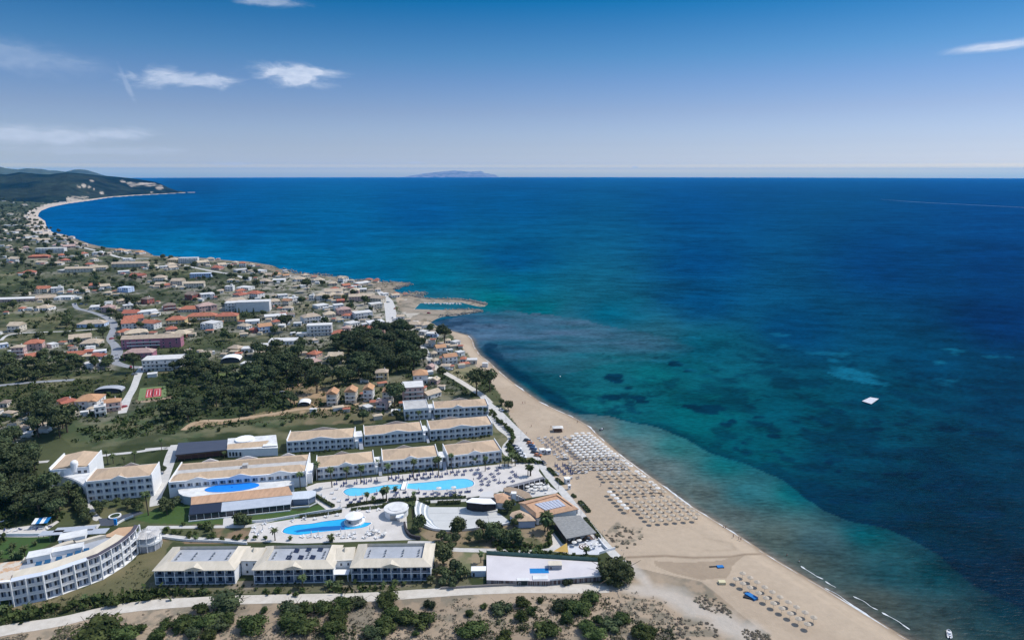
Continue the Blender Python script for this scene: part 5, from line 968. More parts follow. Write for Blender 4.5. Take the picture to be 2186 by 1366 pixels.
pp = q4.poly([(1025, 550), (825, 657), (1047, 672)]); P = [G(*p, LZ+2.2) for p in pp]; o = thing('shade_sail', 'ochre triangular shade sail left of the white terrace', 'shade sail', (P[0].x, P[0].y, LZ))
m = MB(); v = [(p.x-P[0].x, p.y-P[0].y, 2.2+(.5 if i == 0 else 0)) for i, p in enumerate(P)]; m.add(v+[(x, y, z-.06) for x, y, z in v], [(0, 1, 2), (5, 4, 3), (0, 3, 4, 1), (1, 4, 5, 2), (2, 5, 3, 0)]); inst('sail', m.mesh('sail', mat('ochre_cloth', (.50, .33, .09), (.43, .28, .08), .5)), o)
for x, y, z in v: m = MB(); m.cyl(x, y, 0, z, .08, n=6); inst('post', m.mesh('post', METAL), o)
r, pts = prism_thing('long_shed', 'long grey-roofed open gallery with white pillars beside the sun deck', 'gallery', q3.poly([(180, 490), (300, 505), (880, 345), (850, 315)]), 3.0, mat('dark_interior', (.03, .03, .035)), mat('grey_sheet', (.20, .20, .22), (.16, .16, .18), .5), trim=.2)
for i in range(7): t = i/6; a, b = pts[1], pts[2]; m = MB(); m.cyl(a[0]*(1-t)+b[0]*t, a[1]*(1-t)+b[1]*t-.3, 0, 3.3, .17, n=6); inst('pillar', m.mesh('pillar', WHITE), r)
r, pts = prism_thing('curved_pergola', 'curved brown-tiled pergola roof on white posts above dark seating', 'pergola', q3.poly([(130, 520), (240, 500), (420, 540), (590, 610), (650, 690), (520, 715), (400, 640), (250, 600), (140, 580)]), 3.0, WOOD, mat('brown_tiles', (.36, .27, .19), (.28, .21, .15), .7), z0=2.7, trim=.2)
for x, y in pts[5:]: m = MB(); m.cyl(x*.98, y*.98+.2, 0, 2.7, .14, n=6); inst('post', m.mesh('post', WHITE), r)
sheet('terrace', q3.poly([(300, 590), (520, 500), (900, 370), (980, 500), (1130, 590), (1080, 620), (620, 700), (400, 760), (0, 760), (0, 620)]), mat('pale_terrace', (.62, .60, .57), (.50, .49, .47), .5, world=True), .062)
def small_house(name, label, cat, pix, h, wall, roofm, rise=1.4):
    P = [G(x, y, LZ+h) for x, y in pix]; c = sum(P, Vector())/len(P); c.z = LZ; r = thing(name, label, cat, c); f = [(p.x-c.x, p.y-c.y) for p in P]; n = len(f)
    m = MB(); m.prism([(x*.94, y*.92) for x, y in f], 0, h); inst('wall', m.mesh('wall', wall), r)
    m = MB(); m.add([(x, y, h) for x, y in f]+[(0, 0, h+rise)]+[(x, y, h-.15) for x, y in f], [(i, (i+1) % n, n) for i in range(n)]+[(i+n+1, (i+1) % n+n+1, (i+1) % n, i) for i in range(n)]+[tuple(range(n+1, 2*n+1))]); inst('roof', m.mesh('roof', roofm), r)
    a, b = min(f, key=lambda t: t[1]), max(f, key=lambda t: t[0]); return r
small_house('kiosk_house', 'small white hut with faceted tan roof beside the stage', 'hut', q3.poly([(-60, 640), (0, 790), (150, 800), (275, 770), (260, 680), (120, 610)]), 3.2, WHITE, TAN2)
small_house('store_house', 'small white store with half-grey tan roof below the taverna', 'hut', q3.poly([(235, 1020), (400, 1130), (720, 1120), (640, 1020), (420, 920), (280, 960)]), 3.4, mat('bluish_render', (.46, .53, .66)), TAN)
P = G(*q3(315, 815)); o = thing('chimney_tower', 'narrow white chimney tower beside the tan-roofed taverna', 'chimney', (P.x, P.y, LZ)); m = MB(); m.box(-1, -1, 0, 1, 1, 5.6); inst('shaft', m.mesh('shaft', WHITE), o); m = MB(); m.box(-1.2, -1.2, 5.6, 1.2, 1.2, 5.9); inst('cap', m.mesh('cap', WHITE), o)
# raised white terrace by the dirt road
tp = r7.poly([(468, 115), (1596, 186), (1632, 330), (1112, 372), (1112, 378), (780, 376), (470, 368)]); P = [G(x, y, LZ+2.0) for x, y in tp]; c = sum(P, Vector())/len(P); c.z = LZ
r = thing('raised_terrace', 'raised white concrete terrace with dark slatted side along the dirt road', 'terrace', c); f = [(p.x-c.x, p.y-c.y) for p in P]
m = MB(); m.prism(f, 0, 1.9); inst('base', m.mesh('base', mat('dark_slat_wall', (.10, .065, .06), (.30, .29, .29), 1.2, .8, stretch=(2, 2, .02), lo=.5, hi=.52)), r)
m = MB(); m.prism(f, 1.9, 2.0); inst('deck', m.mesh('deck', mat('pinkish_white_floor', (.63, .60, .61), (.56, .53, .54), .12)), r)
m = MB(); a, b = f[2], f[3]; m.prism([a, b, (b[0], b[1]-.12), (a[0], a[1]-.12)], 1.9, 2.5); inst('parapet', m.mesh('parapet', WHITE), r)
m = MB(); a, b = f[0], f[1]
for i in range(12):
    t = i/11; x = a[0]*(1-t)+b[0]*t; y = a[1]*(1-t)+b[1]*t; m.bar((x, y+.6, 0), (x, y+.6, 4.2), .05, 4)
m.add([(a[0], a[1]+.6, 1.9), (b[0], b[1]+.6, 1.9), (b[0], b[1]+.6, 3.6), (a[0], a[1]+.6, 3.6), (a[0], a[1]+.64, 1.9), (b[0], b[1]+.64, 1.9), (b[0], b[1]+.64, 3.6), (a[0], a[1]+.64, 3.6)], [(0, 1, 2, 3), (7, 6, 5, 4), (3, 2, 6, 7)])
o = inst('net_fence', m.mesh('net_fence', mat('green_net', (.07, .14, .12), (.12, .2, .17), .5)), r)
def crate(name, label, cat, pxl, w, d, h, zb, wall, roofm, rz=0.02, extra=None):
    p = G(*pxl, zb); o = thing(name, label, cat, (p.x, p.y, zb), rz); m = MB(); m.box(-w/2, 0, 0, w/2, d, h-.12); inst('wall', m.mesh('wall', wall), o); m = MB(); m.box(-w/2-.1, -.1, h-.12, w/2+.1, d+.1, h); inst('roof', m.mesh('roof', roofm), o)
    inst('door', WIN2, o, (-w/2+.5, -.04, .02), 0, (.9, 1, h*.7)); return o
crate('blue_kiosk', 'bright blue flat-roofed kiosk on the white raised terrace', 'kiosk', r7(1005, 345), 7.2, 3.2, 2.0, LZ+.02, BLUE, mat('blue_sheet', (.01, .20, .50), (.01, .16, .42), .8))
crate('white_kiosk', 'white box kiosk with dark side below the blue kiosk', 'kiosk', r7(1015, 415), 5.6, 3.0, 2.3, LZ, WHITE, WHITE2)
crate('grey_kiosk', 'cream-topped grey kiosk on the raised terrace behind the blue one', 'kiosk', r7(1165, 262), 5.2, 3, 1.9, LZ+2, mat('mid_grey', (.30, .31, .33)), CREAM)
crate('gate_cabin', 'dark green cabin under the left half of the raised terrace', 'cabin', r7(838, 425), 4.4, 1.5, 2.2, LZ, mat('dark_green', (.02, .035, .035)), WHITE2)
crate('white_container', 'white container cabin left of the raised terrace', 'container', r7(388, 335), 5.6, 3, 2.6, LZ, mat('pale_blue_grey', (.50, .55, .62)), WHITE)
# ---------------------------------------------------------------- roads, paths, walls
DIRT = mat('white_dirt', (.60, .555, .49), (.50, .455, .39), .35, .95, world=True, bump=.05)
ASPH = mat('worn_asphalt', (.30, .31, .33), (.24, .25, .27), .3, .9, world=True)
CPATH = mat('concrete_path', (.58, .56, .53), (.47, .46, .44), .4, .9, world=True)
ribbon('road', [(-160, 1392), (0, 1347), (120, 1328), (220, 1305), (330, 1290), (480, 1281), (620, 1277), (760, 1275), (880, 1268), (1000, 1260), (1120, 1256), (1230, 1256), (1300, 1258)], [6.5, 6.5, 6, 6, 6, 5.5, 5.5, 5.5, 5.5, 5.5, 5.5, 6.0, 4], DIRT, .05, jit=.04)
ribbon('promenade', q1.poly([(-820, -330), (-700, -150)])+[(1052, 872), (1075, 898), (1098, 925), (1120, 950), (1140, 975)], [5, 6, 8, 9, 11, 12, 8], CPATH, .055)
ribbon('promenade', [(1140, 972), (1158, 996), (1175, 1020), (1200, 1048), (1225, 1080), (1250, 1112), (1275, 1144), (1300, 1172), (1335, 1208)], 4.2, CPATH, .062)
ribbon('road', z3.poly([(880, 830), (900, 870), (940, 915), (1010, 950), (1100, 1000), (1230, 1080)])+[(1030, 845), (1046, 860)], 5, DIRT, .05)
ribbon('road', z3.poly([(440, 250), (500, 310), (525, 360), (540, 450), (545, 520), (555, 590)]), [7, 10, 12, 12, 11, 8], CPATH, .05)
ribbon('road', z3.poly([(585, 470), (640, 540), (720, 620), (800, 700), (850, 780), (880, 840)]), 5, CPATH, .05)
ribbon('road', z1.poly([(600, 180), (625, 220), (720, 245), (830, 282), (915, 335), (915, 395), (890, 470), (930, 520), (950, 580), (920, 650), (1030, 690), (1130, 700)]), [5, 5, 5, 6, 7, 6, 6, 7, 9, 8, 6, 7], ASPH, .05)
ribbon('road', z1.poly([(1180, 690), (1130, 740), (1110, 790), (1080, 870), (1040, 940), (1010, 1000), (990, 1070)]), [9, 6, 5, 5, 5, 6, 5], CPATH, .054)
ribbon('road', z1.poly([(-50, 850), (200, 825), (420, 810), (600, 800)]), 5, ASPH, .05)
ribbon('path', z1.poly([(10, 480), (60, 440), (200, 420), (560, 405), (900, 380)]), 3, CPATH, .05)
ribbon('road', z4.poly([(780, 855), (900, 880), (1050, 920), (1200, 960), (1450, 965)]), 7, CPATH, .05)
ribbon('road', z4.poly([(1780, 1030), (1900, 1055), (2049, 1085), (2300, 1130), (2420, 1180)]), 6, CPATH, .05)
ribbon('road', z2.poly([(150, 1215), (260, 1150), (480, 1140), (700, 1110), (900, 1080), (1080, 1050), (1300, 1045), (1560, 1000)]), 4, mat('earth_track', (.44, .32, .21), (.36, .26, .16), .4, world=True), .05)
ribbon('path', y2.poly([(-30, 270), (60, 262), (205, 252)])+[(405, 945)], 4, CPATH, .05)
ribbon('path', r2.poly([(-200, 345), (100, 320)]), 3, CPATH, .05)
ribbon('path', r2.poly([(780, 250), (1100, 212), (1420, 180), (1700, 140), (2080, 100)]), 3, CPATH, .05)
ribbon('road', r3.poly([(240, 290), (190, 370), (140, 470), (90, 640), (30, 800), (-40, 960)])+r2.poly([(1740, 1000)]), [8, 7, 6, 5, 5, 5, 5], CPATH, .056)
ribbon('path', r2.poly([(680, 960), (760, 1090), (830, 1190), (880, 1210)]), 3, CPATH, .05)
sheet('parking', r2.poly([(860, 1200), (1030, 1190), (1210, 1150), (1400, 1100), (1500, 1090), (1560, 1110), (1390, 1170), (1150, 1270), (1060, 1310), (900, 1310)]), mat('fresh_asphalt', (.075, .085, .11), (.06, .07, .09), .3, .9), .058)
ribbon('path', y1.poly([(-60, 705), (0, 703), (280, 703), (420, 675), (620, 655)]), 4.5, CPATH, .05)
ribbon('path', y2.poly([(-20, 715), (200, 715), (420, 712), (560, 710), (640, 690)])+y3.poly([(-80, 712), (60, 690), (200, 670), (330, 650), (440, 645)]), 2.4, CPATH, .06)
ribbon('path', y2.poly([(50, 760), (200, 780), (400, 790), (560, 800)]), 3.2, CPATH, .06)
sheet('path', r3.poly([(815, 1185), (940, 1180), (940, 1330), (805, 1340)]), mat('pale_walk', (.55, .54, .52)), .07)
ribbon('path', [(870, 1158), (930, 1160), (960, 1172), (1060, 1175), (1130, 1178), (1180, 1172), (1200, 1160)], 3, CPATH, .06)
ribbon('path', r1.poly([(1400, 490), (1480, 580), (1560, 690), (1680, 780), (1720, 850), (1640, 950), (1640, 1040), (1720, 1120), (1797, 1180)]), 3, CPATH, .05)
ribbon('path', q7.poly([(200, 815), (500, 800), (1000, 780), (1130, 765)]), 3, CPATH, .07)
sheet('path', q7.poly([(1180, 740), (1250, 650), (1400, 640), (1430, 720), (1370, 780), (1180, 770)]), mat('grey_plaza', (.56, .55, .54)), .066)
sheet('sports_court', z1.poly([(1135, 868), (1345, 848), (1350, 940), (1115, 972)]), mat('court_green', (.17, .22, .09), (.13, .18, .07), .4), .05)
c4 = [G(*p) for p in z1.poly([(1190, 876), (1308, 866), (1306, 932), (1175, 948)])]; c = sum(c4, Vector())/4; c.z = LZ+.06
o = thing('tennis_court', 'red tennis court with white lines on a green surround', 'tennis court', c); f = [(p.x-c.x, p.y-c.y) for p in c4]
m = MB(); m.prism(f, 0, .02); inst('red_surface', m.mesh('red_surface', mat('court_red', (.42, .05, .06), (.36, .04, .05), .4)), o)
m = MB(); lp = lambda u, v: tuple((f[3][k]*(1-u)+f[2][k]*u)*(1-v)+(f[0][k]*(1-u)+f[1][k]*u)*v for k in (0, 1))
for (u0, v0, u1, v1) in ((.1, .12, .9, .12), (.1, .88, .9, .88), (.1, .12, .1, .88), (.9, .12, .9, .88), (.3, .25, .3, .75), (.7, .25, .7, .75), (.5, .1, .5, .9)):
    a, b = Vector(lp(u0, v0)), Vector(lp(u1, v1)); d = (b-a).normalized(); n = Vector((-d.y, d.x))*.12; m.prism([tuple(a+n), tuple(b+n), tuple(b-n), tuple(a-n)], .02, .04)
inst('court_lines', m.mesh('court_lines', WHITE), o)
m = MB(); a, b = Vector(lp(.5, .05)), Vector(lp(.5, .95)); m.prism([(a.x-.06, a.y), (a.x+.06, a.y), (b.x+.06, b.y), (b.x-.06, b.y)], .02, 1.0); inst('net', m.mesh('net', mat('net_black', (.03, .03, .03))), o)
def wall(label, pts, h, w=.3, m_=WHITE, name='garden_wall', cat='wall', group='low white garden walls'):
    P = [G(*p) for p in pts]; Q = smooth_path([(p.x, p.y) for p in P], 3); c = Q[0]; vs = MB()
    for a, b in zip(Q[:-1], Q[1:]):
        d = (Vector(b)-Vector(a)).normalized(); n = Vector((-d.y, d.x))*w/2; e = d*.02
        vs.prism([(a[0]-e.x+n.x-c[0], a[1]-e.y+n.y-c[1]), (b[0]+n.x-c[0], b[1]+n.y-c[1]), (b[0]-n.x-c[0], b[1]-n.y-c[1]), (a[0]-e.x-n.x-c[0], a[1]-e.y-n.y-c[1])], 0, h)
    return tag(inst(name, vs.mesh(name, m_), None, (c[0], c[1], LZ)), label, cat, group)
wall('low white wall curving round the upper edge of the curving pool deck', y2.poly([(590, 690), (700, 680), (850, 655), (1000, 630), (1110, 615)]), 1.2)
wall('low white wall between the curved hotel and the left low hotel', y2.poly([(50, 775), (200, 795), (400, 803), (560, 815)]), 1.0)
wall('white wall bordering the path in front of the curved hotel lawn', y1.poly([(0, 715), (280, 712), (420, 700)]), 1.2)
wall('white kerb wall along the dark parking by the lawn', r2.poly([(1150, 1290), (1260, 1225), (1400, 1170)]), .9)
wall('dark retaining wall curving round the right of the curving pool deck', q5.poly([(30, 870), (60, 1000), (120, 1090), (200, 1130), (330, 1150)]), 1.6, .8, mat('dark_stone', (.05, .045, .05)), group=None)
wall('grey fence wall along the dirt road below the raised terrace', r7.poly([(0, 462), (300, 445), (700, 425), (930, 418)]), .9, .25, mat('grey_block', (.30, .27, .25)), group=None)
wall('white stone wall at the far right terrace edge beside the promenade', q4.poly([(1485, 490), (1560, 590), (1630, 660)]), 1.2, .3, group=None)
wall('white rail wall from the white terrace to the promenade', q4.poly([(1500, 700), (1620, 660), (1730, 630)]), 1.1, .25, group=None)
P = G(*r2(1118, 1170)); o = thing('planter_ring', 'white ring planter with greenery in the dark parking', 'planter', (P.x, P.y, LZ+.06)); m = MB(); n = 24
for i in range(n):
    a0, a1 = 2*pi*i/n, 2*pi*(i+1)/n; m.prism([(2.6*cos(a0), 2.6*sin(a0)), (2.6*cos(a1), 2.6*sin(a1)), (2.1*cos(a1), 2.1*sin(a1)), (2.1*cos(a0), 2.1*sin(a0))], 0, .6)
inst('rim', m.mesh('rim', WHITE), o); m = MB(); m.cyl(0, 0, 0, .4, 2.08, n=20); m.cyl(0, 0, .4, .9, 1.4, .4, n=9); inst('greenery', m.mesh('greenery', mat('dark_leaf', (.03, .05, .02))), o)
# ---------------------------------------------------------------- village houses
RC = {'R': mat('red_tiles', (.46, .16, .10), (.33, .12, .08), .5, .85, stretch=(1, .4, 1), rand=.08), 'T': mat('sand_tiles', (.54, .44, .33), (.42, .34, .25), .5, .85, stretch=(1, .4, 1), rand=.10), 'O': mat('orange_tiles', (.52, .29, .16), (.42, .23, .13), .5, .85, stretch=(1, .4, 1), rand=.06),
      'P': mat('pink_tiles', (.48, .33, .29), (.38, .26, .23), .5, .85, rand=.06), 'B': mat('brown_roof', (.26, .20, .17), (.20, .16, .13), .5, .85, rand=.06), 'W': mat('white_slab', (.68, .67, .65), (.55, .54, .52), .3, .85, rand=.08), 'b': mat('pale_blue_slab', (.60, .66, .76), rand=.03)}
WC = {'w': mat('white_wall', (.76, .75, .73), (.66, .65, .63), .3, rand=.06), 'c': mat('cream_wall', (.64, .58, .48), (.56, .50, .41), .3, rand=.06), 'y': mat('yellow_wall', (.66, .50, .26), (.58, .44, .23), .3, rand=.05), 'p': mat('pink_wall', (.58, .40, .36), (.50, .34, .31), .3, rand=.06), 'b': mat('blue_white_wall', (.52, .62, .80), rand=.03),
      'm': mat('mauve_wall', (.46, .19, .25), (.38, .15, .20), .3, rand=.04), 'r': mat('brick_red_wall', (.36, .12, .10), (.28, .10, .08), .3, rand=.05)}
RN = {'R': 'red tile', 'T': 'sand tile', 'O': 'orange tile', 'P': 'pinkish', 'B': 'brown', 'W': 'flat white', 'b': 'pale blue'}
WN = {'w': 'white', 'c': 'cream', 'y': 'yellow', 'p': 'pink', 'b': 'pale blue', 'm': 'mauve', 'r': 'brick-red'}
BASE = heading(G(613, 966), G(757, 957)); HG = 'village houses behind the bay'
TAKEN = []; HPX = []
def footprint(o, L, D): TAKEN.append((o.x, o.y, max(L, D)*.62))
def house(px, py, wpx, st, rk, wk, seed, rz=None, deep=None, label=None, roof=None, blank=False, name='house', cat='house', group=HG, hs=2.95):
    rnd = random.Random(seed); P = G(px, py); k = ppm(P); L = max(4.5, wpx/k*(.97 if group is None or deep else rnd.uniform(.72, .92))); rz = BASE+radians(rnd.choice((-28, -10, 0, 8, 22, 35))+rnd.uniform(-8, 8)) if rz is None and deep is None else (BASE+radians(rnd.uniform(-5, 5)) if rz is None else rz)
    D = deep or min(13, max(6, L*rnd.uniform(.65, 1.0))); D = min(D, 22); H = st*hs+.25
    o = thing(name, label or f"{WN[wk]} {['', 'one', 'two', 'three', 'four'][st]}-storey house, {RN[rk]} roof", cat, (P.x, P.y, P.z), rz, group, True)
    a = (-L/2, 0); HPX.append((px, py, wpx)); c_, s_ = cos(rz), sin(rz); TAKEN.append((P.x-s_*D/2, P.y+c_*D/2, max(L, D)*.6))
    z0 = -1.2
    m = MB(); m.box(-L/2, 0, z0, L/2, D, H)
    wing = L > 11 and rnd.random() < .6
    if wing: s = rnd.choice((-1, 1)); x0, x1 = sorted((s*L*.5, s*L*.12)); m.box(x0+.02, -2.2, z0, x1-.02, -.002, H*.97)
    inst('wall', m.mesh('wall', WC[wk]), o)
    rt = roof or ('flat' if rk in 'Wb' else ('hip' if rnd.random() < .65 else 'gable')); rise = min(3.0, D*.26)
    m = MB(); v = .45
    if rt == 'flat':
        m.box(-L/2-.25, -.3, H, L/2+.25, D+.25, H+.35)
        if rnd.random() < .5 and st > 1: m.box(L*.1, D*.4, H+.35, L*.35, D*.8, H+2.4)
    elif rt == 'hip':
        q = min(D/2, L/2-.2)
        m.add([(-L/2-v, -v, H), (L/2+v, -v, H), (L/2+v, D+v, H), (-L/2-v, D+v, H), (-L/2+q, D/2, H+rise), (L/2-q, D/2, H+rise), (-L/2-v, -v, H-.15), (L/2+v, -v, H-.15), (L/2+v, D+v, H-.15), (-L/2-v, D+v, H-.15)], [(0, 1, 5, 4), (1, 2, 5), (2, 3, 4, 5), (3, 0, 4), (6, 7, 1, 0), (7, 8, 2, 1), (8, 9, 3, 2), (9, 6, 0, 3), (9, 8, 7, 6)])
    elif rt == 'gable':
        if L > D*1.0: pts = [(-L/2-v, -v, H), (L/2+v, -v, H), (L/2+v, D+v, H), (-L/2-v, D+v, H), (-L/2-v, D/2, H+rise), (L/2+v, D/2, H+rise)]; fs = [(0, 1, 5, 4), (2, 3, 4, 5), (1, 2, 5), (3, 0, 4)]
        else: pts = [(-L/2-v, -v, H), (L/2+v, -v, H), (L/2+v, D+v, H), (-L/2-v, D+v, H), (0, -v, H+rise), (0, D+v, H+rise)]; fs = [(0, 1, 4), (1, 2, 5, 4), (2, 3, 5), (3, 0, 4, 5)]
        m.add(pts+[(x, y, H-.12) for x, y, z in pts[:4]], fs+[(9, 8, 7, 6), (0, 6, 7, 1), (1, 7, 8, 2), (2, 8, 9, 3), (3, 9, 6, 0)])
    if wing and rt != 'flat': m.add([(x0-.3, -2.6, H-.05), (x1+.3, -2.6, H-.05), ((x0+x1)/2, -2.6, H+1.0), (x0-.3, .5, H-.05), (x1+.3, .5, H-.05), ((x0+x1)/2, D*.35, H+1.2)], [(0, 1, 2), (1, 4, 5, 2), (3, 0, 2, 5)])
    rf_ = inst('roof', m.mesh('roof', RC[rk]), o)
    if py > 520 and not blank:
        n = max(2, min(9, int(L/3.0))); bw = L/n
        for f_ in range(st):
            for i in range(n):
                x = -L/2+(i+.22)*bw; y = -.03
                if wing and x0-.6 < x < x1-.2: y = -2.24
                if rnd.random() < .12: continue
                big = rnd.random() < .35; inst('window', WIN2, o, (x, y, f_*hs+(.25 if big else .95)), 0, (min(1.5, bw*.56), 1, 2.0 if big else 1.25))
        for f_ in range(st):
            for j in (.25, .65): inst('window', WIN2, o, (L/2+.03, D*j, f_*hs+.95), pi/2, (1.1, 1, 1.2))
        if st > 1 and not wing and rnd.random() < .75:
            a0 = -L/2+.3 if L < 14 else -L/2+L*.1; a1 = L/2-.3 if rnd.random() < .6 else L*.15
            for f_ in range(1, st): m = MB(); m.box(a0, -1.4, f_*hs-.15, a1, -.07, f_*hs); m.box(a0, -1.4, f_*hs, a1, -1.3, f_*hs+.8); inst('balcony', m.mesh('balcony', WC['w']), o)
        if rnd.random() < .4 and rt != 'flat': m = MB(); m.box(L*.2, D*.55, H, L*.2+.6, D*.55+.6, H+rise+.6); inst('chimney', m.mesh('chimney', WC['w']), rf_)
    return o
# named big buildings first, so that the small houses keep clear of them
def big(z, xl, yb, xr, st, rk, wk, name, cat, label, **k):
    a = z(xl, yb); b = z(xr, yb); return house((a[0]+b[0])/2, a[1], b[0]-a[0], st, rk, wk, 5, label=label, name=name, cat=cat, group=None, **k)
NB0 = len(THINGS)
big(z1, 1000, 545, 1460, 3, 'T', 'm', 'village_hotel', 'hotel building', 'long mauve three-storey hotel with pinkish roof, rear wing', roof='gable', deep=10)
big(z1, 1010, 640, 1235, 2, 'P', 'm', 'village_hotel', 'hotel building', 'front wing of the mauve hotel with pink roof', roof='hip', deep=11)
big(z1, 1165, 728, 1460, 3, 'W', 'w', 'seminar_building', 'building', 'white modern building with three stacked balcony decks beside the mauve hotel', deep=14)
big(z4, 355, 912, 620, 3, 'W', 'w', 'arcaded_hotel', 'hotel building', 'white arcaded block with rows of dark windows near the far bay', deep=12)
big(z2, 20, 415, 160, 2, 'R', 'y', 'yellow_hotel', 'hotel building', 'left wing of the yellow hotel with red roof', roof='hip', deep=12)
big(z2, 180, 385, 395, 2, 'R', 'y', 'yellow_hotel', 'hotel building', 'middle wing of the yellow hotel with red roof', roof='hip', deep=11)
big(z2, 400, 385, 560, 2, 'R', 'y', 'yellow_hotel', 'hotel building', 'right wing of the yellow hotel with red roof', roof='hip', deep=12)
big(z2, 560, 308, 810, 3, 'W', 'w', 'white_hall', 'building', 'huge plain white-walled hall behind the cypresses', deep=14, hs=3.6, blank=True)
big(z2, 472, 302, 570, 3, 'W', 'w', 'white_hall', 'building', 'stepped white left end of the big plain hall', deep=12)
big(z2, 1100, 492, 1290, 3, 'W', 'w', 'apartment_block', 'building', 'white three-storey apartment block with arches behind the pine wood', deep=10, hs=3.3)
big(z4, 640, 1100, 900, 2, 'T', 'c', 'apartment_block', 'building', 'long beige terrace block with balconies, left of the twin', deep=10)
big(z4, 905, 1087, 1030, 2, 'T', 'c', 'apartment_block', 'building', 'shorter beige block at the right end of the terrace', deep=10)
big(z4, 1095, 1050, 1430, 2, 'T', 'c', 'apartment_block', 'building', 'long beige two-storey row facing a green field near the coast', deep=10)
big(z4, 1740, 1012, 1920, 3, 'W', 'w', 'coast_hotel', 'hotel building', 'white three-storey hotel right on the coast edge', deep=11)
big(z4, 1850, 1152, 2049, 2, 'b', 'b', 'apartment_block', 'building', 'pale blue long block by the green coastal field', deep=9)
big(z4, 1792, 1250, 1980, 2, 'T', 'c', 'apartment_block', 'building', 'cream block with dark balcony front below the pale blue block', deep=9)
big(z1, -60, 168, 300, 1, 'W', 'p', 'long_store', 'building', 'long low pink building with white roof at the left edge', deep=14)
big(z1, 630, 375, 840, 1, 'T', 'b', 'blue_villa', 'villa', 'wide blue-walled villa with sand roof by the winding road', roof='hip', deep=12, hs=3.4)
big(z2, 1420, 228, 1618, 2, 'T', 'p', 'apartment_block', 'building', 'long pinkish block in the village centre', deep=10)
big(z3, 640, 1182, 825, 3, 'W', 'p', 'apartment_block', 'building', 'unfinished grey-roofed block behind the farthest hotel annex', deep=14)
big(z3, 735, 1045, 860, 2, 'O', 'w', 'big_villa', 'villa', 'large white villa with orange hip roof below the pine wood', roof='hip', deep=12, hs=3.4)
TW = 'narrow towers of flats behind the hotel'
for x0, yb, x1, lab in ((1250, 1030, 1330, 'first narrow grey-walled tower with ochre gable roof, leftmost of the towers'), (1390, 1012, 1475, 'second narrow grey tower with ochre gable roof from the left'), (1530, 995, 1605, 'third narrow tower, white-walled with ochre roof')):
    a, b = z2(x0, yb), z2(x1, yb); house((a[0]+b[0])/2, a[1], b[0]-a[0], 3, 'O', 'w' if 'white' in lab else 'c', 11, rz=radians(3), deep=9, label=lab, roof='gable', name='tower_house', cat='tower', group=TW, hs=2.7)
a, b = z3(470, 1215), z3(562, 1215); house((a[0]+b[0])/2, a[1], b[0]-a[0], 3, 'O', 'c', 11, rz=radians(3), deep=9, label='fourth narrow cream tower with ochre roof, rightmost of the towers', roof='gable', name='tower_house', cat='tower', group=TW, hs=2.8)
for o in THINGS[NB0:]: o['_own'] = 1
del THINGS[NB0:]
def near_existing(px, py, w):
    return any(abs(px-a) < (w+c_)*.30 and abs(py-b) < max(3.0, 2.2+max(0, py-560)*.03) for a, b, c_ in HPX)
sd_ = 100
for z, HH in ((z1, H1), (z3, H3), (z5, H5), (z2, H2), (z4, H4)):
    for xl, yb, xr, st, rk, wk in HH:
        a, b = z(xl, yb), z(xr, yb); px = (a[0]+b[0])/2; w = b[0]-a[0]; sd_ += 1
        if near_existing(px, a[1], w): continue
        house(px, a[1], w, st, rk, wk, sd_)
# arched white sheds
for (z, xl, yb, xr, h, lab, rm) in ((z2, 440, 700, 580, 5, 'big arched white tent shed with dark open front near the pine wood', WHITE), (z2, 1030, 1032, 1120, 3.2, 'small white arched shed on the bare earth', WHITE), (z1, 770, 910, 980, 4, 'pale open-sided shed roof on white posts beyond the red-roofed row', GREYR)):
    a, b = z(xl, yb), z(xr, yb); P = G((a[0]+b[0])/2, a[1]); L = (b[0]-a[0])/ppm(P); o = thing('arched_shed', lab, 'shed', (P.x, P.y, LZ), BASE); m = MB(); n = 10; D = 10 if h > 4 else 7; TAKEN.append((P.x, P.y+4, L*.6))
    for i in range(n):
        a0, a1 = pi*i/n, pi*(i+1)/n; x0, zz0, x1, zz1 = -L/2*cos(a0), h*(.45+.55*sin(a0)), -L/2*cos(a1), h*(.45+.55*sin(a1)); m.add([(x0, -.4, zz0), (x1, -.4, zz1), (x1, D, zz1), (x0, D, zz0), (x0, -.4, zz0-.2), (x1, -.4, zz1-.2), (x1, D, zz1-.2), (x0, D, zz0-.2)], [(0, 3, 2, 1), (4, 5, 6, 7), (0, 1, 5, 4)])
    inst('arched_roof', m.mesh('arched_roof', rm), o); m = MB(); m.box(-L/2+.1, .8, 0, L/2-.1, D-.2, h*.45); inst('wall', m.mesh('wall', mat('shed_interior', (.10, .10, .11))), o)
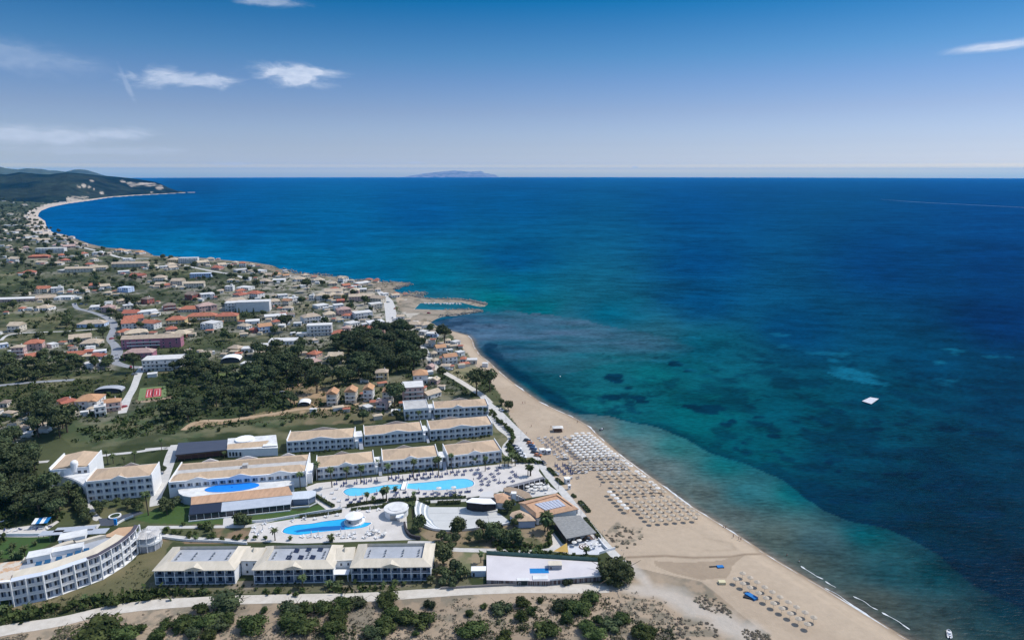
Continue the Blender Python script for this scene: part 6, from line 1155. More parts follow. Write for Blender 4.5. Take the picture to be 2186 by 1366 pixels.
# red car row, harbour boats, cars
def car_proto():
    mb = MB(); prof = [(-2.1, .35), (2.1, .35), (2.15, .75), (1.9, .9), (1.15, 1.0), (-1.95, 1.0), (-2.15, .85)]
    n = len(prof); mb.add([(x, -.85, z) for x, z in prof]+[(x, .85, z) for x, z in prof], [tuple(range(n)), tuple(range(2*n-1, n-1, -1))]+[(i, i+n, (i+1) % n+n, (i+1) % n) for i in range(n)])
    cab = MB(); q = [(-1.9, .99), (1.0, .99), (.35, 1.45), (-1.5, 1.45)]; cab.add([(x, -.8 if z < 1.2 else -.62, z) for x, z in q]+[(x, .8 if z < 1.2 else .62, z) for x, z in q], [(0, 1, 2, 3), (7, 6, 5, 4), (0, 4, 5, 1), (1, 5, 6, 2), (3, 2, 6, 7), (0, 3, 7, 4)])
    rf = MB(); rf.box(-1.45, -.61, 1.452, .3, .61, 1.49)
    wh = MB(); vs = [(.33*cos(2*pi*i/12), 0, .33*sin(2*pi*i/12)) for i in range(12)]; wh.add(vs+[(x, .2, z) for x, y, z in vs], [tuple(range(12)), tuple(range(23, 11, -1))]+[(i, i+12, (i+1) % 12+12, (i+1) % 12) for i in range(12)])
    return mb, cab, rf, wh
cb, cc, crf, cw = car_proto(); CARM = {}
CC = {'white': (.75, .75, .75), 'silver': (.42, .44, .46), 'black': (.02, .02, .025), 'dark blue': (.02, .06, .16), 'red': (.45, .03, .03), 'orange': (.55, .20, .06), 'grey': (.16, .17, .18)}
for k_, v_ in CC.items(): mm = mat('car_paint_'+k_.replace(' ', '_'), v_, rough=.25, spec=.6); CARM[k_] = (cb.mesh('body', mm), crf.mesh('roof', mm))
CCAB = cc.mesh('cabin_glass', GLASS); CWH = cw.mesh('wheel', mat('tyre', (.015, .015, .015)))
_r = MB(); _r.box(-.17, -.015, -.17, .17, .215, .17); CRIM = _r.mesh('rim', METAL)
def car(px, py, colr, rz, where=None):
    P = G(px, py); o = thing('parked_car', f'{colr} parked car'+(', '+where if where else ''), 'car', (P.x, P.y, P.z+.06), rz, 'parked cars', where is None)
    inst('body', CARM[colr][0], o); inst('cabin_glass', CCAB, o); inst('roof', CARM[colr][1], o)
    for x in (-1.35, 1.35):
        for y in (-.88, .68): w_ = inst('wheel', CWH, o, (x, y, .33)); inst('rim', CRIM, w_)
for x, y, cl in [(48, 560, 'black'), (110, 615, 'orange'), (135, 668, 'dark blue'), (170, 725, 'dark blue'), (195, 790, 'black'), (260, 850, 'orange')]: car(*q1(x, y), cl, radians(-18))
for x, y, cl in [(265, 255, 'black'), (285, 268, 'white'), (296, 283, 'silver'), (306, 300, 'white'), (314, 318, 'white')]: car(*y4(x, y), cl, radians(-8))
car(*r1(1585, 405), 'white', radians(-55)); car(*z1(1005, 1022), 'red', radians(60)); car(*q1(370, 1000), 'black', radians(-60)); car(*z3(1050, 925), 'white', radians(10)); car(*z3(865, 440), 'red', radians(0))
rr = random.Random(3)
for x, y in [(555, 480), (565, 500), (570, 560), (580, 575), (600, 590), (620, 545), (515, 345), (575, 400), (830, 830), (870, 860), (890, 870)]: car(*z3(x, y), rr.choice(list(CC)), rr.uniform(0, 3))
for x, y in [(895, 305), (905, 470), (950, 600), (955, 630), (1170, 720), (1190, 740), (1090, 760), (1060, 700), (610, 190), (660, 190), (700, 195)]: car(*z1(x, y), rr.choice(list(CC)), rr.uniform(0, 3))
for x, y in [(1690, 1050), (1840, 1060), (1010, 1000), (880, 1020), (930, 1015)]: car(*z2(x*.9, y*.93), rr.choice(['white', 'silver', 'grey']), rr.uniform(0, 3))
def loft(secs, m_, name, parent):
    mb = MB(); k = len(secs[0])
    for s in secs: mb.v += [tuple(p) for p in s]
    for i in range(len(secs)-1):
        for j in range(k-1): mb.f.append((i*k+j, i*k+j+1, (i+1)*k+j+1, (i+1)*k+j)); mb.m.append(0)
    mb.f += [tuple(range(k))[::-1], tuple(range((len(secs)-1)*k, len(secs)*k))]; mb.m += [0, 0]
    return inst(name, mb.mesh(name, m_), parent)
def hull(parent, L, W, Hh, m_):
    secs = []
    for i in range(9):
        t = i/8; x = -L/2+L*t; w = W/2*(1 if t < .5 else max(.03, math.sqrt(max(0, 1-((t-.5)/.5)**2)))); zt = Hh*(1+.25*t*t)
        secs.append([(x, w, zt), (x, w*.8, .15), (x, 0, -.15+.1*t), (x, -w*.8, .15), (x, -w, zt), (x, -w*.8, zt-.03), (x, -w*.75, Hh*.45), (x, w*.75, Hh*.45), (x, w*.8, zt-.03)])
    return loft(secs, m_, 'hull', parent)
def boat(px, py, L, rz, label, group=None, colour=WHITE, cabin=True, auto=False):
    P = G(px, py, 0); o = thing('motor_boat', label, 'boat', (P.x, P.y, P.z), rz, group, auto); hull(o, L, L*.36, L*.13, colour)
    m = MB(); 
    if cabin: m.box(-L*.05, -L*.1, L*.08, L*.2, L*.1, L*.2); inst('console', m.mesh('console', WHITE), o); m = MB(); m.box(L*.15, -L*.09, L*.2, L*.17, L*.09, L*.26); inst('windscreen', m.mesh('windscreen', GLASS), o)
    m = MB(); m.box(-L*.3, -L*.1, L*.06, -L*.22, L*.1, L*.12); inst('seat', m.mesh('seat', mat('boat_seat', (.6, .6, .62))), o)
    m = MB(); m.box(-L*.56, -L*.035, 0, -L*.5, L*.035, L*.2); inst('outboard_motor', m.mesh('outboard_motor', BLACK), o)
boat(*y5(1740, 1262), 4.6, radians(62), 'small white motor boat afloat off the beach, bottom right corner')
boat(1285, 917, 4.0, radians(50), 'dark inflatable boat just off the beach beside the parasols', colour=mat('dark_rubber', (.03, .035, .05)))
for x, y in [(835, 352), (870, 353), (910, 352), (965, 357), (1000, 352), (1020, 355), (1050, 356), (1075, 354), (1105, 356), (1130, 358)]: boat(*z3(x, y+2), rr.uniform(5, 8), rr.uniform(1.2, 1.9), 'white boat moored at the quay', 'boats moored in the little harbour', auto=True)
c4 = [G(*p, .6) for p in ((1840, 856), (1857.6, 848), (1876, 851), (1860, 862.5))]; c = sum(c4, Vector())/4; c.z = 0; o = thing('swim_raft', 'square white floating swim platform far out on the sea', 'raft', c); f = [(p.x-c.x, p.y-c.y) for p in c4]
m = MB(); m.prism(f, .45, .7); inst('deck', m.mesh('deck', mat('raft_boards', (.62, .62, .66), (.50, .50, .54), 1)), o)
for x, y in f: m = MB(); m.cyl(x*.8, y*.8, -.5, .45, .5, n=10); inst('float', m.mesh('float', BLACK), o)
# harbour rocks (rubble, uncountable)
RKM = mat('rubble_rock', (.34, .31, .27), (.20, .18, .155), .6, .95)
def rocks(name, pts, w, n, s0, s1, seed):
    rnd = random.Random(seed); P = [G(*p, 0) for p in pts]; Q = smooth_path([(p.x, p.y) for p in P], 4); mb = MB()
    for i in range(n):
        t = rnd.random()*(len(Q)-1.001); k = int(t); f = t-k; x = Q[k][0]*(1-f)+Q[k+1][0]*f+rnd.gauss(0, w/2); y = Q[k][1]*(1-f)+Q[k+1][1]*f+rnd.gauss(0, w/2); s = rnd.uniform(s0, s1); z = rnd.uniform(.1, 1.3)
        v = [(x+s*rnd.uniform(.6, 1)*a, y+s*rnd.uniform(.6, 1)*b, z+s*.7*rnd.uniform(.5, 1)*c_) for a, b, c_ in ((-1, -1, -1), (1, -1, -1), (1, 1, -1), (-1, 1, -1), (-.6, -.6, 1), (.6, -.6, 1), (.6, .6, 1), (-.6, .6, 1))]
        mb.add(v, [(0, 3, 2, 1), (4, 5, 6, 7), (0, 1, 5, 4), (1, 2, 6, 5), (2, 3, 7, 6), (3, 0, 4, 7)])
    o = struct(name, mb.mesh(name, RKM), 'stuff')
rocks('breakwater_rocks', z3.poly([(790, 312), (900, 323), (1100, 322), (1240, 340), (1350, 362)]), 5, 420, .7, 1.7, 1)
rocks('breakwater_rocks', z3.poly([(960, 462), (1100, 452), (1220, 436), (1300, 420), (1200, 410), (1000, 412)]), 4, 260, .6, 1.4, 2)
rocks('shore_rocks', z3.poly([(640, 262), (700, 285), (780, 300), (800, 265), (740, 262)]), 7, 160, .7, 1.8, 3)
rocks('shore_rocks', z3.poly([(480, 172), (600, 180), (690, 190), (620, 212), (560, 232)]), 7, 200, .6, 1.6, 4)
rocks('shore_rocks', [(600, 575), (640, 584), (700, 589), (745, 599), (800, 598)], 8, 200, .7, 1.8, 5)
rocks('shore_rocks', q4.poly([(1740, 590), (1800, 640), (1850, 760), (1900, 800), (1950, 880), (2100, 960)]), 1.6, 60, .2, .6, 6)
# ---------------------------------------------------------------- ground cover and trees
bad = lambda qx, qy: pip(qx, qy, [(100, 955), (600, 900), (1060, 855), (1180, 1010), (1300, 1170), (1290, 1250), (320, 1262), (0, 1320), (0, 1170)]) | pip(qx, qy, BEACH)
inland = lambda qx, qy: pip(qx, qy, LANDPOLY)
scrub('field_scrub', lambda qx, qy, x, y, j: inland(qx, qy) & ~bad(qx, qy) & ~pip(qx, qy, DUNE) & (j > .47) & (qy < 1330), 9000, .9, 3.4, (.026, .042, .014), (.075, .098, .035), 201)
scrub('dry_grass', lambda qx, qy, x, y, j: inland(qx, qy) & ~bad(qx, qy) & ~pip(qx, qy, DUNE) & (j < .50) & (qy > 560), 6000, .5, 1.6, (.12, .115, .055), (.20, .175, .10), 203, .4)
scrub('dune_scrub', lambda qx, qy, x, y, j: pip(qx, qy, DUNE) & ~pip(qx, qy, BEACH) & (j > .52) & (qy > 1265), 3200, .25, 1.1, (.17, .15, .105), (.28, .245, .18), 205, .5)
WOODS = [z3.poly([(60, 690), (350, 650), (650, 600), (770, 640), (830, 800), (840, 900), (700, 940), (560, 1000), (420, 900), (200, 900), (30, 760)]), z2.poly([(690, 640), (1080, 660), (1240, 790), (1560, 730), (1600, 860), (1480, 890), (1300, 900), (960, 880), (700, 840)]), z2.poly([(0, 780), (350, 710), (660, 800), (900, 880), (1050, 1050), (700, 1085), (160, 1185), (0, 1245), (0, 900)]), y1.poly([(-60, 130), (110, 140), (230, 330), (250, 430), (400, 560), (390, 620), (200, 620), (-60, 600)])]
def inwood(qx, qy):
    m = np.zeros(len(qx), bool)
    for w_ in WOODS: m |= pip(qx, qy, w_)
    return m
scrub('dune_heath', lambda qx, qy, x, y, j: pip(qx, qy, DUNE) & ~pip(qx, qy, BEACH) & (j > .54) & (qy > 1275) & (qx < 1500), 2600, .4, 1.5, (.055, .065, .03), (.13, .135, .075), 211, .55)
scrub('undergrowth', lambda qx, qy, x, y, j: inwood(qx, qy) & (j > .36), 3200, 1.6, 4.2, (.024, .040, .014), (.07, .095, .034), 209, 1.0)
scrub('garden_scrub', lambda qx, qy, x, y, j: (pip(qx, qy, [(320, 1252), (1010, 1242), (1010, 1262), (700, 1270), (320, 1286)]) | pip(qx, qy, [(930, 1185), (1034, 1185), (1034, 1238), (930, 1240)]) | pip(qx, qy, [(0, 1300), (180, 1265), (300, 1200), (330, 1230), (318, 1270), (100, 1318), (0, 1335)]) | pip(qx, qy, [(895, 1140), (1090, 1136), (1170, 1140), (1160, 1168), (940, 1172)])) & (j > .42), 2600, .3, 1.2, (.05, .065, .028), (.15, .15, .085), 207, .6)
def leafmat(name, c1, c2, rand=.27): return mat(name, c1, c2, 1.1, .9, rand=rand, spec=.08, lo=.38, hi=.62, detail=3)
LEAF = {'pine': leafmat('pine_needles', (.036, .050, .026), (.094, .114, .052)), 'broad': leafmat('broad_leaves', (.044, .060, .027), (.128, .148, .066)), 'olive': leafmat('grey_green_leaves', (.045, .060, .030), (.115, .135, .070)),
        'shrub': leafmat('shrub_leaves', (.034, .052, .018), (.100, .125, .042)), 'palm': leafmat('palm_fronds', (.045, .070, .028), (.12, .15, .065)), 'dry': leafmat('dry_twigs', (.22, .19, .14), (.36, .31, .235))}
def ico(sub=1):
    t = (1+5**.5)/2; v = [Vector(p).normalized() for p in ((-1, t, 0), (1, t, 0), (-1, -t, 0), (1, -t, 0), (0, -1, t), (0, 1, t), (0, -1, -t), (0, 1, -t), (t, 0, -1), (t, 0, 1), (-t, 0, -1), (-t, 0, 1))]
    f = [(0, 11, 5), (0, 5, 1), (0, 1, 7), (0, 7, 10), (0, 10, 11), (1, 5, 9), (5, 11, 4), (11, 10, 2), (10, 7, 6), (7, 1, 8), (3, 9, 4), (3, 4, 2), (3, 2, 6), (3, 6, 8), (3, 8, 9), (4, 9, 5), (2, 4, 11), (6, 2, 10), (8, 6, 7), (9, 8, 1)]
    return np.array(v), np.array(f)
IV, IF_ = ico()
def crown_mesh(name, seed, rx, rz_, zc, nb, nl, s, material, flat=.0, spread=.62, brad=.45):
    """leaf-sized tufts spread over many uneven clumps, with a dense heart so the crown has body"""
    R = np.random.RandomState(seed); V = []; Fq = []
    a = R.rand(nb)*2*pi; rr_ = np.sqrt(R.rand(nb))*spread; zz = (R.rand(nb)*2-1)*.5
    C = np.stack([np.cos(a)*rr_*rx, np.sin(a)*rr_*rx, zz*rz_*np.sqrt(1-rr_**2*.8)], 1); B = rx*brad*(.6+.7*R.rand(nb))
    quads = []
    for i in range(nb):
        k = max(6, int(nl/nb*(B[i]/(rx*brad))**2)); d = R.randn(k, 3); d[:, 2] = np.abs(d[:, 2])*.9-.35; d /= np.linalg.norm(d, axis=1)[:, None]
        r = B[i]*(.78+.34*R.rand(k)); p = C[i]+d*r[:, None]*np.array([1, 1, .85*(1-flat)]); 
        nrm = d+R.randn(k, 3)*.55; nrm /= np.linalg.norm(nrm, axis=1)[:, None]; t = np.cross(nrm, R.randn(k, 3)); t /= np.linalg.norm(t, axis=1)[:, None]; b = np.cross(nrm, t)
        ss = (s*(.5+.9*R.rand(k)))[:, None]; w = ss*(.5+.5*R.rand(k))[:, None]
        quads.append(np.stack([p-t*ss-b*w*.3, p+b*w-t*ss*.1, p+t*ss+b*w*.2, p-b*w+t*ss*.15], 1))
    Q = np.concatenate(quads); n = len(Q); V = Q.reshape(-1, 3); Fq = np.arange(n*4).reshape(-1, 4)
    hv = []; hf = []; o = n*4
    for i in range(nb):
        r = B[i]*.72; hv.append(C[i]+IV*np.array([r, r, r*.8*(1-flat)])*(1+.25*(R.rand(12, 1)-.5))); hf.append(np.concatenate([IF_, IF_[:, 2:3]], 1)+o); o += 12
    V = np.concatenate([V]+hv); V[:, 2] += zc
    me = bpy.data.meshes.new(name); F2 = [tuple(q) for q in Fq]+[tuple(q[:3]) for q in np.concatenate(hf)]
    me.from_pydata([tuple(v) for v in V], [], F2); me.materials.append(material); me.update(); return me
def trunk_mesh(name, h, r, limbs=4, seed=0, spread=1.5, m_=TRUNK):
    rnd = random.Random(seed); m = MB(); m.bar((0, 0, -.8), (rnd.uniform(-.2, .2), rnd.uniform(-.2, .2), h*.75), r, 6, 0, r*.6)
    for i in range(limbs): a = 2*pi*i/limbs+rnd.random(); m.bar((0, 0, h*(.4+.2*rnd.random())), (cos(a)*spread, sin(a)*spread, h*1.05), r*.5, 4, 0, r*.15)
    return m.mesh(name, m_)
KIND = {}
def kind(key, n, rx, rz_, zc, nb, nl, s, leaf, tr, **k):
    KIND[key] = [(crown_mesh('crown', 50*len(KIND)+i, rx*random.uniform(.9, 1.1), rz_, zc, nb, nl, s, LEAF[leaf], **k), trunk_mesh('trunk', *tr, seed=i)) for i in range(n)]
kind('pine', 5, 4.2, 2.6, 7.0, 16, 900, .42, 'pine', (7, .3, 5))
kind('broad', 5, 3.2, 2.8, 4.0, 14, 700, .40, 'broad', (4, .22, 4))
kind('olive', 4, 2.6, 2.2, 3.2, 11, 500, .36, 'olive', (3.2, .2, 4))
kind('bush', 6, 1.0, .95, .62, 16, 1500, .085, 'shrub', (.7, .06, 5), brad=.42)
kind('bushp', 3, 1.0, .9, .6, 15, 1000, .10, 'pine', (.7, .06, 5), brad=.42)
kind('dry', 3, 1.3, .4, .22, 12, 420, .10, 'dry', (.3, .05, 6), brad=.3)
kind('shrub', 4, 1.5, 1.2, 1.0, 9, 260, .26, 'shrub', (1.2, .1, 3))
def cyp():
    out = []
    for i in range(2):
        R = np.random.RandomState(i+5); k = 420; t = R.rand(k)**.8; a = R.rand(k)*2*pi; r = 1.0*np.sin(np.clip(t*1.02+.05, 0, 1)*pi)**.7*(1-.35*t)*(.8+.3*R.rand(k)); p = np.stack([np.cos(a)*r, np.sin(a)*r, .6+t*8.5], 1)
        d = np.stack([np.cos(a), np.sin(a), .5+0*a], 1)+R.randn(k, 3)*.4; tt = np.cross(d, R.randn(k, 3)); tt /= np.linalg.norm(tt, axis=1)[:, None]; b = np.cross(d, tt); b /= np.linalg.norm(b, axis=1)[:, None]
        s = .35; Q = np.stack([p-tt*s, p+b*s, p+tt*s, p-b*s], 1).reshape(-1, 3); me = bpy.data.meshes.new('crown'); me.from_pydata([tuple(v) for v in Q]+[(.55*cos(j), .55*sin(j), .8) for j in range(6)]+[(0, 0, 8.6)], [], [tuple(range(4*i_, 4*i_+4)) for i_ in range(k)]+[(4*k+j, 4*k+(j+1) % 6, 4*k+6) for j in range(6)]); me.materials.append(LEAF['pine']); out.append((me, trunk_mesh('trunk', 1.5, .15, 2, i, .2)))
    KIND['cypress'] = out
cyp()
def palm_meshes(h, seed, n=34, fl=2.4, skirt=False):
    rnd = random.Random(seed); m = MB(); lean = (rnd.uniform(-.4, .4), rnd.uniform(-.4, .4)); m.bar((0, 0, -.8), (lean[0]*.5, lean[1]*.5, h*.5), .26, 7, 0, .2); m.bar((lean[0]*.5, lean[1]*.5, h*.5), (lean[0], lean[1], h), .2, 7, 0, .24); tr = m.mesh('trunk', TRUNK)
    f = MB()
    for i in range(n):
        a = 2.4*i+rnd.random()*.3; e0 = rnd.uniform(-.5, 1.3) if not skirt else rnd.uniform(-1.0, 1.2); L = fl*rnd.uniform(.8, 1.1); p = Vector((lean[0], lean[1], h)); u = Vector((cos(a), sin(a), 0)); side = Vector((-sin(a), cos(a), 0)); e = e0; prev = None
        for k in range(6):
            w = .34*sin(pi*min(1, (k+.6)/5.6))*fl/2.4; d = u*cos(e)+Vector((0, 0, sin(e))); sag = Vector((0, 0, -w*.5)); cur = (p+side*w+sag, p+Vector((0, 0, .02)), p-side*w+sag)
            if prev: f.add([*prev, *cur], [(0, 1, 4, 3), (1, 2, 5, 4)])
            prev = cur; p = p+d*L/5; e -= .38
    f.cyl(lean[0], lean[1], h-.5, h+.3, .38, .2, n=7)
    return (f.mesh('fronds', LEAF['palm']), tr)
KIND['palm_tall'] = [palm_meshes(8.2, i) for i in range(3)]; KIND['palm_mid'] = [palm_meshes(4.6, i+7, 38, 2.3) for i in range(3)]; KIND['palm_low'] = [palm_meshes(1.8, i+17, 40, 2.2, True) for i in range(3)]; KIND['palm_big'] = [palm_meshes(5.2, i+27, 64, 3.6, True) for i in range(2)]
CNT = {}
SCK = {'pine': 1.28, 'broad': 1.2, 'olive': 1.15, 'shrub': 1.15}
def plant(key, P, sc, name, label, cat, group, auto=True, rnd=random):
    sc *= SCK.get(key, 1)
    v = KIND[key]; cm, tm = v[rnd.randrange(len(v))]
    o = thing(name, label, cat, (P.x, P.y, P.z), rnd.random()*6.28, group, auto); s = sc*rnd.uniform(.93, 1.07)
    o.scale = (s, s, s*rnd.uniform(.9, 1.1)) if not isinstance(sc, tuple) else sc
    inst(cm.name.split('.')[0], cm, o); inst('trunk', tm, o); CNT[name] = CNT.get(name, 0)+1; return o
def clear(P, r, extra=0): return all(hypot(P.x-x, P.y-y) > r+q+extra for x, y, q in TAKEN)
def scatter(poly, n, key, r, s0, s1, name, label, cat, group, seed, gap=1.0, avoid=True, cap=300, sy=0):
    rnd = random.Random(seed); xs_ = [p[0] for p in poly]; ys_ = [p[1] for p in poly]; W_ = [tuple(G(*p)[:2]) for p in poly]; X0, X1 = min(p[0] for p in W_), max(p[0] for p in W_); Y0, Y1 = min(p[1] for p in W_), max(p[1] for p in W_)
    SHN = [s_ for s_ in SHEETS if any(X0-20 < q[0] < X1+20 and Y0-20 < q[1] < Y1+20 for q in s_)]; got = []; t = 0; RIBS_NEAR = [(r_, w_) for r_, w_ in RIBS if any(X0-20 < q[0] < X1+20 and Y0-20 < q[1] < Y1+20 for q in r_)]
    while len(got) < n and t < n*60 and CNT.get(name, 0) < cap:
        t += 1; x, y = rnd.uniform(X0, X1), rnd.uniform(Y0, Y1)
        if not bool(pip(np.array([x]), np.array([y]), W_)[0]): continue
        sc = rnd.uniform(s0, s1); P = Vector((x, y, LZ-(x*x+y*y)/(2*RE)))
        if any(hypot(x-a, y-b) < r*gap*(sc+c_)*.5 for a, b, c_ in got): continue
        if avoid and not clear(P, 0, .5): continue
        if any(bool(pip(np.array([x]), np.array([y]), s_)[0]) for s_ in SHN): continue
        if any(dseg(np.array([x]), np.array([y]), r_)[0] < w_+1.5 for r_, w_ in RIBS_NEAR) : continue
        got.append((x, y, sc)); plant(key if isinstance(key, str) else rnd.choice(key), P, sc, name, label, cat, group, rnd=rnd)
ROADP = None
HOTP = [(90, 930), (1100, 880), (1170, 1000), (1290, 1180), (900, 1260), (0, 1340), (90, 1100)]
PG, BG, SG = 'pines and dark trees of the woods', 'broad-leaved trees among the houses', 'shrubs and small bushes'
PT = 'rounded woodland tree'; 
scatter(z3.poly([(60, 690), (200, 660), (350, 640), (500, 620), (650, 590), (760, 630), (790, 700), (830, 800), (840, 900), (700, 940), (560, 1000), (420, 900), (200, 900), (100, 860), (30, 760)]), 88, ['pine', 'pine', 'pine', 'broad'], 7, .85, 1.35, 'woodland_tree', PT, 'tree', PG, 1, .72)
scatter(z2.poly([(690, 630), (1080, 640), (1100, 720), (1240, 780), (1400, 800), (1560, 720), (1618, 760), (1600, 860), (1480, 890), (1300, 900), (1130, 850), (960, 880), (800, 880), (700, 840)]), 62, ['pine', 'pine', 'broad'], 7, .8, 1.25, 'woodland_tree', PT, 'tree', PG, 2, .75)
scatter(z2.poly([(0, 780), (120, 660), (350, 700), (450, 800), (660, 790), (900, 870), (960, 960), (1060, 1050), (700, 1090), (500, 1130), (160, 1190), (0, 1250), (0, 1100), (350, 1000), (300, 900), (0, 900)]), 88, ['pine', 'broad', 'pine', 'olive'], 7, .65, 1.15, 'woodland_tree', PT, 'tree', PG, 3, .75)
scatter(z1.poly([(0, 640), (150, 650), (400, 610), (560, 640), (690, 700), (880, 650), (900, 710), (700, 740), (560, 770), (200, 820), (0, 840)]), 40, 'broad', 7, .8, 1.3, 'broadleaf_tree', 'dark broad-leaved tree', 'tree', BG, 4, .8)
scatter(z1.poly([(230, 1150), (330, 1060), (430, 1060), (560, 1130), (600, 1230), (500, 1300), (300, 1290), (230, 1240)]), 9, 'pine', 7, 1.1, 1.6, 'woodland_tree', PT, 'tree', PG, 5, .7, avoid=False)
scatter(y1.poly([(-60, 130), (110, 140), (200, 230), (230, 330), (250, 430), (330, 470), (400, 560), (390, 620), (200, 620), (-60, 600)]), 48, 'pine', 7, .6, 1.1, 'woodland_tree', PT, 'tree', PG, 6, .75, avoid=False)
scatter(y1.poly([(440, 420), (500, 430), (560, 540), (610, 640), (530, 640), (470, 520)]), 22, 'broad', 5, .5, .8, 'broadleaf_tree', 'dark broad-leaved tree', 'tree', BG, 7, .7, avoid=False)
scatter([(0, 455), (70, 450), (100, 500), (200, 530), (370, 552), (600, 590), (760, 620), (860, 700), (760, 700), (640, 740), (380, 740), (240, 740), (0, 720)], 150, ['broad', 'broad', 'olive'], 7, .6, 1.2, 'broadleaf_tree', 'bushy garden tree', 'tree', BG, 8, 1.0)
scatter([(0, 560), (370, 560), (640, 600), (800, 640), (840, 720), (640, 760), (380, 760), (0, 740)], 110, 'olive', 7, .5, 1.1, 'olive_tree', 'grey-green olive-like tree', 'tree', 'grey-green trees of the village', 9, 1.0)
scatter([(0, 440), (60, 440), (120, 520), (400, 560), (640, 600), (400, 610), (0, 600)], 110, 'olive', 7, .6, 1.2, 'olive_tree', 'grey-green olive-like tree', 'tree', 'grey-green trees of the village', 19, 1.0)
scatter([(0, 420), (80, 434), (78, 470), (110, 510), (0, 560)], 60, 'pine', 7, .8, 1.4, 'broadleaf_tree', 'dark broad-leaved tree', 'tree', BG, 21, 1.0)
scatter([(0, 600), (380, 600), (640, 640), (830, 700), (640, 760), (380, 770), (0, 750)], 150, 'shrub', 3, .8, 1.7, 'shrub', 'low green shrub', 'shrub', SG, 10, 1.0)
scatter([(0, 790), (280, 790), (420, 880), (850, 860), (850, 900), (600, 915), (400, 930), (100, 930), (0, 900)], 60, 'shrub', 3, .6, 1.5, 'shrub', 'low green shrub', 'shrub', SG, 11, 1.0)
scatter([(0, 470), (80, 470), (200, 535), (370, 556), (600, 596), (800, 640), (840, 720), (640, 750), (380, 760), (240, 740), (0, 740)], 170, 'broad', 7, .75, 1.5, 'garden_tree', 'dark leafy yard tree', 'tree', 'yard trees of the village', 23, .8)
for x, y, s in [(555, 345, 1), (580, 350, 1.05), (605, 350, .8), (640, 345, 1.05), (690, 340, 1.1)]: plant('cypress', G(*z2(x, y)), s*1.05, 'cypress_tree', 'slim dark cypress tree', 'tree', 'cypresses by the white hall')
for z, x, y, s in [(z3, 985, 990, 1.15), (z3, 1275, 1145, 1.7), (z3, 1390, 1110, 1.25), (z3, 1000, 715, 1.5), (z3, 700, 640, 1.2), (z2, 1170, 930, 1.3), (z2, 1100, 160, 1.6), (z2, 945, 460, 1.4), (z2, 150, 440, 1.1), (z1, 1085, 740, 1.3), (z1, 870, 710, 1.1), (z1, 840, 480, 1.2), (r1, 1690, 400, .9), (r1, 1580, 330, .6), (z2, 1530, 1150, 1.0), (z3, 570, 1250, 1.3), (z3, 590, 1350, .9), (z3, 300, 1360, .9), (z3, 880, 600, 1.1)]:
    plant('broad' if s < 1.2 else 'pine', G(*z(x, y)), s, 'broadleaf_tree', 'dark round standalone tree', 'tree', BG)
# small outbuildings, pergolas and yard walls among the houses
ro = random.Random(91); OBM = {}
for nm_, wm_, rm_ in (('white', WC['w'], RC['W']), ('tan-roofed', WC['w'], RC['T']), ('red-roofed', WC['c'], RC['R']), ('cream', WC['c'], RC['T'])):
    m = MB(); m.box(-.5, -.4, -.4, .5, .4, .8); m2 = MB(); m2.add([(-.58, -.48, .8), (.58, -.48, .8), (.58, .48, .8), (-.58, .48, .8), (-.3, 0, 1.02), (.3, 0, 1.02)], [(0, 1, 5, 4), (1, 2, 5), (2, 3, 4, 5), (3, 0, 4), (3, 2, 1, 0)]) if nm_ != 'white' else m2.box(-.55, -.45, .8, .55, .45, .86); OBM[nm_] = (m.mesh('wall', wm_), m2.mesh('roof', rm_))
nh = 0
for (px_, py_, w_) in list(HPX):
    for q_ in range(2 if py_ > 480 else 1):
        if nh >= 290: break
        P = G(px_, py_); a_ = ro.random()*6.28; r_ = ro.uniform(9, 17); P = Vector((P.x+cos(a_)*r_, P.y+sin(a_)*r_, P.z)); qx, qy = proj(P)
        if not clear(P, 1.0) or not bool(pip(np.array([qx]), np.array([qy]), LANDPOLY)[0]) or shore_dist(P) < 8: continue
        if any(dseg(np.array([P.x]), np.array([P.y]), rr2)[0] < w2+3 for rr2, w2 in RIBS if min(abs(q2[0]-P.x)+abs(q2[1]-P.y) for q2 in rr2) < 120): continue
        k_ = ro.choice(list(OBM)); o = thing('outbuilding', f'small {k_} outbuilding', 'outbuilding', (P.x, P.y, P.z), BASE+ro.uniform(-.4, .4), 'small outbuildings among the houses', True); s_ = ro.uniform(4, 7.5); o.scale = (s_, s_*ro.uniform(.7, 1.1), ro.uniform(2.8, 3.6)); inst('wall', OBM[k_][0], o); inst('roof', OBM[k_][1], o); TAKEN.append((P.x, P.y, s_*.5)); nh += 1
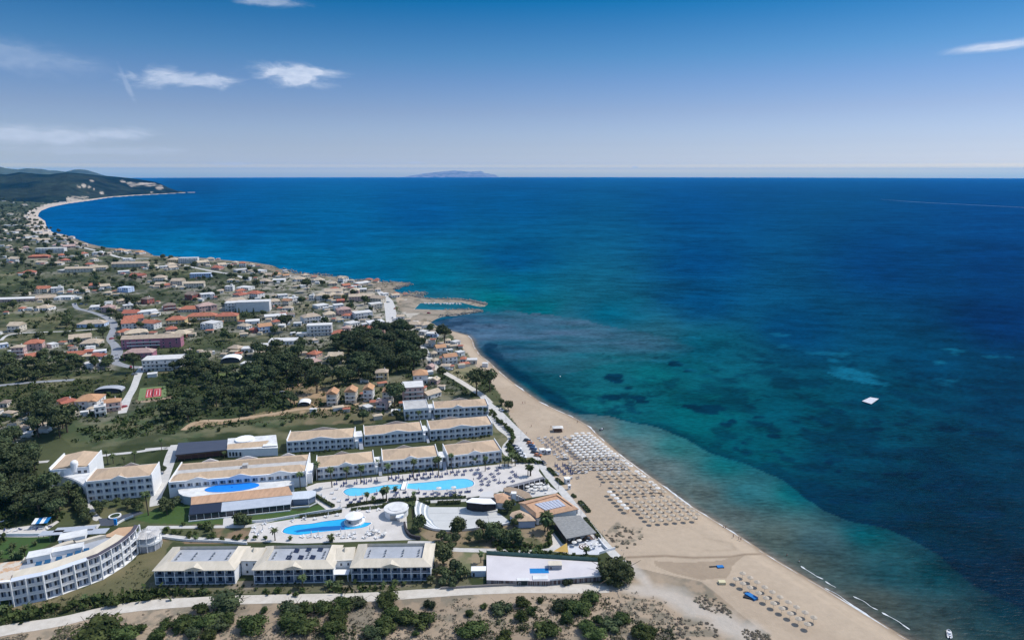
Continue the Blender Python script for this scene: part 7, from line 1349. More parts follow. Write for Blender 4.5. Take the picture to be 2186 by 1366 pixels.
# garden trees round the hotel
for z, x, y, s in [(r2, 930, 1050, 1.0), (r2, 830, 1070, .8), (r2, 1140, 1000, .7), (r2, 1310, 1040, .8), (r2, 1550, 960, .5), (r2, 1450, 1060, .8), (r2, 1500, 1090, .7), (r2, 880, 1140, .5), (r2, 740, 1240, .9), (r2, 680, 1180, .9), (r2, 640, 1100, .9), (r2, 600, 1030, .9), (r2, 560, 960, .9), (r2, 530, 880, .8), (r2, 1870, 500, .8), (r3, 100, 1180, 1.2), (r3, 170, 1120, 1.0), (r3, 230, 1060, .9), (r3, 60, 1100, .9), (r3, 1010, 1310, .9), (r3, 1080, 1330, .9), (r3, 1130, 1290, .6),
                   (q5, 320, 960, 1.0), (q5, 230, 1010, .6), (q5, 1030, 1060, 1.3), (q5, 980, 1090, 1.0), (q5, 1480, 1000, 1.0), (q5, 1780, 1000, .7), (q5, 720, 1180, .9), (q5, 850, 1240, .8), (q5, 1000, 1220, .9), (q5, 1230, 1200, .6), (q5, 1650, 1160, 1.2), (q5, 1750, 1120, 1.1), (q5, 1560, 1200, .9), (q5, 1950, 1240, 1.1), (q5, 2080, 1230, 1.0), (q5, 1880, 1200, 1.0), (q5, 2090, 920, .7), (q3, 200, 960, .9), (q3, 280, 900, .7), (q4, 60, 520, 1.0), (q4, 160, 560, 1.0), (q4, 240, 560, 1.2), (q4, 330, 600, .8), (q4, 340, 270, .8), (q4, 250, 290, .7),
                   (r8, -2800, 0, .9), (y3, 770, 960, 1.2), (y3, 740, 900, 1.0), (y3, 830, 1000, 1.1), (y3, 860, 1040, 1.0), (y3, 780, 1040, .9), (y3, 800, 900, .9), (y4, 60, 800, .9), (r1, 50, 580, .8), (q3, 2100, -200, .1)]:
    if s > .3 and y > 0: plant('olive' if (x*7+y) % 3 == 0 else 'broad', G(*z(x, y)), s*.78, 'broadleaf_tree', 'bushy tree in the hotel garden', 'tree', 'trees in the hotel gardens')
rnd = random.Random(12)
def row(z, pts, n, key, s, name, label, cat, group, jit=.5, seed=1):
    r_ = random.Random(seed); P = [G(*z(*p)) for p in pts]; Q = smooth_path([(p.x, p.y) for p in P], 6)
    for i in range(n):
        t = i/(max(1, n-1))*(len(Q)-1.001); k = int(t); f = t-k; x = Q[k][0]*(1-f)+Q[k+1][0]*f+r_.gauss(0, jit); y = Q[k][1]*(1-f)+Q[k+1][1]*f+r_.gauss(0, jit); plant(key, Vector((x, y, LZ)), s*r_.uniform(.75, 1.25), name, label, cat, group, rnd=r_)
GS = 'garden shrubs along hotel paths and walls'
row(r3, [(560, 1335), (700, 1340), (640, 1350), (480, 1350), (100, 1355)], 9, 'shrub', .8, 'garden_shrub', 'clipped garden shrub', 'shrub', GS, 1.0, 1)
row(y2, [(60, 745), (160, 755), (300, 765), (480, 780), (640, 785)], 16, 'shrub', .8, 'garden_shrub', 'clipped garden shrub', 'shrub', GS, 1.2, 2)
row(q7, [(-800, 350), (-500, 330), (-50, 345), (200, 330), (520, 305)], 30, 'shrub', .42, 'garden_shrub', 'clipped garden shrub', 'shrub', GS, .3, 3)
row(q7, [(720, 285), (900, 250), (1200, 225), (1500, 195)], 12, 'shrub', .5, 'garden_shrub', 'clipped garden shrub', 'shrub', GS, .3, 4)
row(q8, [(160, 1280-400), (600, 860), (1130, 800)], 16, 'shrub', .45, 'garden_shrub', 'clipped garden shrub', 'shrub', GS, .4, 5)
row(r1, [(500, 870), (900, 850), (1200, 830), (1420, 800)], 16, 'shrub', .5, 'garden_shrub', 'clipped garden shrub', 'shrub', GS, .5, 6)
row(r5, [(160, 705), (600, 700), (1200, 690), (1900, 680)], 26, 'shrub', .30, 'garden_shrub', 'clipped garden shrub', 'shrub', GS, .25, 7)
row(r6, [(760, 670), (1200, 665), (1700, 650)], 18, 'shrub', .32, 'garden_shrub', 'clipped garden shrub', 'shrub', GS, .3, 8)
row(r4, [(0, 1370), (420, 1330), (800, 1290), (1100, 1250), (1450, 1230), (1800, 1170)], 26, 'shrub', 1.05, 'wild_shrub', 'shaggy green shrub', 'shrub', SG, 2.2, 9)
row(r1, [(1430, 430), (1500, 540), (1600, 620), (1700, 720), (1740, 780)], 18, 'shrub', .95, 'garden_shrub', 'dense hedge shrub', 'shrub', 'hedge shrubs along the beach track', .5, 10)
row(r1, [(1770, 830), (1740, 900), (1700, 960), (1720, 1040), (1790, 1110), (1850, 1180)], 16, 'shrub', 1.0, 'garden_shrub', 'dense hedge shrub', 'shrub', 'hedge shrubs along the beach track', .7, 11)
row(q3, [(440, 60), (560, 60), (700, 50), (790, 90)], 8, 'shrub', .9, 'garden_shrub', 'dense hedge shrub', 'shrub', 'hedge shrubs along the beach track', .4, 12)
row(q4, [(40, 690), (300, 690), (600, 700), (760, 720)], 16, 'shrub', .8, 'garden_shrub', 'dusty green bush', 'shrub', 'bushes along the green net fence', .6, 13)
row(q4, [(900, 740), (1100, 760), (1300, 780), (1460, 790)], 12, 'shrub', .75, 'garden_shrub', 'dusty green bush', 'shrub', 'bushes along the green net fence', .5, 14)
row(q4, [(400, 580), (560, 610), (700, 600), (780, 520), (800, 400)], 12, 'shrub', .75, 'garden_shrub', 'hedge bush', 'shrub', 'bushes round the dry lawn', .4, 15)
row(q4, [(0, 590), (120, 590), (240, 600), (340, 600)], 8, 'shrub', 1.0, 'garden_shrub', 'hedge bush', 'shrub', 'bushes round the dry lawn', .6, 16)
row(r7, [(0, 400), (100, 380), (220, 330), (140, 300), (20, 260)], 14, 'olive', .5, 'wild_shrub', 'grey-green wild bush', 'shrub', SG, 2, 17)
row(r6, [(1780, 600), (1850, 640), (1960, 640)], 7, 'olive', .55, 'wild_shrub', 'grey-green wild bush', 'shrub', SG, 1.5, 18)
row(r4, [(60, 640), (150, 560), (280, 640), (380, 520)], 7, 'palm_low', .9, 'palm_tree', 'low bushy palm', 'palm tree', 'palms of the hotel gardens', 1.5, 19)
row(r5, [(560, 800), (900, 790), (1060, 780), (1320, 770)], 9, 'shrub', .45, 'wild_shrub', 'shaggy green shrub', 'shrub', SG, 1.0, 20)
row(r5, [(1450, 800), (1700, 790), (1910, 800)], 8, 'shrub', .6, 'wild_shrub', 'shaggy green shrub', 'shrub', SG, .8, 21)
# trimmed hedges as long pieces
def hedge(label, pts, w, h):
    P = [G(*p) for p in pts]; Q = smooth_path([(p.x, p.y) for p in P], 5); c = Q[0]; R = np.random.RandomState(len(label)); L = sum(hypot(b[0]-a[0], b[1]-a[1]) for a, b in zip(Q[:-1], Q[1:])); k = int(L*w*22)
    mb = MB()
    for a, b in zip(Q[:-1], Q[1:]):
        d = (Vector(b)-Vector(a)).normalized(); n = Vector((-d.y, d.x))*w*.42; mb.prism([(a[0]+n.x-c[0], a[1]+n.y-c[1]), (b[0]+n.x-c[0], b[1]+n.y-c[1]), (b[0]-n.x-c[0], b[1]-n.y-c[1]), (a[0]-n.x-c[0], a[1]-n.y-c[1])], 0, h*.88)
    for i in range(k):
        t = R.rand()*(len(Q)-1.001); j = int(t); f = t-j; u = (R.rand()-.5)*w; z = h*(.25+.75*R.rand()) if abs(u) > w*.38 else h*(.85+.2*R.rand()); d = (Vector(Q[j+1])-Vector(Q[j])).normalized(); x = Q[j][0]*(1-f)+Q[j+1][0]*f-d.y*u-c[0]; y = Q[j][1]*(1-f)+Q[j+1][1]*f+d.x*u-c[1]; s = .2+.2*R.rand(); v = R.randn(2, 3); v /= np.linalg.norm(v, axis=1)[:, None]; v *= s
        mb.add([(x-v[0][0], y-v[0][1], z-v[0][2]), (x+v[1][0], y+v[1][1], z+v[1][2]), (x+v[0][0], y+v[0][1], z+v[0][2]), (x-v[1][0], y-v[1][1], z-v[1][2])], [(0, 1, 2, 3)])
    return tag(inst('hedge', mb.mesh('hedge', LEAF['broad']), None, (c[0], c[1], LZ)), label, 'hedge', 'trimmed hedges')
hedge('trimmed hedge slanting between the conservatory lawn and the pool deck', q6.poly([(225, 765), (350, 850), (480, 930), (580, 985)]), 1.5, 1.3)
hedge('trimmed hedge below the left lobe of the long pool', q6.poly([(810, 985), (1000, 950), (1250, 910), (1480, 885)]), 1.6, 1.2)
hedge('trimmed hedge below the middle of the long pool', q6.poly([(1520, 885), (1750, 870), (2000, 860)]), 1.6, 1.2)
hedge('long trimmed hedge below the right lobe of the long pool', q7.poly([(250, 782), (500, 768), (750, 760), (980, 750)]), 1.4, 1.1)
hedge('short trimmed hedge at the top left of the theatre', q7.poly([(255, 840), (430, 835)]), 1.5, 1.3)
hedge('trimmed hedge at the top of the theatre left of the stage', q7.poly([(540, 845), (700, 840), (900, 830)]), 1.8, 1.4)
hedge('trimmed hedge above the curving pool, left of the pool bar', q6.poly([(0, 1165), (250, 1140), (480, 1105), (720, 1065)]), 1.3, 1.0)
hedge('trimmed hedge above the curving pool, right of the pool bar', q6.poly([(880, 1040), (1100, 1020), (1300, 1000), (1480, 985)]), 1.4, 1.1)
hedge('dark hedge strip between promenade and parasols, highest one', q3.poly([(945, 180), (1000, 230), (1075, 305)]), 2.2, 1.0)
hedge('dark hedge strip beside the promenade near the small white booth', q3.poly([(1095, 370), (1150, 420), (1200, 470)]), 2.0, 1.0)
hedge('dark hedge strip beside the promenade opposite the taverna', q3.poly([(1515, 785), (1600, 870), (1685, 970)]), 2.2, 1.0)
hedge('small dark hedge clump beside the promenade above the taverna', q3.poly([(1380, 655), (1440, 705)]), 1.6, .8)
hedge('hedge strip between thatched roof and promenade', q4.poly([(1290, 185), (1400, 330), (1500, 470)]), 1.8, .9)
# palms
PL_ = 'palms of the hotel gardens'
for z, x, y, key, s in [(q6, 308, 520, 'palm_tall', 1), (q6, 555, 642, 'palm_tall', 1.15), (q6, 1045, 580, 'palm_tall', 1.15), (q6, 1522, 530, 'palm_tall', 1.1), (q6, 1950, 492, 'palm_tall', 1.1), (q6, 800, 492, 'palm_mid', 1.1), (q6, 1350, 365, 'palm_mid', 1.1), (q6, 1320, 365, 'palm_mid', .9), (q6, 12, 675, 'palm_tall', 1.05), (q6, 1428, 875, 'palm_mid', 1.15), (q6, 1492, 875, 'palm_mid', 1.3), (q6, 1150, 905, 'palm_mid', .9), (q6, 1270, 870, 'palm_low', .9), (q6, 1968, 850, 'palm_mid', .8), (q6, 1940, 1215, 'palm_tall', 1.0),
                        (q7, 555, 402, 'palm_tall', 1.1), (q7, 755, 282, 'palm_tall', .95), (q7, 510, 300, 'palm_mid', 1.3), (q7, 1280, 332, 'palm_tall', .95), (q7, 1130, 232, 'palm_mid', .9), (q7, 1580, 262, 'palm_mid', 1.1), (q7, 1640, 262, 'palm_mid', 1.2), (q7, 1750, 250, 'palm_mid', 1.15), (q7, 1700, 220, 'palm_mid', 1.1), (q7, 1945, 408, 'palm_mid', 1.1), (q7, 1990, 405, 'palm_mid', 1.15), (q7, 800, 745, 'palm_low', 1),
                        (y1, 222, 472, 'palm_tall', 1.15), (y1, 292, 482, 'palm_tall', 1.2), (y1, 355, 430, 'palm_tall', .9), (y1, 440, 505, 'palm_tall', 1.15), (y1, 930, 585, 'palm_tall', 1.2), (y1, 845, 265, 'palm_tall', .8), (y1, 675, 265, 'palm_tall', .8), (y1, 710, 260, 'palm_mid', 1.0), (y1, 1012, 180, 'palm_tall', .7), (y1, 778, 262, 'palm_mid', .8), (y1, 615, 275, 'palm_mid', .9), (y1, 160, 855, 'palm_mid', 1.1), (y1, 95, 860, 'palm_low', 1.1), (y1, 530, 1130, 'palm_low', 1.0), (y1, 170, 1175, 'palm_low', 1.0), (y1, 20, 1190, 'palm_low', 1),
                        (y2, 360, 755, 'palm_mid', 1.0), (y2, 722, 792, 'palm_mid', 1.0), (y2, 808, 790, 'palm_low', .7), (y2, 1040, 800, 'palm_low', 1.2), (y2, 880, 1065, 'palm_mid', 1.0), (y2, 1035, 1060, 'palm_low', 1.0), (y2, 1090, 1060, 'palm_low', 1.0), (y2, 1070, 1075, 'palm_low', .9), (y2, 320, 1100, 'palm_low', .7), (y2, 270, 790, 'palm_low', .9), (y2, 430, 320, 'palm_mid', .8), (y2, 530, 690, 'palm_low', 1.0), (y2, 570, 690, 'palm_low', 1.0),
                        (q4, 700, 370, 'palm_big', 1.15), (q4, 745, 360, 'palm_big', 1.3), (q4, 350, 610, 'palm_mid', .9), (q4, 1315, 765, 'palm_mid', .9), (q4, 1290, 775, 'palm_low', .9), (r7, 412, 192, 'palm_mid', .9), (q4, 450, 690, 'palm_low', .9), (q4, 540, 700, 'palm_low', .9), (q3, 610, 300, 'palm_mid', 1.0), (q3, 905, 450, 'palm_low', .8), (r1, 330, 600, 'palm_tall', .95), (r1, 140, 560, 'palm_mid', .8), (r1, 1255, 478, 'palm_mid', 1.1), (r1, 1330, 480, 'palm_mid', .9), (r1, 950, 478, 'palm_mid', .8), (r1, 580, 525, 'palm_low', 1.1), (r1, 620, 525, 'palm_low', 1.0),
                        (r6, 1160, 700, 'palm_low', .8), (r6, 1290, 690, 'palm_low', .8), (r6, 1400, 690, 'palm_low', .7), (r5, 740, 800, 'palm_low', .7), (y3, 510, 570, 'palm_low', .9), (y3, 610, 640, 'palm_mid', .8), (z2, 1180, 930, 'palm_tall', 1.2)]:
    plant(key, G(*z(x, y)), s, 'palm_tree', {'palm_tall': 'tall slim palm', 'palm_mid': 'bushy mid-height palm', 'palm_low': 'low bushy palm', 'palm_big': 'huge bushy date palm'}[key], 'palm tree', PL_)
# dune bushes
DB = 'bushes on the dunes by the dirt road'
BUS = [(r5, 930, 1040, 430), (r5, 660, 1060, 240), (r5, 240, 1230, 190), (r5, 440, 1290, 360), (r5, 690, 1230, 340), (r5, 880, 1260, 320), (r5, 1000, 1180, 200), (r5, 1300, 1290, 400), (r5, 1465, 1030, 110), (r5, 110, 1380, 240), (r5, 1780, 1080, 330), (r5, 1800, 1250, 420), (r5, 760, 1380, 200), (r5, -100, 1310, 190), (r5, -350, 1400, 420), (r5, 560, 1360, 200), (r5, -700, 1440, 600),
       (r6, 130, 1100, 330), (r6, 400, 1040, 250), (r6, 620, 1030, 330), (r6, 800, 980, 280), (r6, 560, 1180, 300), (r6, 150, 1280, 380), (r6, 500, 1290, 340), (r6, 1180, 965, 300), (r6, 1720, 980, 160), (r6, 1230, 1110, 260), (r6, 1390, 1170, 330), (r6, 1640, 1230, 320), (r6, 1170, 1300, 360), (r6, 1000, 1370, 260), (r6, 1540, 1330, 110), (r6, 480, 1380, 150),
       (r7, 300, 745, 100), (r7, 435, 668, 85), (r7, 625, 718, 240), (r7, 835, 650, 150), (r7, 820, 790, 170), (r7, 920, 725, 130), (r7, 1010, 605, 80), (r7, 1270, 700, 250), (r7, 1400, 720, 290), (r7, 1520, 625, 220), (r7, 1290, 815, 180), (r7, 310, 975, 340), (r7, 840, 885, 60), (r7, 1080, 970, 280), (r7, 660, 1010, 190), (r7, 1490, 905, 200), (r7, 1600, 830, 150), (r7, 1750, 880, 250), (r7, 1850, 830, 190), (r7, 1570, 990, 240), (r7, 2140, 940, 150), (r7, 2060, 980, 240), (r7, 1290, 425, 110), (r7, 1210, 240, 0)]
for i, (z, x, y, w) in enumerate(BUS):
    if w < 10: continue
    P = G(*z(x, y)); k = ppm(P); wm = w/z.o[2]/k/2*1.0; h = min(wm*.85, 1.1+wm*.36); dark = (i*7) % 5 == 0
    P.y += wm*.5; v = KIND['bushp' if dark else 'bush']; cm, tm = v[i % len(v)]
    o = thing('dune_bush', ('dark pine-green' if dark else 'bright green')+(' big' if wm > 4 else ' small' if wm < 1.6 else '')+' rounded bush on the dune', 'bush', (P.x, P.y, LZ), i*1.7, DB, True); o.scale = (wm, wm, h); inst('crown', cm, o); inst('trunk', tm, o)
P = G(*r7(1800, 455)); P.y += 6
for j, (dx, dy, s) in enumerate(((0, 0, 6.6), )):
    o = thing('beach_thicket', 'huge dark green thicket tree beside the road end of the raised terrace', 'tree', (P.x+dx, P.y+dy, LZ), .8); o.scale = (8.4, 7.0, 6.2); inst('crown', crown_mesh('crown', 991, 1.0, .9, .55, 34, 4200, .055, LEAF['broad'], brad=.33, spread=.72), o); inst('trunk', KIND['bush'][0][1], o)
rs = random.Random(44)
DRY = [r7.poly([(1760, 560), (2060, 600), (2350, 720), (2500, 979), (1500, 979), (1640, 760)]), r8.poly([(0, 640), (200, 700), (490, 920), (440, 1010), (200, 960), (-200, 740)]), r8.poly([(-500, 1000), (140, 1100), (300, 1366), (-600, 1366)]), r8.poly([(580, 1200), (900, 1230), (1100, 1366), (700, 1366)]), r6.poly([(1100, 940), (1900, 1000), (1900, 1366), (1100, 1366)]), r5.poly([(-1800, 1100), (600, 960), (1600, 900), (1600, 1366), (-1800, 1366)]), q4.poly([(1600, 420), (1750, 280), (2100, 330), (2140, 470), (1950, 620), (1700, 600)])]
for i, pg in enumerate(DRY): scatter(pg, [70, 40, 40, 24, 30, 60, 36][i], 'dry', 1.4, .3, .95, 'dry_shrub', 'low dry grey shrub', 'shrub', 'dry shrubs on the sand', 60+i, 1.1, avoid=False)
ORD = ['', 'first', 'second', 'third', 'fourth', 'fifth', 'sixth', 'seventh', 'eighth', 'ninth', 'tenth', 'eleventh', 'twelfth', 'thirteenth', 'fourteenth', 'fifteenth', 'sixteenth', 'seventeenth', 'eighteenth', 'nineteenth', 'twentieth']
def ordw(n):
    if n <= 20: return ORD[n]
    t = {2: 'twenty', 3: 'thirty', 4: 'forty', 5: 'fifty', 6: 'sixty', 7: 'seventy', 8: 'eighty', 9: 'ninety'}
    if n >= 100: return 'hundred-and-'+ordw(n-100) if n > 100 else 'hundredth'
    return t[n//10]+'-'+ORD[n % 10] if n % 10 else t[n//10][:-1]+'ieth'
# ---------------------------------------------------------------- beach and pool furniture
CAN_W = mat('white_canvas', (.70, .68, .64), (.62, .60, .56), 2, .8); CAN_B = mat('navy_canvas', (.03, .05, .16), rough=.8); CUS_B = mat('blue_cushion', (.02, .03, .11), (.03, .05, .15), 2, .8); CUS_W = mat('white_cushion', (.72, .72, .72)); PAD = mat('grey_brown_pad', (.30, .26, .24))
def parasol_meshes(r, h, material, ribs=8, drop=.45, thick=.05):
    m = MB(); n = ribs*2; v = [(0, 0, h+drop)]+[(r*cos(2*pi*i/n), r*sin(2*pi*i/n), h+(.03 if i % 2 else 0)) for i in range(n)]+[(r*.97*cos(2*pi*i/n), r*.97*sin(2*pi*i/n), h-.12) for i in range(n)]+[(0, 0, h+drop-thick)]
    m.add(v, [(0, 1+i, 1+(i+1) % n) for i in range(n)]+[(1+i, 1+n+i, 1+n+(i+1) % n, 1+(i+1) % n) for i in range(n)]+[(2*n+1, 1+n+(i+1) % n, 1+n+i) for i in range(n)])
    p = MB(); p.cyl(0, 0, -.3, h+drop+.12, .045, n=6); return m.mesh('canopy', material), p.mesh('pole', METAL)
PW = parasol_meshes(1.32, 2.15, CAN_W); PS = parasol_meshes(1.2, 2.05, STRAW, drop=.6, thick=.1)
def closed(material):
    m = MB(); m.cyl(0, 0, .9, 2.5, .26, .05, n=8); m.cyl(0, 0, .75, .9, .14, .26, n=8); p = MB(); p.cyl(0, 0, 0, 2.65, .04, n=6); p.cyl(0, 0, 0, .12, .3, n=8); return m.mesh('folded_canopy', material), p.mesh('pole', METAL)
PCB, PCW = closed(CAN_B), closed(CAN_W)
def lounger_meshes(cm):
    f = MB(); f.box(-.95, -.33, .26, .95, .33, .32)
    for x in (-.8, .75):
        for y in (-.3, .25): f.box(x, y, 0, x+.05, y+.05, .26)
    c = MB(); c.box(-.93, -.31, .321, .35, .31, .42); c.add([(.35, -.31, .32), (.95, -.31, .62), (.95, .31, .62), (.35, .31, .32), (.35, -.31, .42), (.92, -.31, .72), (.92, .31, .72), (.35, .31, .42)], [(0, 3, 2, 1), (4, 5, 6, 7), (0, 1, 5, 4), (1, 2, 6, 5), (2, 3, 7, 6), (3, 0, 4, 7)])
    return f.mesh('frame', WHITE), c.mesh('cushion', cm)
LB, LW, LP = lounger_meshes(CUS_B), lounger_meshes(CUS_W), lounger_meshes(PAD)
def pair(ms, P, rz, name, label, cat, group=None, auto=False, sc=None):
    o = thing(name, label, cat, (P.x, P.y, P.z), rz, group, auto)
    for me in ms: inst(me.name.split('.')[0], me, o)
    if sc: o.scale = (sc, sc, sc)
    return o
rb = random.Random(77); SEAN = heading(G(1322, 967), G(1475, 1078))
def sand(x, y): P = G(x, y); P.z = gz(P); return P
# rows of the big parasol field: start and end of the row (crop coordinates), count, what stands there
ROWS = [(q1, 1005, 428, 1245, 412, 3, 'w'), (q1, 925, 478, 1290, 458, 4, 'w'), (q1, 970, 520, 1350, 498, 4, 'w'), (q1, 1020, 562, 1400, 540, 4, 'w'), (q1, 820, 608, 1450, 580, 6, 'w'), (q1, 865, 655, 1505, 622, 6, 'w'), (q1, 915, 705, 1560, 668, 6, 'w'), (q1, 970, 750, 1615, 715, 6, 'w'), (q1, 1020, 800, 1675, 762, 6, 'w'), (q1, 1070, 845, 1740, 808, 6, 'w'), (q1, 780, 850, 780, 850, 1, 'w'), (q1, 1120, 890, 1790, 852, 6, 'w'),
        (q1, 250, 505, 760, 488, 5, 'l'), (q1, 290, 548, 800, 532, 5, 'l'), (q1, 330, 592, 860, 575, 5, 'l'), (q1, 390, 635, 760, 622, 4, 'l'), (q1, 420, 680, 700, 668, 3, 'l'), (q1, 480, 725, 760, 712, 3, 'l'), (q1, 540, 770, 800, 758, 3, 'l'), (q1, 560, 818, 860, 805, 3, 'l'), (q1, 620, 865, 900, 855, 3, 'l'), (q1, 650, 915, 950, 902, 3, 'l'),
        (q1, 760, 918, 760, 918, 1, 's'), (q1, 1060, 950, 1800, 915, 6, 's'), (q1, 860, 975, 1700, 960, 6, 'l'), (q1, 820, 1032, 1920, 1012, 9, 's'), (q1, 870, 1080, 1850, 1062, 8, 's'), (q1, 925, 1130, 1900, 1112, 8, 's'), (q1, 980, 1182, 1120, 1178, 2, 's'), (q1, 1430, 1190, 1800, 1178, 3, 'l'), (q1, 590, 1045, 740, 1038, 2, 'b'), (q1, 635, 1100, 790, 1090, 2, 'b'), (q1, 700, 1155, 850, 1142, 2, 'b'), (q1, 750, 1205, 890, 1195, 2, 'b'), (q1, 870, 1285, 1280, 1260, 4, 'l'), (q1, 870, 1330, 1320, 1310, 4, 'l'),
        (q2, 150, 340, 870, 300, 6, 's'), (q2, 205, 388, 930, 355, 6, 's'), (q2, 250, 445, 1060, 418, 6, 's'), (q2, 430, 495, 1040, 465, 5, 'l'), (q2, 390, 560, 1150, 530, 6, 's'), (q2, 450, 622, 1230, 590, 6, 's'), (q2, 520, 688, 1340, 650, 6, 's'), (q2, 580, 745, 900, 735, 3, 's'), (q2, 1050, 725, 1390, 700, 3, 's'), (q2, 755, 795, 1540, 742, 6, 'l'),
        (q2, 715, 860, 1620, 800, 7, 's'), (q2, 790, 930, 1700, 870, 7, 's'), (q2, 855, 998, 1790, 930, 7, 's'), (q2, 925, 1065, 1870, 1000, 7, 's'), (q2, 990, 1135, 1940, 1070, 7, 's'), (q2, 1060, 1208, 2040, 1140, 7, 's'), (q2, 1145, 1280, 1975, 1218, 6, 's')]
EDGE_W = [(q1, 1930, 948), (q1, 1990, 1003), (q1, 2060, 1052), (q1, 2180, 1165), (q2, 905, 250), (q2, 970, 300), (q2, 1035, 352), (q2, 1180, 468), (q2, 1250, 525), (q2, 1310, 588), (q2, 375, 668), (q2, 440, 732), (q2, 510, 795), (q2, 570, 858), (q2, 640, 928), (q2, 705, 990)]
n_l = 0; k = 0; POLE = {'w': 2.35, 's': 2.2}
for ri, (z, x0, y0, x1, y1, n, ty) in enumerate(ROWS):
    for i in range(n):
        t = i/max(1, n-1); px, py = z(x0+(x1-x0)*t, y0+(y1-y0)*t); lab = f'{ordw(ri+1)} row down the field, {ordw(i+1)} from land'
        if ty == 's': px += 5.2; py -= 1.0      # the dark ellipse is the shade; the pole stands to its right
        if ty == 'w': py += 5.0; 
        P = sand(px, py)
        if ty == 'w': pair(PW, P, 0, 'beach_parasol', 'open white parasol, '+lab, 'parasol', 'white parasols on the beach')
        if ty == 's': pair(PS, P, 0, 'straw_parasol', 'straw parasol, '+lab, 'parasol', 'straw parasols on the beach')
        if ty == 'b': pair(PCB, P, 0, 'folded_parasol', 'folded blue parasol, '+lab, 'parasol', 'folded blue parasols on the beach')
        for s in (-1, 1):
            if CNT.get('L', 0) >= 296: continue
            d = Vector((.7, s*.85, 0)) if ty != 'w' else Vector((.4, s*.8, 0)); Q = P+d; Q.z = P.z; CNT['L'] = CNT.get('L', 0)+1
            ms = LB if (ty == 'b' or (ty == 's' and rb.random() < .22)) else (LW if ty in 'sw' or rb.random() < .35 else LP)
            pair(ms, Q, SEAN-pi/2+rb.uniform(-.06, .06)+pi, 'beach_lounger', ('blue' if ms is LB else 'white' if ms is LW else 'faded')+(' sea-side' if s > 0 else ' land-side')+' lounger, '+lab, 'sun lounger', 'sun loungers on the beach')
for i, (z, x, y) in enumerate(EDGE_W):
    px, py = z(x, y); pair(PW, sand(px, py+4.5), 0, 'beach_parasol', f'open white edge parasol beside the straw ones, {"sea" if i < 10 else "land"} side, {ordw(i+1 if i < 10 else i-9)} from top', 'parasol', 'white parasols on the beach')
for i, (x, y) in enumerate([(622, 388), (515, 480), (740, 458), (625, 548), (848, 528), (735, 612), (965, 608), (870, 698), (1085, 683), (985, 778), (1205, 763), (1105, 863), (1335, 843), (1235, 943), (1465, 923), (1365, 1023), (1600, 1008), (1495, 1108), (1735, 1088), (1635, 1193)]):
    pair(PS, sand(*r8(x, y)), i*.3, 'straw_parasol', f'straw parasol of the lower group, {"sea-side" if i % 2 == 0 else "land-side"} row, {ordw(i//2+1)} from top', 'parasol', 'straw parasols of the lower group')
# beach oddments
def stack(px, py, label, colour, L=6, W=2, Hh=.9, rz=-.5, name='canvas_cover', cat='cover'):
    P = sand(px, py); o = thing(name, label, cat, (P.x, P.y, P.z), rz); m = MB(); m.prism([(-L/2, -W/2), (L/2, -W/2), (L/2, W/2), (-L/2, W/2)], 0, Hh, top=lambda x, y: Hh*(1-.25*abs(y)/W)); inst('cover_sheet', m.mesh('cover_sheet', colour), o); m = MB()
    for x in (-L*.45, L*.4): m.box(x, -W/2-.15, 0, x+.2, W/2+.15, .12)
    inst('bearers', m.mesh('bearers', WOOD), o); return o
TARP = mat('bright_blue_tarp', (.01, .18, .50), (.01, .14, .40), 1, .6)
stack(*r8(275, 220), 'small blue tarpaulin heap on the sand near the stream', TARP, 2.6, 1.6, .5, 0.1); stack(*r8(170, 215), 'narrow dark board beside the small blue tarpaulin', BLACK, 3.4, .7, .25, .1, 'board', 'board')
stack(*r8(760, 690), 'bright blue tarpaulin over stacked loungers among the lower parasols', TARP, 4.4, 2.0, .9, -.95); stack(*r8(720, 705), 'dark stacked loungers beside the bright blue tarpaulin', BLACK, 3.6, 1.2, .5, -.4, 'lounger_stack', 'lounger stack')
stack(*r8(300, 475), 'cream-topped dark box stall left of the lower parasols', mat('cream_canvas', (.62, .56, .36)), 2.6, 1.8, 1.1, 0, 'beach_stall', 'stall')
# kiosk on the beach
P = sand(*q1(650, 385)); o = thing('beach_kiosk', 'white-roofed brown wooden kiosk standing alone on the beach', 'kiosk', (P.x, P.y, P.z), .05)
m = MB(); m.box(-2.8, 0, 0, 2.6, 3.6, 1.1); inst('counter', m.mesh('counter', WOOD), o); m = MB(); m.box(-2.2, .8, 1.1, 1.9, 3.4, 2.5); inst('wall', m.mesh('wall', mat('orange_brown_boards', (.28, .12, .05), (.12, .07, .05), 1.5)), o)
m = MB(); m.add([(-3.2, -.4, 2.5), (3.2, -.4, 2.5), (3.2, 4.0, 2.5), (-3.2, 4.0, 2.5), (-1, 1.8, 3.4), (1, 1.8, 3.4)], [(0, 1, 5, 4), (1, 2, 5), (2, 3, 4, 5), (3, 0, 4), (3, 2, 1, 0)]); inst('roof', m.mesh('roof', CAN_W), o)
for x in (-3, 2.9):
    for y in (-.2, 3.8): m = MB(); m.cyl(x, y, 0, 2.5, .07, n=6); inst('post', m.mesh('post', RAIL), o)
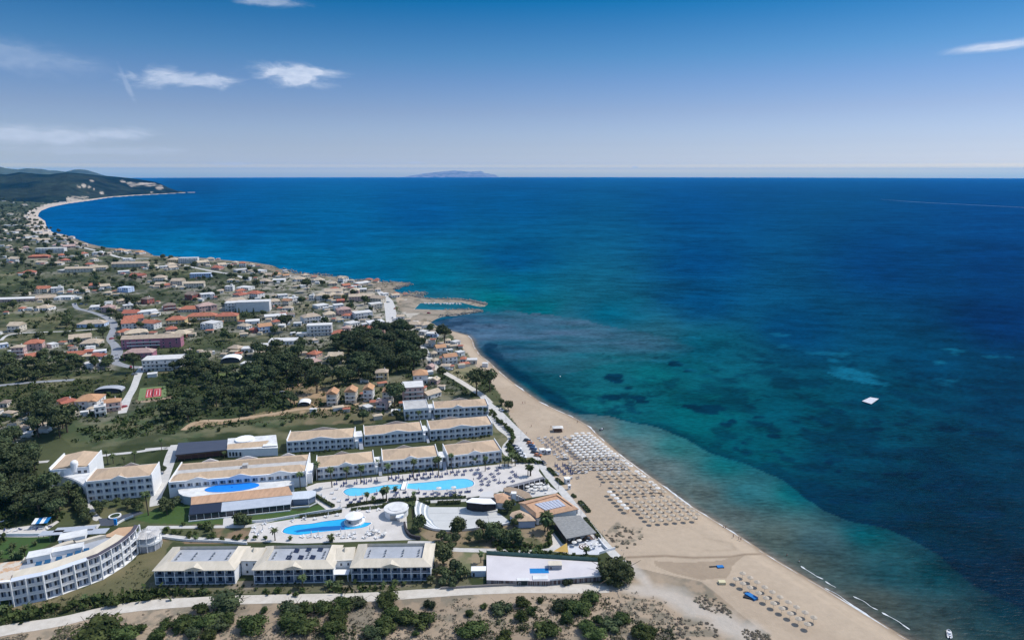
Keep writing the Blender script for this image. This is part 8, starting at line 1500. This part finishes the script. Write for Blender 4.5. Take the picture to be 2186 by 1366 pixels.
def booth(px, py, label, name='beach_booth', w=2.2, h=2.3, colour=WHITE, leg=0):
    P = sand(px, py); o = thing(name, label, 'booth', (P.x, P.y, P.z), .3); m = MB(); m.box(-w/2, -w/2, leg, w/2, w/2, leg+h); inst('wall', m.mesh('wall', colour), o); m = MB(); m.box(-w/2-.2, -w/2-.2, leg+h, w/2+.2, w/2+.2, leg+h+.15); inst('roof', m.mesh('roof', WHITE), o); inst('hatch', WIN2, o, (-w*.3, -w/2-.03, leg+.9), 0, (w*.6, 1, .9)); 
    if leg:
        for x in (-w/2, w/2-.1):
            for y in (-w/2, w/2-.1): m = MB(); m.box(x, y, 0, x+.1, y+.1, leg); inst('leg', m.mesh('leg', WOOD), o)
booth(*q1(340, 790), 'white rental booth by the parked cars on the beach', w=2.6); booth(*q1(455, 800), 'pale booth with small things round it, right of the rental booth', w=2.6, colour=mat('pale_grey', (.5, .52, .55)))
booth(*q3(1285, 430), 'white lifeguard-like hut beside the promenade hedge', w=2.4, h=2.6); booth(*q3(1325, 545), 'slim white changing cabin on the sand below the hut', w=1.1, h=2.2)
P = sand(*q3(1095, 275)); o = thing('rowing_boat', 'white rowing boat lying by the hedge strip', 'boat', (P.x, P.y, P.z+.3), -1.0); hull(o, 5.0, 1.7, .6, WHITE); m = MB(); m.box(-.2, -.7, .35, .1, .7, .42); inst('thwart', m.mesh('thwart', WOOD), o)
# pool side
PGR = 'sun loungers round the long pool'; nlp = 0
UP = [(q6, p) for p in [(620, 590), (735, 620), (785, 575), (1090, 545), (1130, 575), (1210, 535), (1310, 540), (965, 575), (1565, 490), (1630, 520), (1685, 480), (1755, 520), (1870, 510), (1915, 460), (2035, 440), (2000, 510)]]+[(q7, p) for p in [(135, 410), (245, 395), (350, 380), (455, 380), (95, 460), (210, 460), (305, 440), (415, 430), (525, 420), (600, 420), (680, 375), (770, 350), (830, 390), (940, 390)]]
MID = [(q7, p) for p in [(865, 345), (970, 330), (1065, 320), (1165, 312), (1120, 385), (1200, 376), (1215, 408), (1185, 442), (1290, 452), (1225, 490), (1340, 500), (1230, 540), (1325, 550), (1215, 630), (1372, 382), (1412, 422), (1430, 472), (1488, 372), (1462, 322), (1700, 345), (1740, 388), (1765, 420), (1670, 442), (1710, 492), (1495, 515), (1580, 510), (1330, 293), (1500, 285)]]
LO = [(q7, p) for p in [(30, 665), (240, 672), (345, 685), (460, 690), (560, 690), (680, 682), (750, 690), (805, 668), (900, 662), (990, 655), (1030, 652), (70, 742), (375, 737), (515, 728), (630, 726), (750, 716), (880, 712)]]+[(q6, p) for p in [(820, 855), (880, 902), (950, 852), (1020, 885), (1060, 832), (1360, 858), (1310, 758), (1670, 738), (1800, 732), (1640, 780), (1700, 830), (1850, 820), (2030, 742), (1560, 838), (1620, 835)]]
LE = [(q6, p) for p in [(360, 768), (420, 818), (600, 832), (680, 882), (370, 652), (560, 742), (640, 672), (440, 865)]]
for grp, lst in (('upper', UP), ('right', MID), ('lower', LO), ('left', LE)):
    for i, (z, (x, y)) in enumerate(lst):
        P = G(*z(x, y)); P.z = LZ+.05; a = {'upper': pi/2+.3, 'right': .7, 'lower': .2, 'left': .1}[grp]+rb.uniform(-.15, .15)
        for s in (-1, 1):
            q = Vector((-sin(a), cos(a), 0))*s*.55; pair(LB if grp != 'left' else LW, P+q+Vector((0, -.4, 0)), a, 'sun_lounger', ('blue' if grp != 'left' else 'white')+f' lounger, {grp} side of the long pool deck', 'sun lounger', PGR, True)
        if grp in ('upper', ) or (grp == 'lower' and i % 2) or (grp == 'right' and i % 3 == 0): pair(PCB if grp == 'upper' else PCW, P+Vector((.2, .9, 0)), 0, 'folded_parasol', ('folded navy' if grp == 'upper' else 'folded white')+' parasol on the long pool deck', 'parasol', 'folded parasols round the long pool', True)
for i, p in enumerate([(680, 228), (955, 215), (1855, 272), (2045, 298)]): P = G(*q5(*p)); P.z = LZ+.05; pair(PW, P+Vector((0, -2, 0)), 0, 'open_parasol', 'open white parasol '+['at the left edge of the right pool lobe', 'at the middle edge of the right pool lobe', 'beside the tan-roofed hut', 'between the hut and the curved pergola'][i], 'parasol')
W2 = [(q6, p) for p in [(75, 1200), (265, 1190), (460, 1150), (645, 1125), (960, 1075), (1000, 1040), (1180, 1060), (1355, 1035), (665, 1015)]]+[(y2, p) for p in [(600, 722), (640, 742), (700, 720), (620, 762), (600, 745), (660, 700), (880, 772), (960, 772), (1090, 762), (1150, 775), (1180, 752), (820, 682), (890, 668)]]+[(r6, p) for p in [(600, 62), (745, 68), (655, 102), (795, 105), (235, 92), (375, 98), (920, 102), (1065, 108), (1150, 72), (980, 62), (1010, 25), (1080, 30), (960, 40)]]
for i, (z, (x, y)) in enumerate(W2):
    P = G(*z(x, y)); P.z = LZ+.06
    for s in (-1, 1): a = rb.uniform(0, 3); pair(LW, P+Vector((-sin(a), cos(a), 0))*s*.5, a, 'sun_lounger', 'white lounger by the curving pool', 'sun lounger', 'white loungers by the curving pool', True)
    if i % 2 == 0: pair(PCW, P+Vector((.6, .9, 0)), 0, 'folded_parasol', 'folded white parasol by the curving pool', 'parasol', 'folded white parasols by the curving pool', True)
# terrace tables
def table_meshes():
    t = MB(); t.cyl(0, 0, .70, .75, .5, n=10); l = MB(); l.cyl(0, 0, 0, .7, .06, n=6); l.cyl(0, 0, 0, .04, .28, n=8); return t.mesh('tabletop', WHITE), l.mesh('leg', METAL)
TB = table_meshes()
for z, pts, w in ((q4, [(1060, 520), (1130, 505), (1180, 530), (1240, 495), (1320, 520), (1345, 478), (1200, 555), (1300, 548), (1130, 585), (1395, 572), (1430, 612), (1470, 545), (1510, 585), (1380, 640)], 'white terrace'), (q3, [(560, 560), (620, 600), (700, 560), (740, 510), (800, 500), (860, 480), (780, 560), (860, 570), (700, 620), (930, 560), (640, 520), (900, 620)], 'taverna terrace'), (r6, [(940, 60), (985, 80), (1040, 60), (1100, 50), (1160, 90)], 'curving pool deck')):
    for x, y in pts:
        P = G(*z(x, y)); P.z = LZ+.066; pair(TB, P, 0, 'cafe_table', 'round white table on the '+w, 'table', 'cafe tables on the terraces', True)
        if rb.random() < .5: pair(PW, P+Vector((.1, .1, 0)), 0, 'table_parasol', 'open white parasol over a table, '+w, 'parasol', 'table parasols', True, .85)
# play corner behind the curved hotel: colourful canopy
P = G(*r4(535, 260)); o = thing('striped_canopy', 'blue and white striped canopy over colourful toys, far left pool', 'canopy', (P.x, P.y, LZ), .2)
for i in range(4): m = MB(); m.add([(-3.2+i*1.6, -2, 2.6), (-1.6+i*1.6, -2, 2.6), (-1.6+i*1.6, 2.2, 3.3), (-3.2+i*1.6, 2.2, 3.3), (-3.2+i*1.6, -2, 2.5), (-1.6+i*1.6, -2, 2.5), (-1.6+i*1.6, 2.2, 3.2), (-3.2+i*1.6, 2.2, 3.2)], [(0, 1, 2, 3), (7, 6, 5, 4), (0, 4, 5, 1), (1, 5, 6, 2), (3, 7, 4, 0)]); inst('stripe', m.mesh('stripe', BLUE if i % 2 else WHITE), o)
for x in (-3, 3):
    for y in (-1.8, 2): m = MB(); m.cyl(x, y, 0, 2.7, .07, n=6); inst('post', m.mesh('post', METAL), o)
sheet('paving', r4.poly([(-100, 330), (0, 330), (200, 340), (560, 330), (660, 260), (750, 200), (730, 180), (600, 250), (420, 240), (0, 300), (-100, 300)]), DECK, .064)
for i, (x, y) in enumerate([(60, 310), (120, 320), (200, 318), (260, 300), (340, 300), (420, 290), (470, 300), (520, 295), (600, 290), (640, 265), (20, 205), (80, 215)]):
    P = G(*r4(x, y)); P.z = LZ+.07; pair(LW if i % 3 else LB, P, rb.uniform(0, 3), 'sun_lounger', ('white' if i % 3 else 'blue')+' lounger at the far left pool edge', 'sun lounger', 'loungers at the far left', True)
P = G(*r4(1470, 240)); o = thing('blue_totem', 'bright blue upright sign box beside the dark parking', 'sign', (P.x, P.y, LZ)); m = MB(); m.box(-.6, -.3, .3, .6, .3, 3.0); inst('panel', m.mesh('panel', mat('sky_blue_panel', (.02, .28, .75))), o); m = MB(); m.box(-.7, -.4, 0, .7, .4, .3); inst('foot', m.mesh('foot', WHITE), o)
for (x, y, w, d, lab) in ((650, 340, 9, 4, 'long pale awning roof left of the curved hotel lawn'), (950, 290, 16, 4, 'long grey walkway roof behind the curved hotel'), (1220, 320, 9, 4.5, 'pale blue flat roof behind the orange end of the curved hotel')):
    P = G(*r4(x, y), LZ+3); o = thing('walkway_roof', lab, 'canopy', (P.x, P.y, LZ), .12); m = MB(); m.box(-w/2, -d/2, 2.9, w/2, d/2, 3.1); inst('roof', m.mesh('roof', mat('pale_steel_roof', (.42, .46, .52), (.36, .39, .44), .6)), o)
    for a in (-w/2+.2, 0, w/2-.4):
        for b in (-d/2+.2, d/2-.4): m = MB(); m.box(a, b, 0, a+.15, b+.15, 2.9); inst('post', m.mesh('post', METAL), o)
# lamp masts of the promenade and town poles
def lamp(px, py, label, group, h=6, auto=True):
    P = G(px, py); o = thing('lamp_post', label, 'lamp post', (P.x, P.y, P.z), 0, group, auto); m = MB(); m.cyl(0, 0, 0, h, .09, .05, n=6); inst('mast', m.mesh('mast', METAL), o); m = MB(); m.bar((0, 0, h), (.9, 0, h+.15), .04); m.box(.7, -.12, h+.1, 1.3, .12, h+.25); inst('lamp_head', m.mesh('lamp_head', METAL), o)
for x, y in [(1148, 990), (1192, 1043), (1240, 1103), (1285, 1160), (1112, 940), (1080, 900)]: lamp(x, y, 'slim grey lamp post by the promenade', 'lamp posts')
for x, y in [(930, 900), (1000, 940), (1125, 1000), (990, 930), (870, 880)]: lamp(*z3(x, y), 'slim grey pole by the coastal lane', 'lamp posts', 9)
# people: one continuous body each, standing on the sand or wading
def person_mesh(pose, seed):
    V = [(0, 0, .93), (0, .01, 1.15), (0, 0, 1.38), (0, 0, 1.48), (0, .01, 1.56), (0, .01, 1.68),
         (.10, 0, .90), (.12, pose*.12, .50), (.13, pose*.22, .06), (.13, pose*.22-.14, .02), (-.10, 0, .90), (-.12, -pose*.12, .50), (-.13, -pose*.2, .06), (-.13, -pose*.2-.14, .02),
         (.19, 0, 1.40), (.25, -pose*.08, 1.14), (.27, -pose*.22-.04, .90), (.27, -pose*.24-.06, .82), (-.19, 0, 1.40), (-.25, pose*.06, 1.14), (-.27, pose*.12-.06, .90), (-.27, pose*.13-.08, .82)]
    E = [(0, 1), (1, 2), (2, 3), (3, 4), (4, 5), (0, 6), (6, 7), (7, 8), (8, 9), (0, 10), (10, 11), (11, 12), (12, 13), (2, 14), (14, 15), (15, 16), (16, 17), (2, 18), (18, 19), (19, 20), (20, 21)]
    Rr = [.14, .125, .14, .055, .10, .085, .10, .062, .042, .035, .10, .062, .042, .035, .06, .043, .032, .03, .06, .043, .032, .03]
    me = bpy.data.meshes.new('body'); me.from_pydata(V, E, []); o = bpy.data.objects.new('body', me); COL.objects.link(o); md = o.modifiers.new('skin', 'SKIN'); sv = me.skin_vertices[0].data
    for i, r in enumerate(Rr): sv[i].radius = (r, r*.8)
    sv[0].use_root = True; o.modifiers.new('sub', 'SUBSURF').levels = 1
    dg = bpy.context.evaluated_depsgraph_get(); dg.update(); m2 = bpy.data.meshes.new_from_object(o.evaluated_get(dg)); bpy.data.objects.remove(o); m2.name = 'body'; m2.materials.clear(); m2.materials.append(mat('tanned_skin', (.40, .24, .16))); return m2
BODY = [person_mesh(p, i) for i, p in enumerate((0.1, 1.0, -.8))]
def wear(colr):
    m = MB(); m.cyl(0, 0, .78, 1.0, .19, .17, n=10); me = m.mesh('shorts', mat('cloth_'+colr, {'black': (.02, .02, .02), 'red': (.4, .04, .04), 'white': (.75, .75, .75), 'blue': (.03, .1, .35)}[colr])); h = MB(); h.cyl(0, .02, 1.62, 1.80, .105, .05, n=8); return me, h.mesh('hair', mat('dark_hair', (.03, .02, .015)))
WEAR = {c_: wear(c_) for c_ in ('black', 'red', 'white', 'blue')}
PEO = [(q1, 1025, 190, 'black', 'standing alone on the wet sand above the parasols'), (q1, 130, 285, 'black', 'on the sand far left of the beach kiosk'), (q1, 35, 435, 'white', 'walking near the parked cars'), (q1, 510, 310, 'black', 'standing left of the beach kiosk'), (y5, 402, 628, 'blue', 'leftmost of the couple wading at the tide line'), (y5, 415, 630, 'black', 'rightmost of the couple wading at the tide line'), (y5, 460, 678, 'blue', 'standing on wet sand below the waders'), (y5, 492, 690, 'white', 'walking at the tide line, left of a companion'), (y5, 505, 695, 'red', 'walking at the tide line, right of a companion'),
       (q2, 1425, 570, 'black', 'standing at the water edge beside the parasol field'), (q2, 205, 525, 'blue', 'on the sand left of the parasol field'), (q2, 1390, 700, 'blue', 'between straw parasols near the sea'), (q2, 735, 1050, 'red', 'under the lowest white edge parasol'), (z3, 1300, 795, 'black', 'on the sand of the upper beach'), (z3, 1410, 945, 'blue', 'lying-out spot on the upper beach'), (z3, 1670, 1215, 'red', 'near the tide line below the dark trees'), (z3, 1690, 1213, 'black', 'beside the red-clad bather'), (y5, 850, 832, 'white', 'bathing in the shallow water, farther out'), (y5, 778, 795, 'red', 'bathing in the shallow water, near the shore'), (q7, 740, 395, 'red', 'walking on the long pool deck'), (q7, 1100, 480, 'black', 'standing at the right end of the long pool')]
for i, (z, x, y, cl, lab) in enumerate(PEO):
    px, py = z(x, y); P = sand(px, py) if z is not q7 else G(px, py); 
    if 'bathing' in lab or 'wading' in lab: P = G(px, py, 0); P.z = -.55
    o = thing('person', 'person in '+cl+' swimwear '+lab, 'person', (P.x, P.y, P.z), i*1.9, 'people on the beach'); inst('body', BODY[i % 3], o); a, b = WEAR[cl]; inst('shorts', a, o); inst('hair', b, o)
P = G(*Zm(1000, 700, 3.104)(608, 322), 0); o = thing('mooring_buoy', 'small white buoy floating off the upper beach', 'buoy', (P.x, P.y, 0)); m = MB(); m.cyl(0, 0, -.3, .5, .6, .4, n=10); inst('float', m.mesh('float', WHITE), o)
# ---------------------------------------------------------------- labels that single each thing out
LM = {'the harbour': (970, 655), 'the tennis court': (325, 840), 'the long pool': (870, 1045), 'the curving pool': (700, 1125), 'the round bar': (846, 1090), 'the stage': (1027, 1080), 'the thatched roof': (1225, 1125), 'the curved hotel': (150, 1220), 'the arcaded hotel': (107, 535),
      'the yellow hotel': (430, 690), 'the mauve hotel': (330, 745), 'the white hall': (530, 655), 'the white kiosk': (1190, 915), 'the main street': (835, 680), 'the arched hotel': (258, 1040), 'the reception hall': (500, 1010), 'the raised terrace': (1160, 1215), 'the far bay': (90, 450), 'the three towers': (745, 850),
      'the blue villa': (195, 690), 'the pine wood': (790, 750), 'the dark pavilion': (425, 950), 'the white tent shed': (648, 860), 'the low hotel': (420, 1210), 'the big bush': (1320, 1230)}
def label_all():
    rows = []
    for o in THINGS:
        px, py = proj(o.location); best = min(LM, key=lambda k: hypot((LM[k][0]-px), (LM[k][1]-py)*1.8)); lx, ly = LM[best]; dx, dy = px-lx, (py-ly)*1.8
        if abs(dx) > abs(dy): w = ('right of ' if dx > 0 else 'left of ')
        else: w = ('in front of ' if dy > 0 else 'beyond ')
        rows.append((o, px, py, w+best))
    g = {}
    for t in rows: g.setdefault((t[0]['label'], t[3]), []).append(t)
    for (lab, where), ts in g.items():
        ts.sort(key=lambda t: t[1])
        for i, t in enumerate(ts):
            if len(ts) == 1: s = f'{lab}, {where}'
            elif i == 0: s = f'{lab}, {where}, leftmost'
            elif i == len(ts)-1: s = f'{lab}, {where}, rightmost'
            else: s = f'{lab}, {where}, {ordw(i+1)} from left'
            w = s.split()
            if len(w) > 16: s = s.replace(' of the long pool deck', '').replace(' on the long pool deck', '').replace('-storey house', '-storey house').replace(' rounded', '').replace(' from left', ' along').replace(' by the curving pool', '').replace(' tilted', '')
            if len(s.split()) > 16: s = s.replace('-storey', '').replace('white lounger', 'lounger')
            if len(s.split()) > 16: print('LONG', s)
            t[0]['label'] = s
label_all()
# ---------------------------------------------------------------- air
def haze():
    mb = MB(); mb.box(-70000, -600, -700, 70000, 68000, 520)
    m = bpy.data.materials.new('haze'); m.use_nodes = True; N, L = m.node_tree.nodes, m.node_tree.links
    N.remove(N['Principled BSDF']); v = N.new('ShaderNodeVolumePrincipled'); v.inputs['Color'].default_value = (.06, .44, 1.0, 1); v.inputs['Density'].default_value = HAZE; v.inputs['Anisotropy'].default_value = .1
    L.new(v.outputs[0], N['Material Output'].inputs['Volume']); o = struct('haze', mb.mesh('haze', m), 'stuff'); o['label'] = 'thin blue sea haze over the far coast'
HAZE = 2.2e-5
haze()
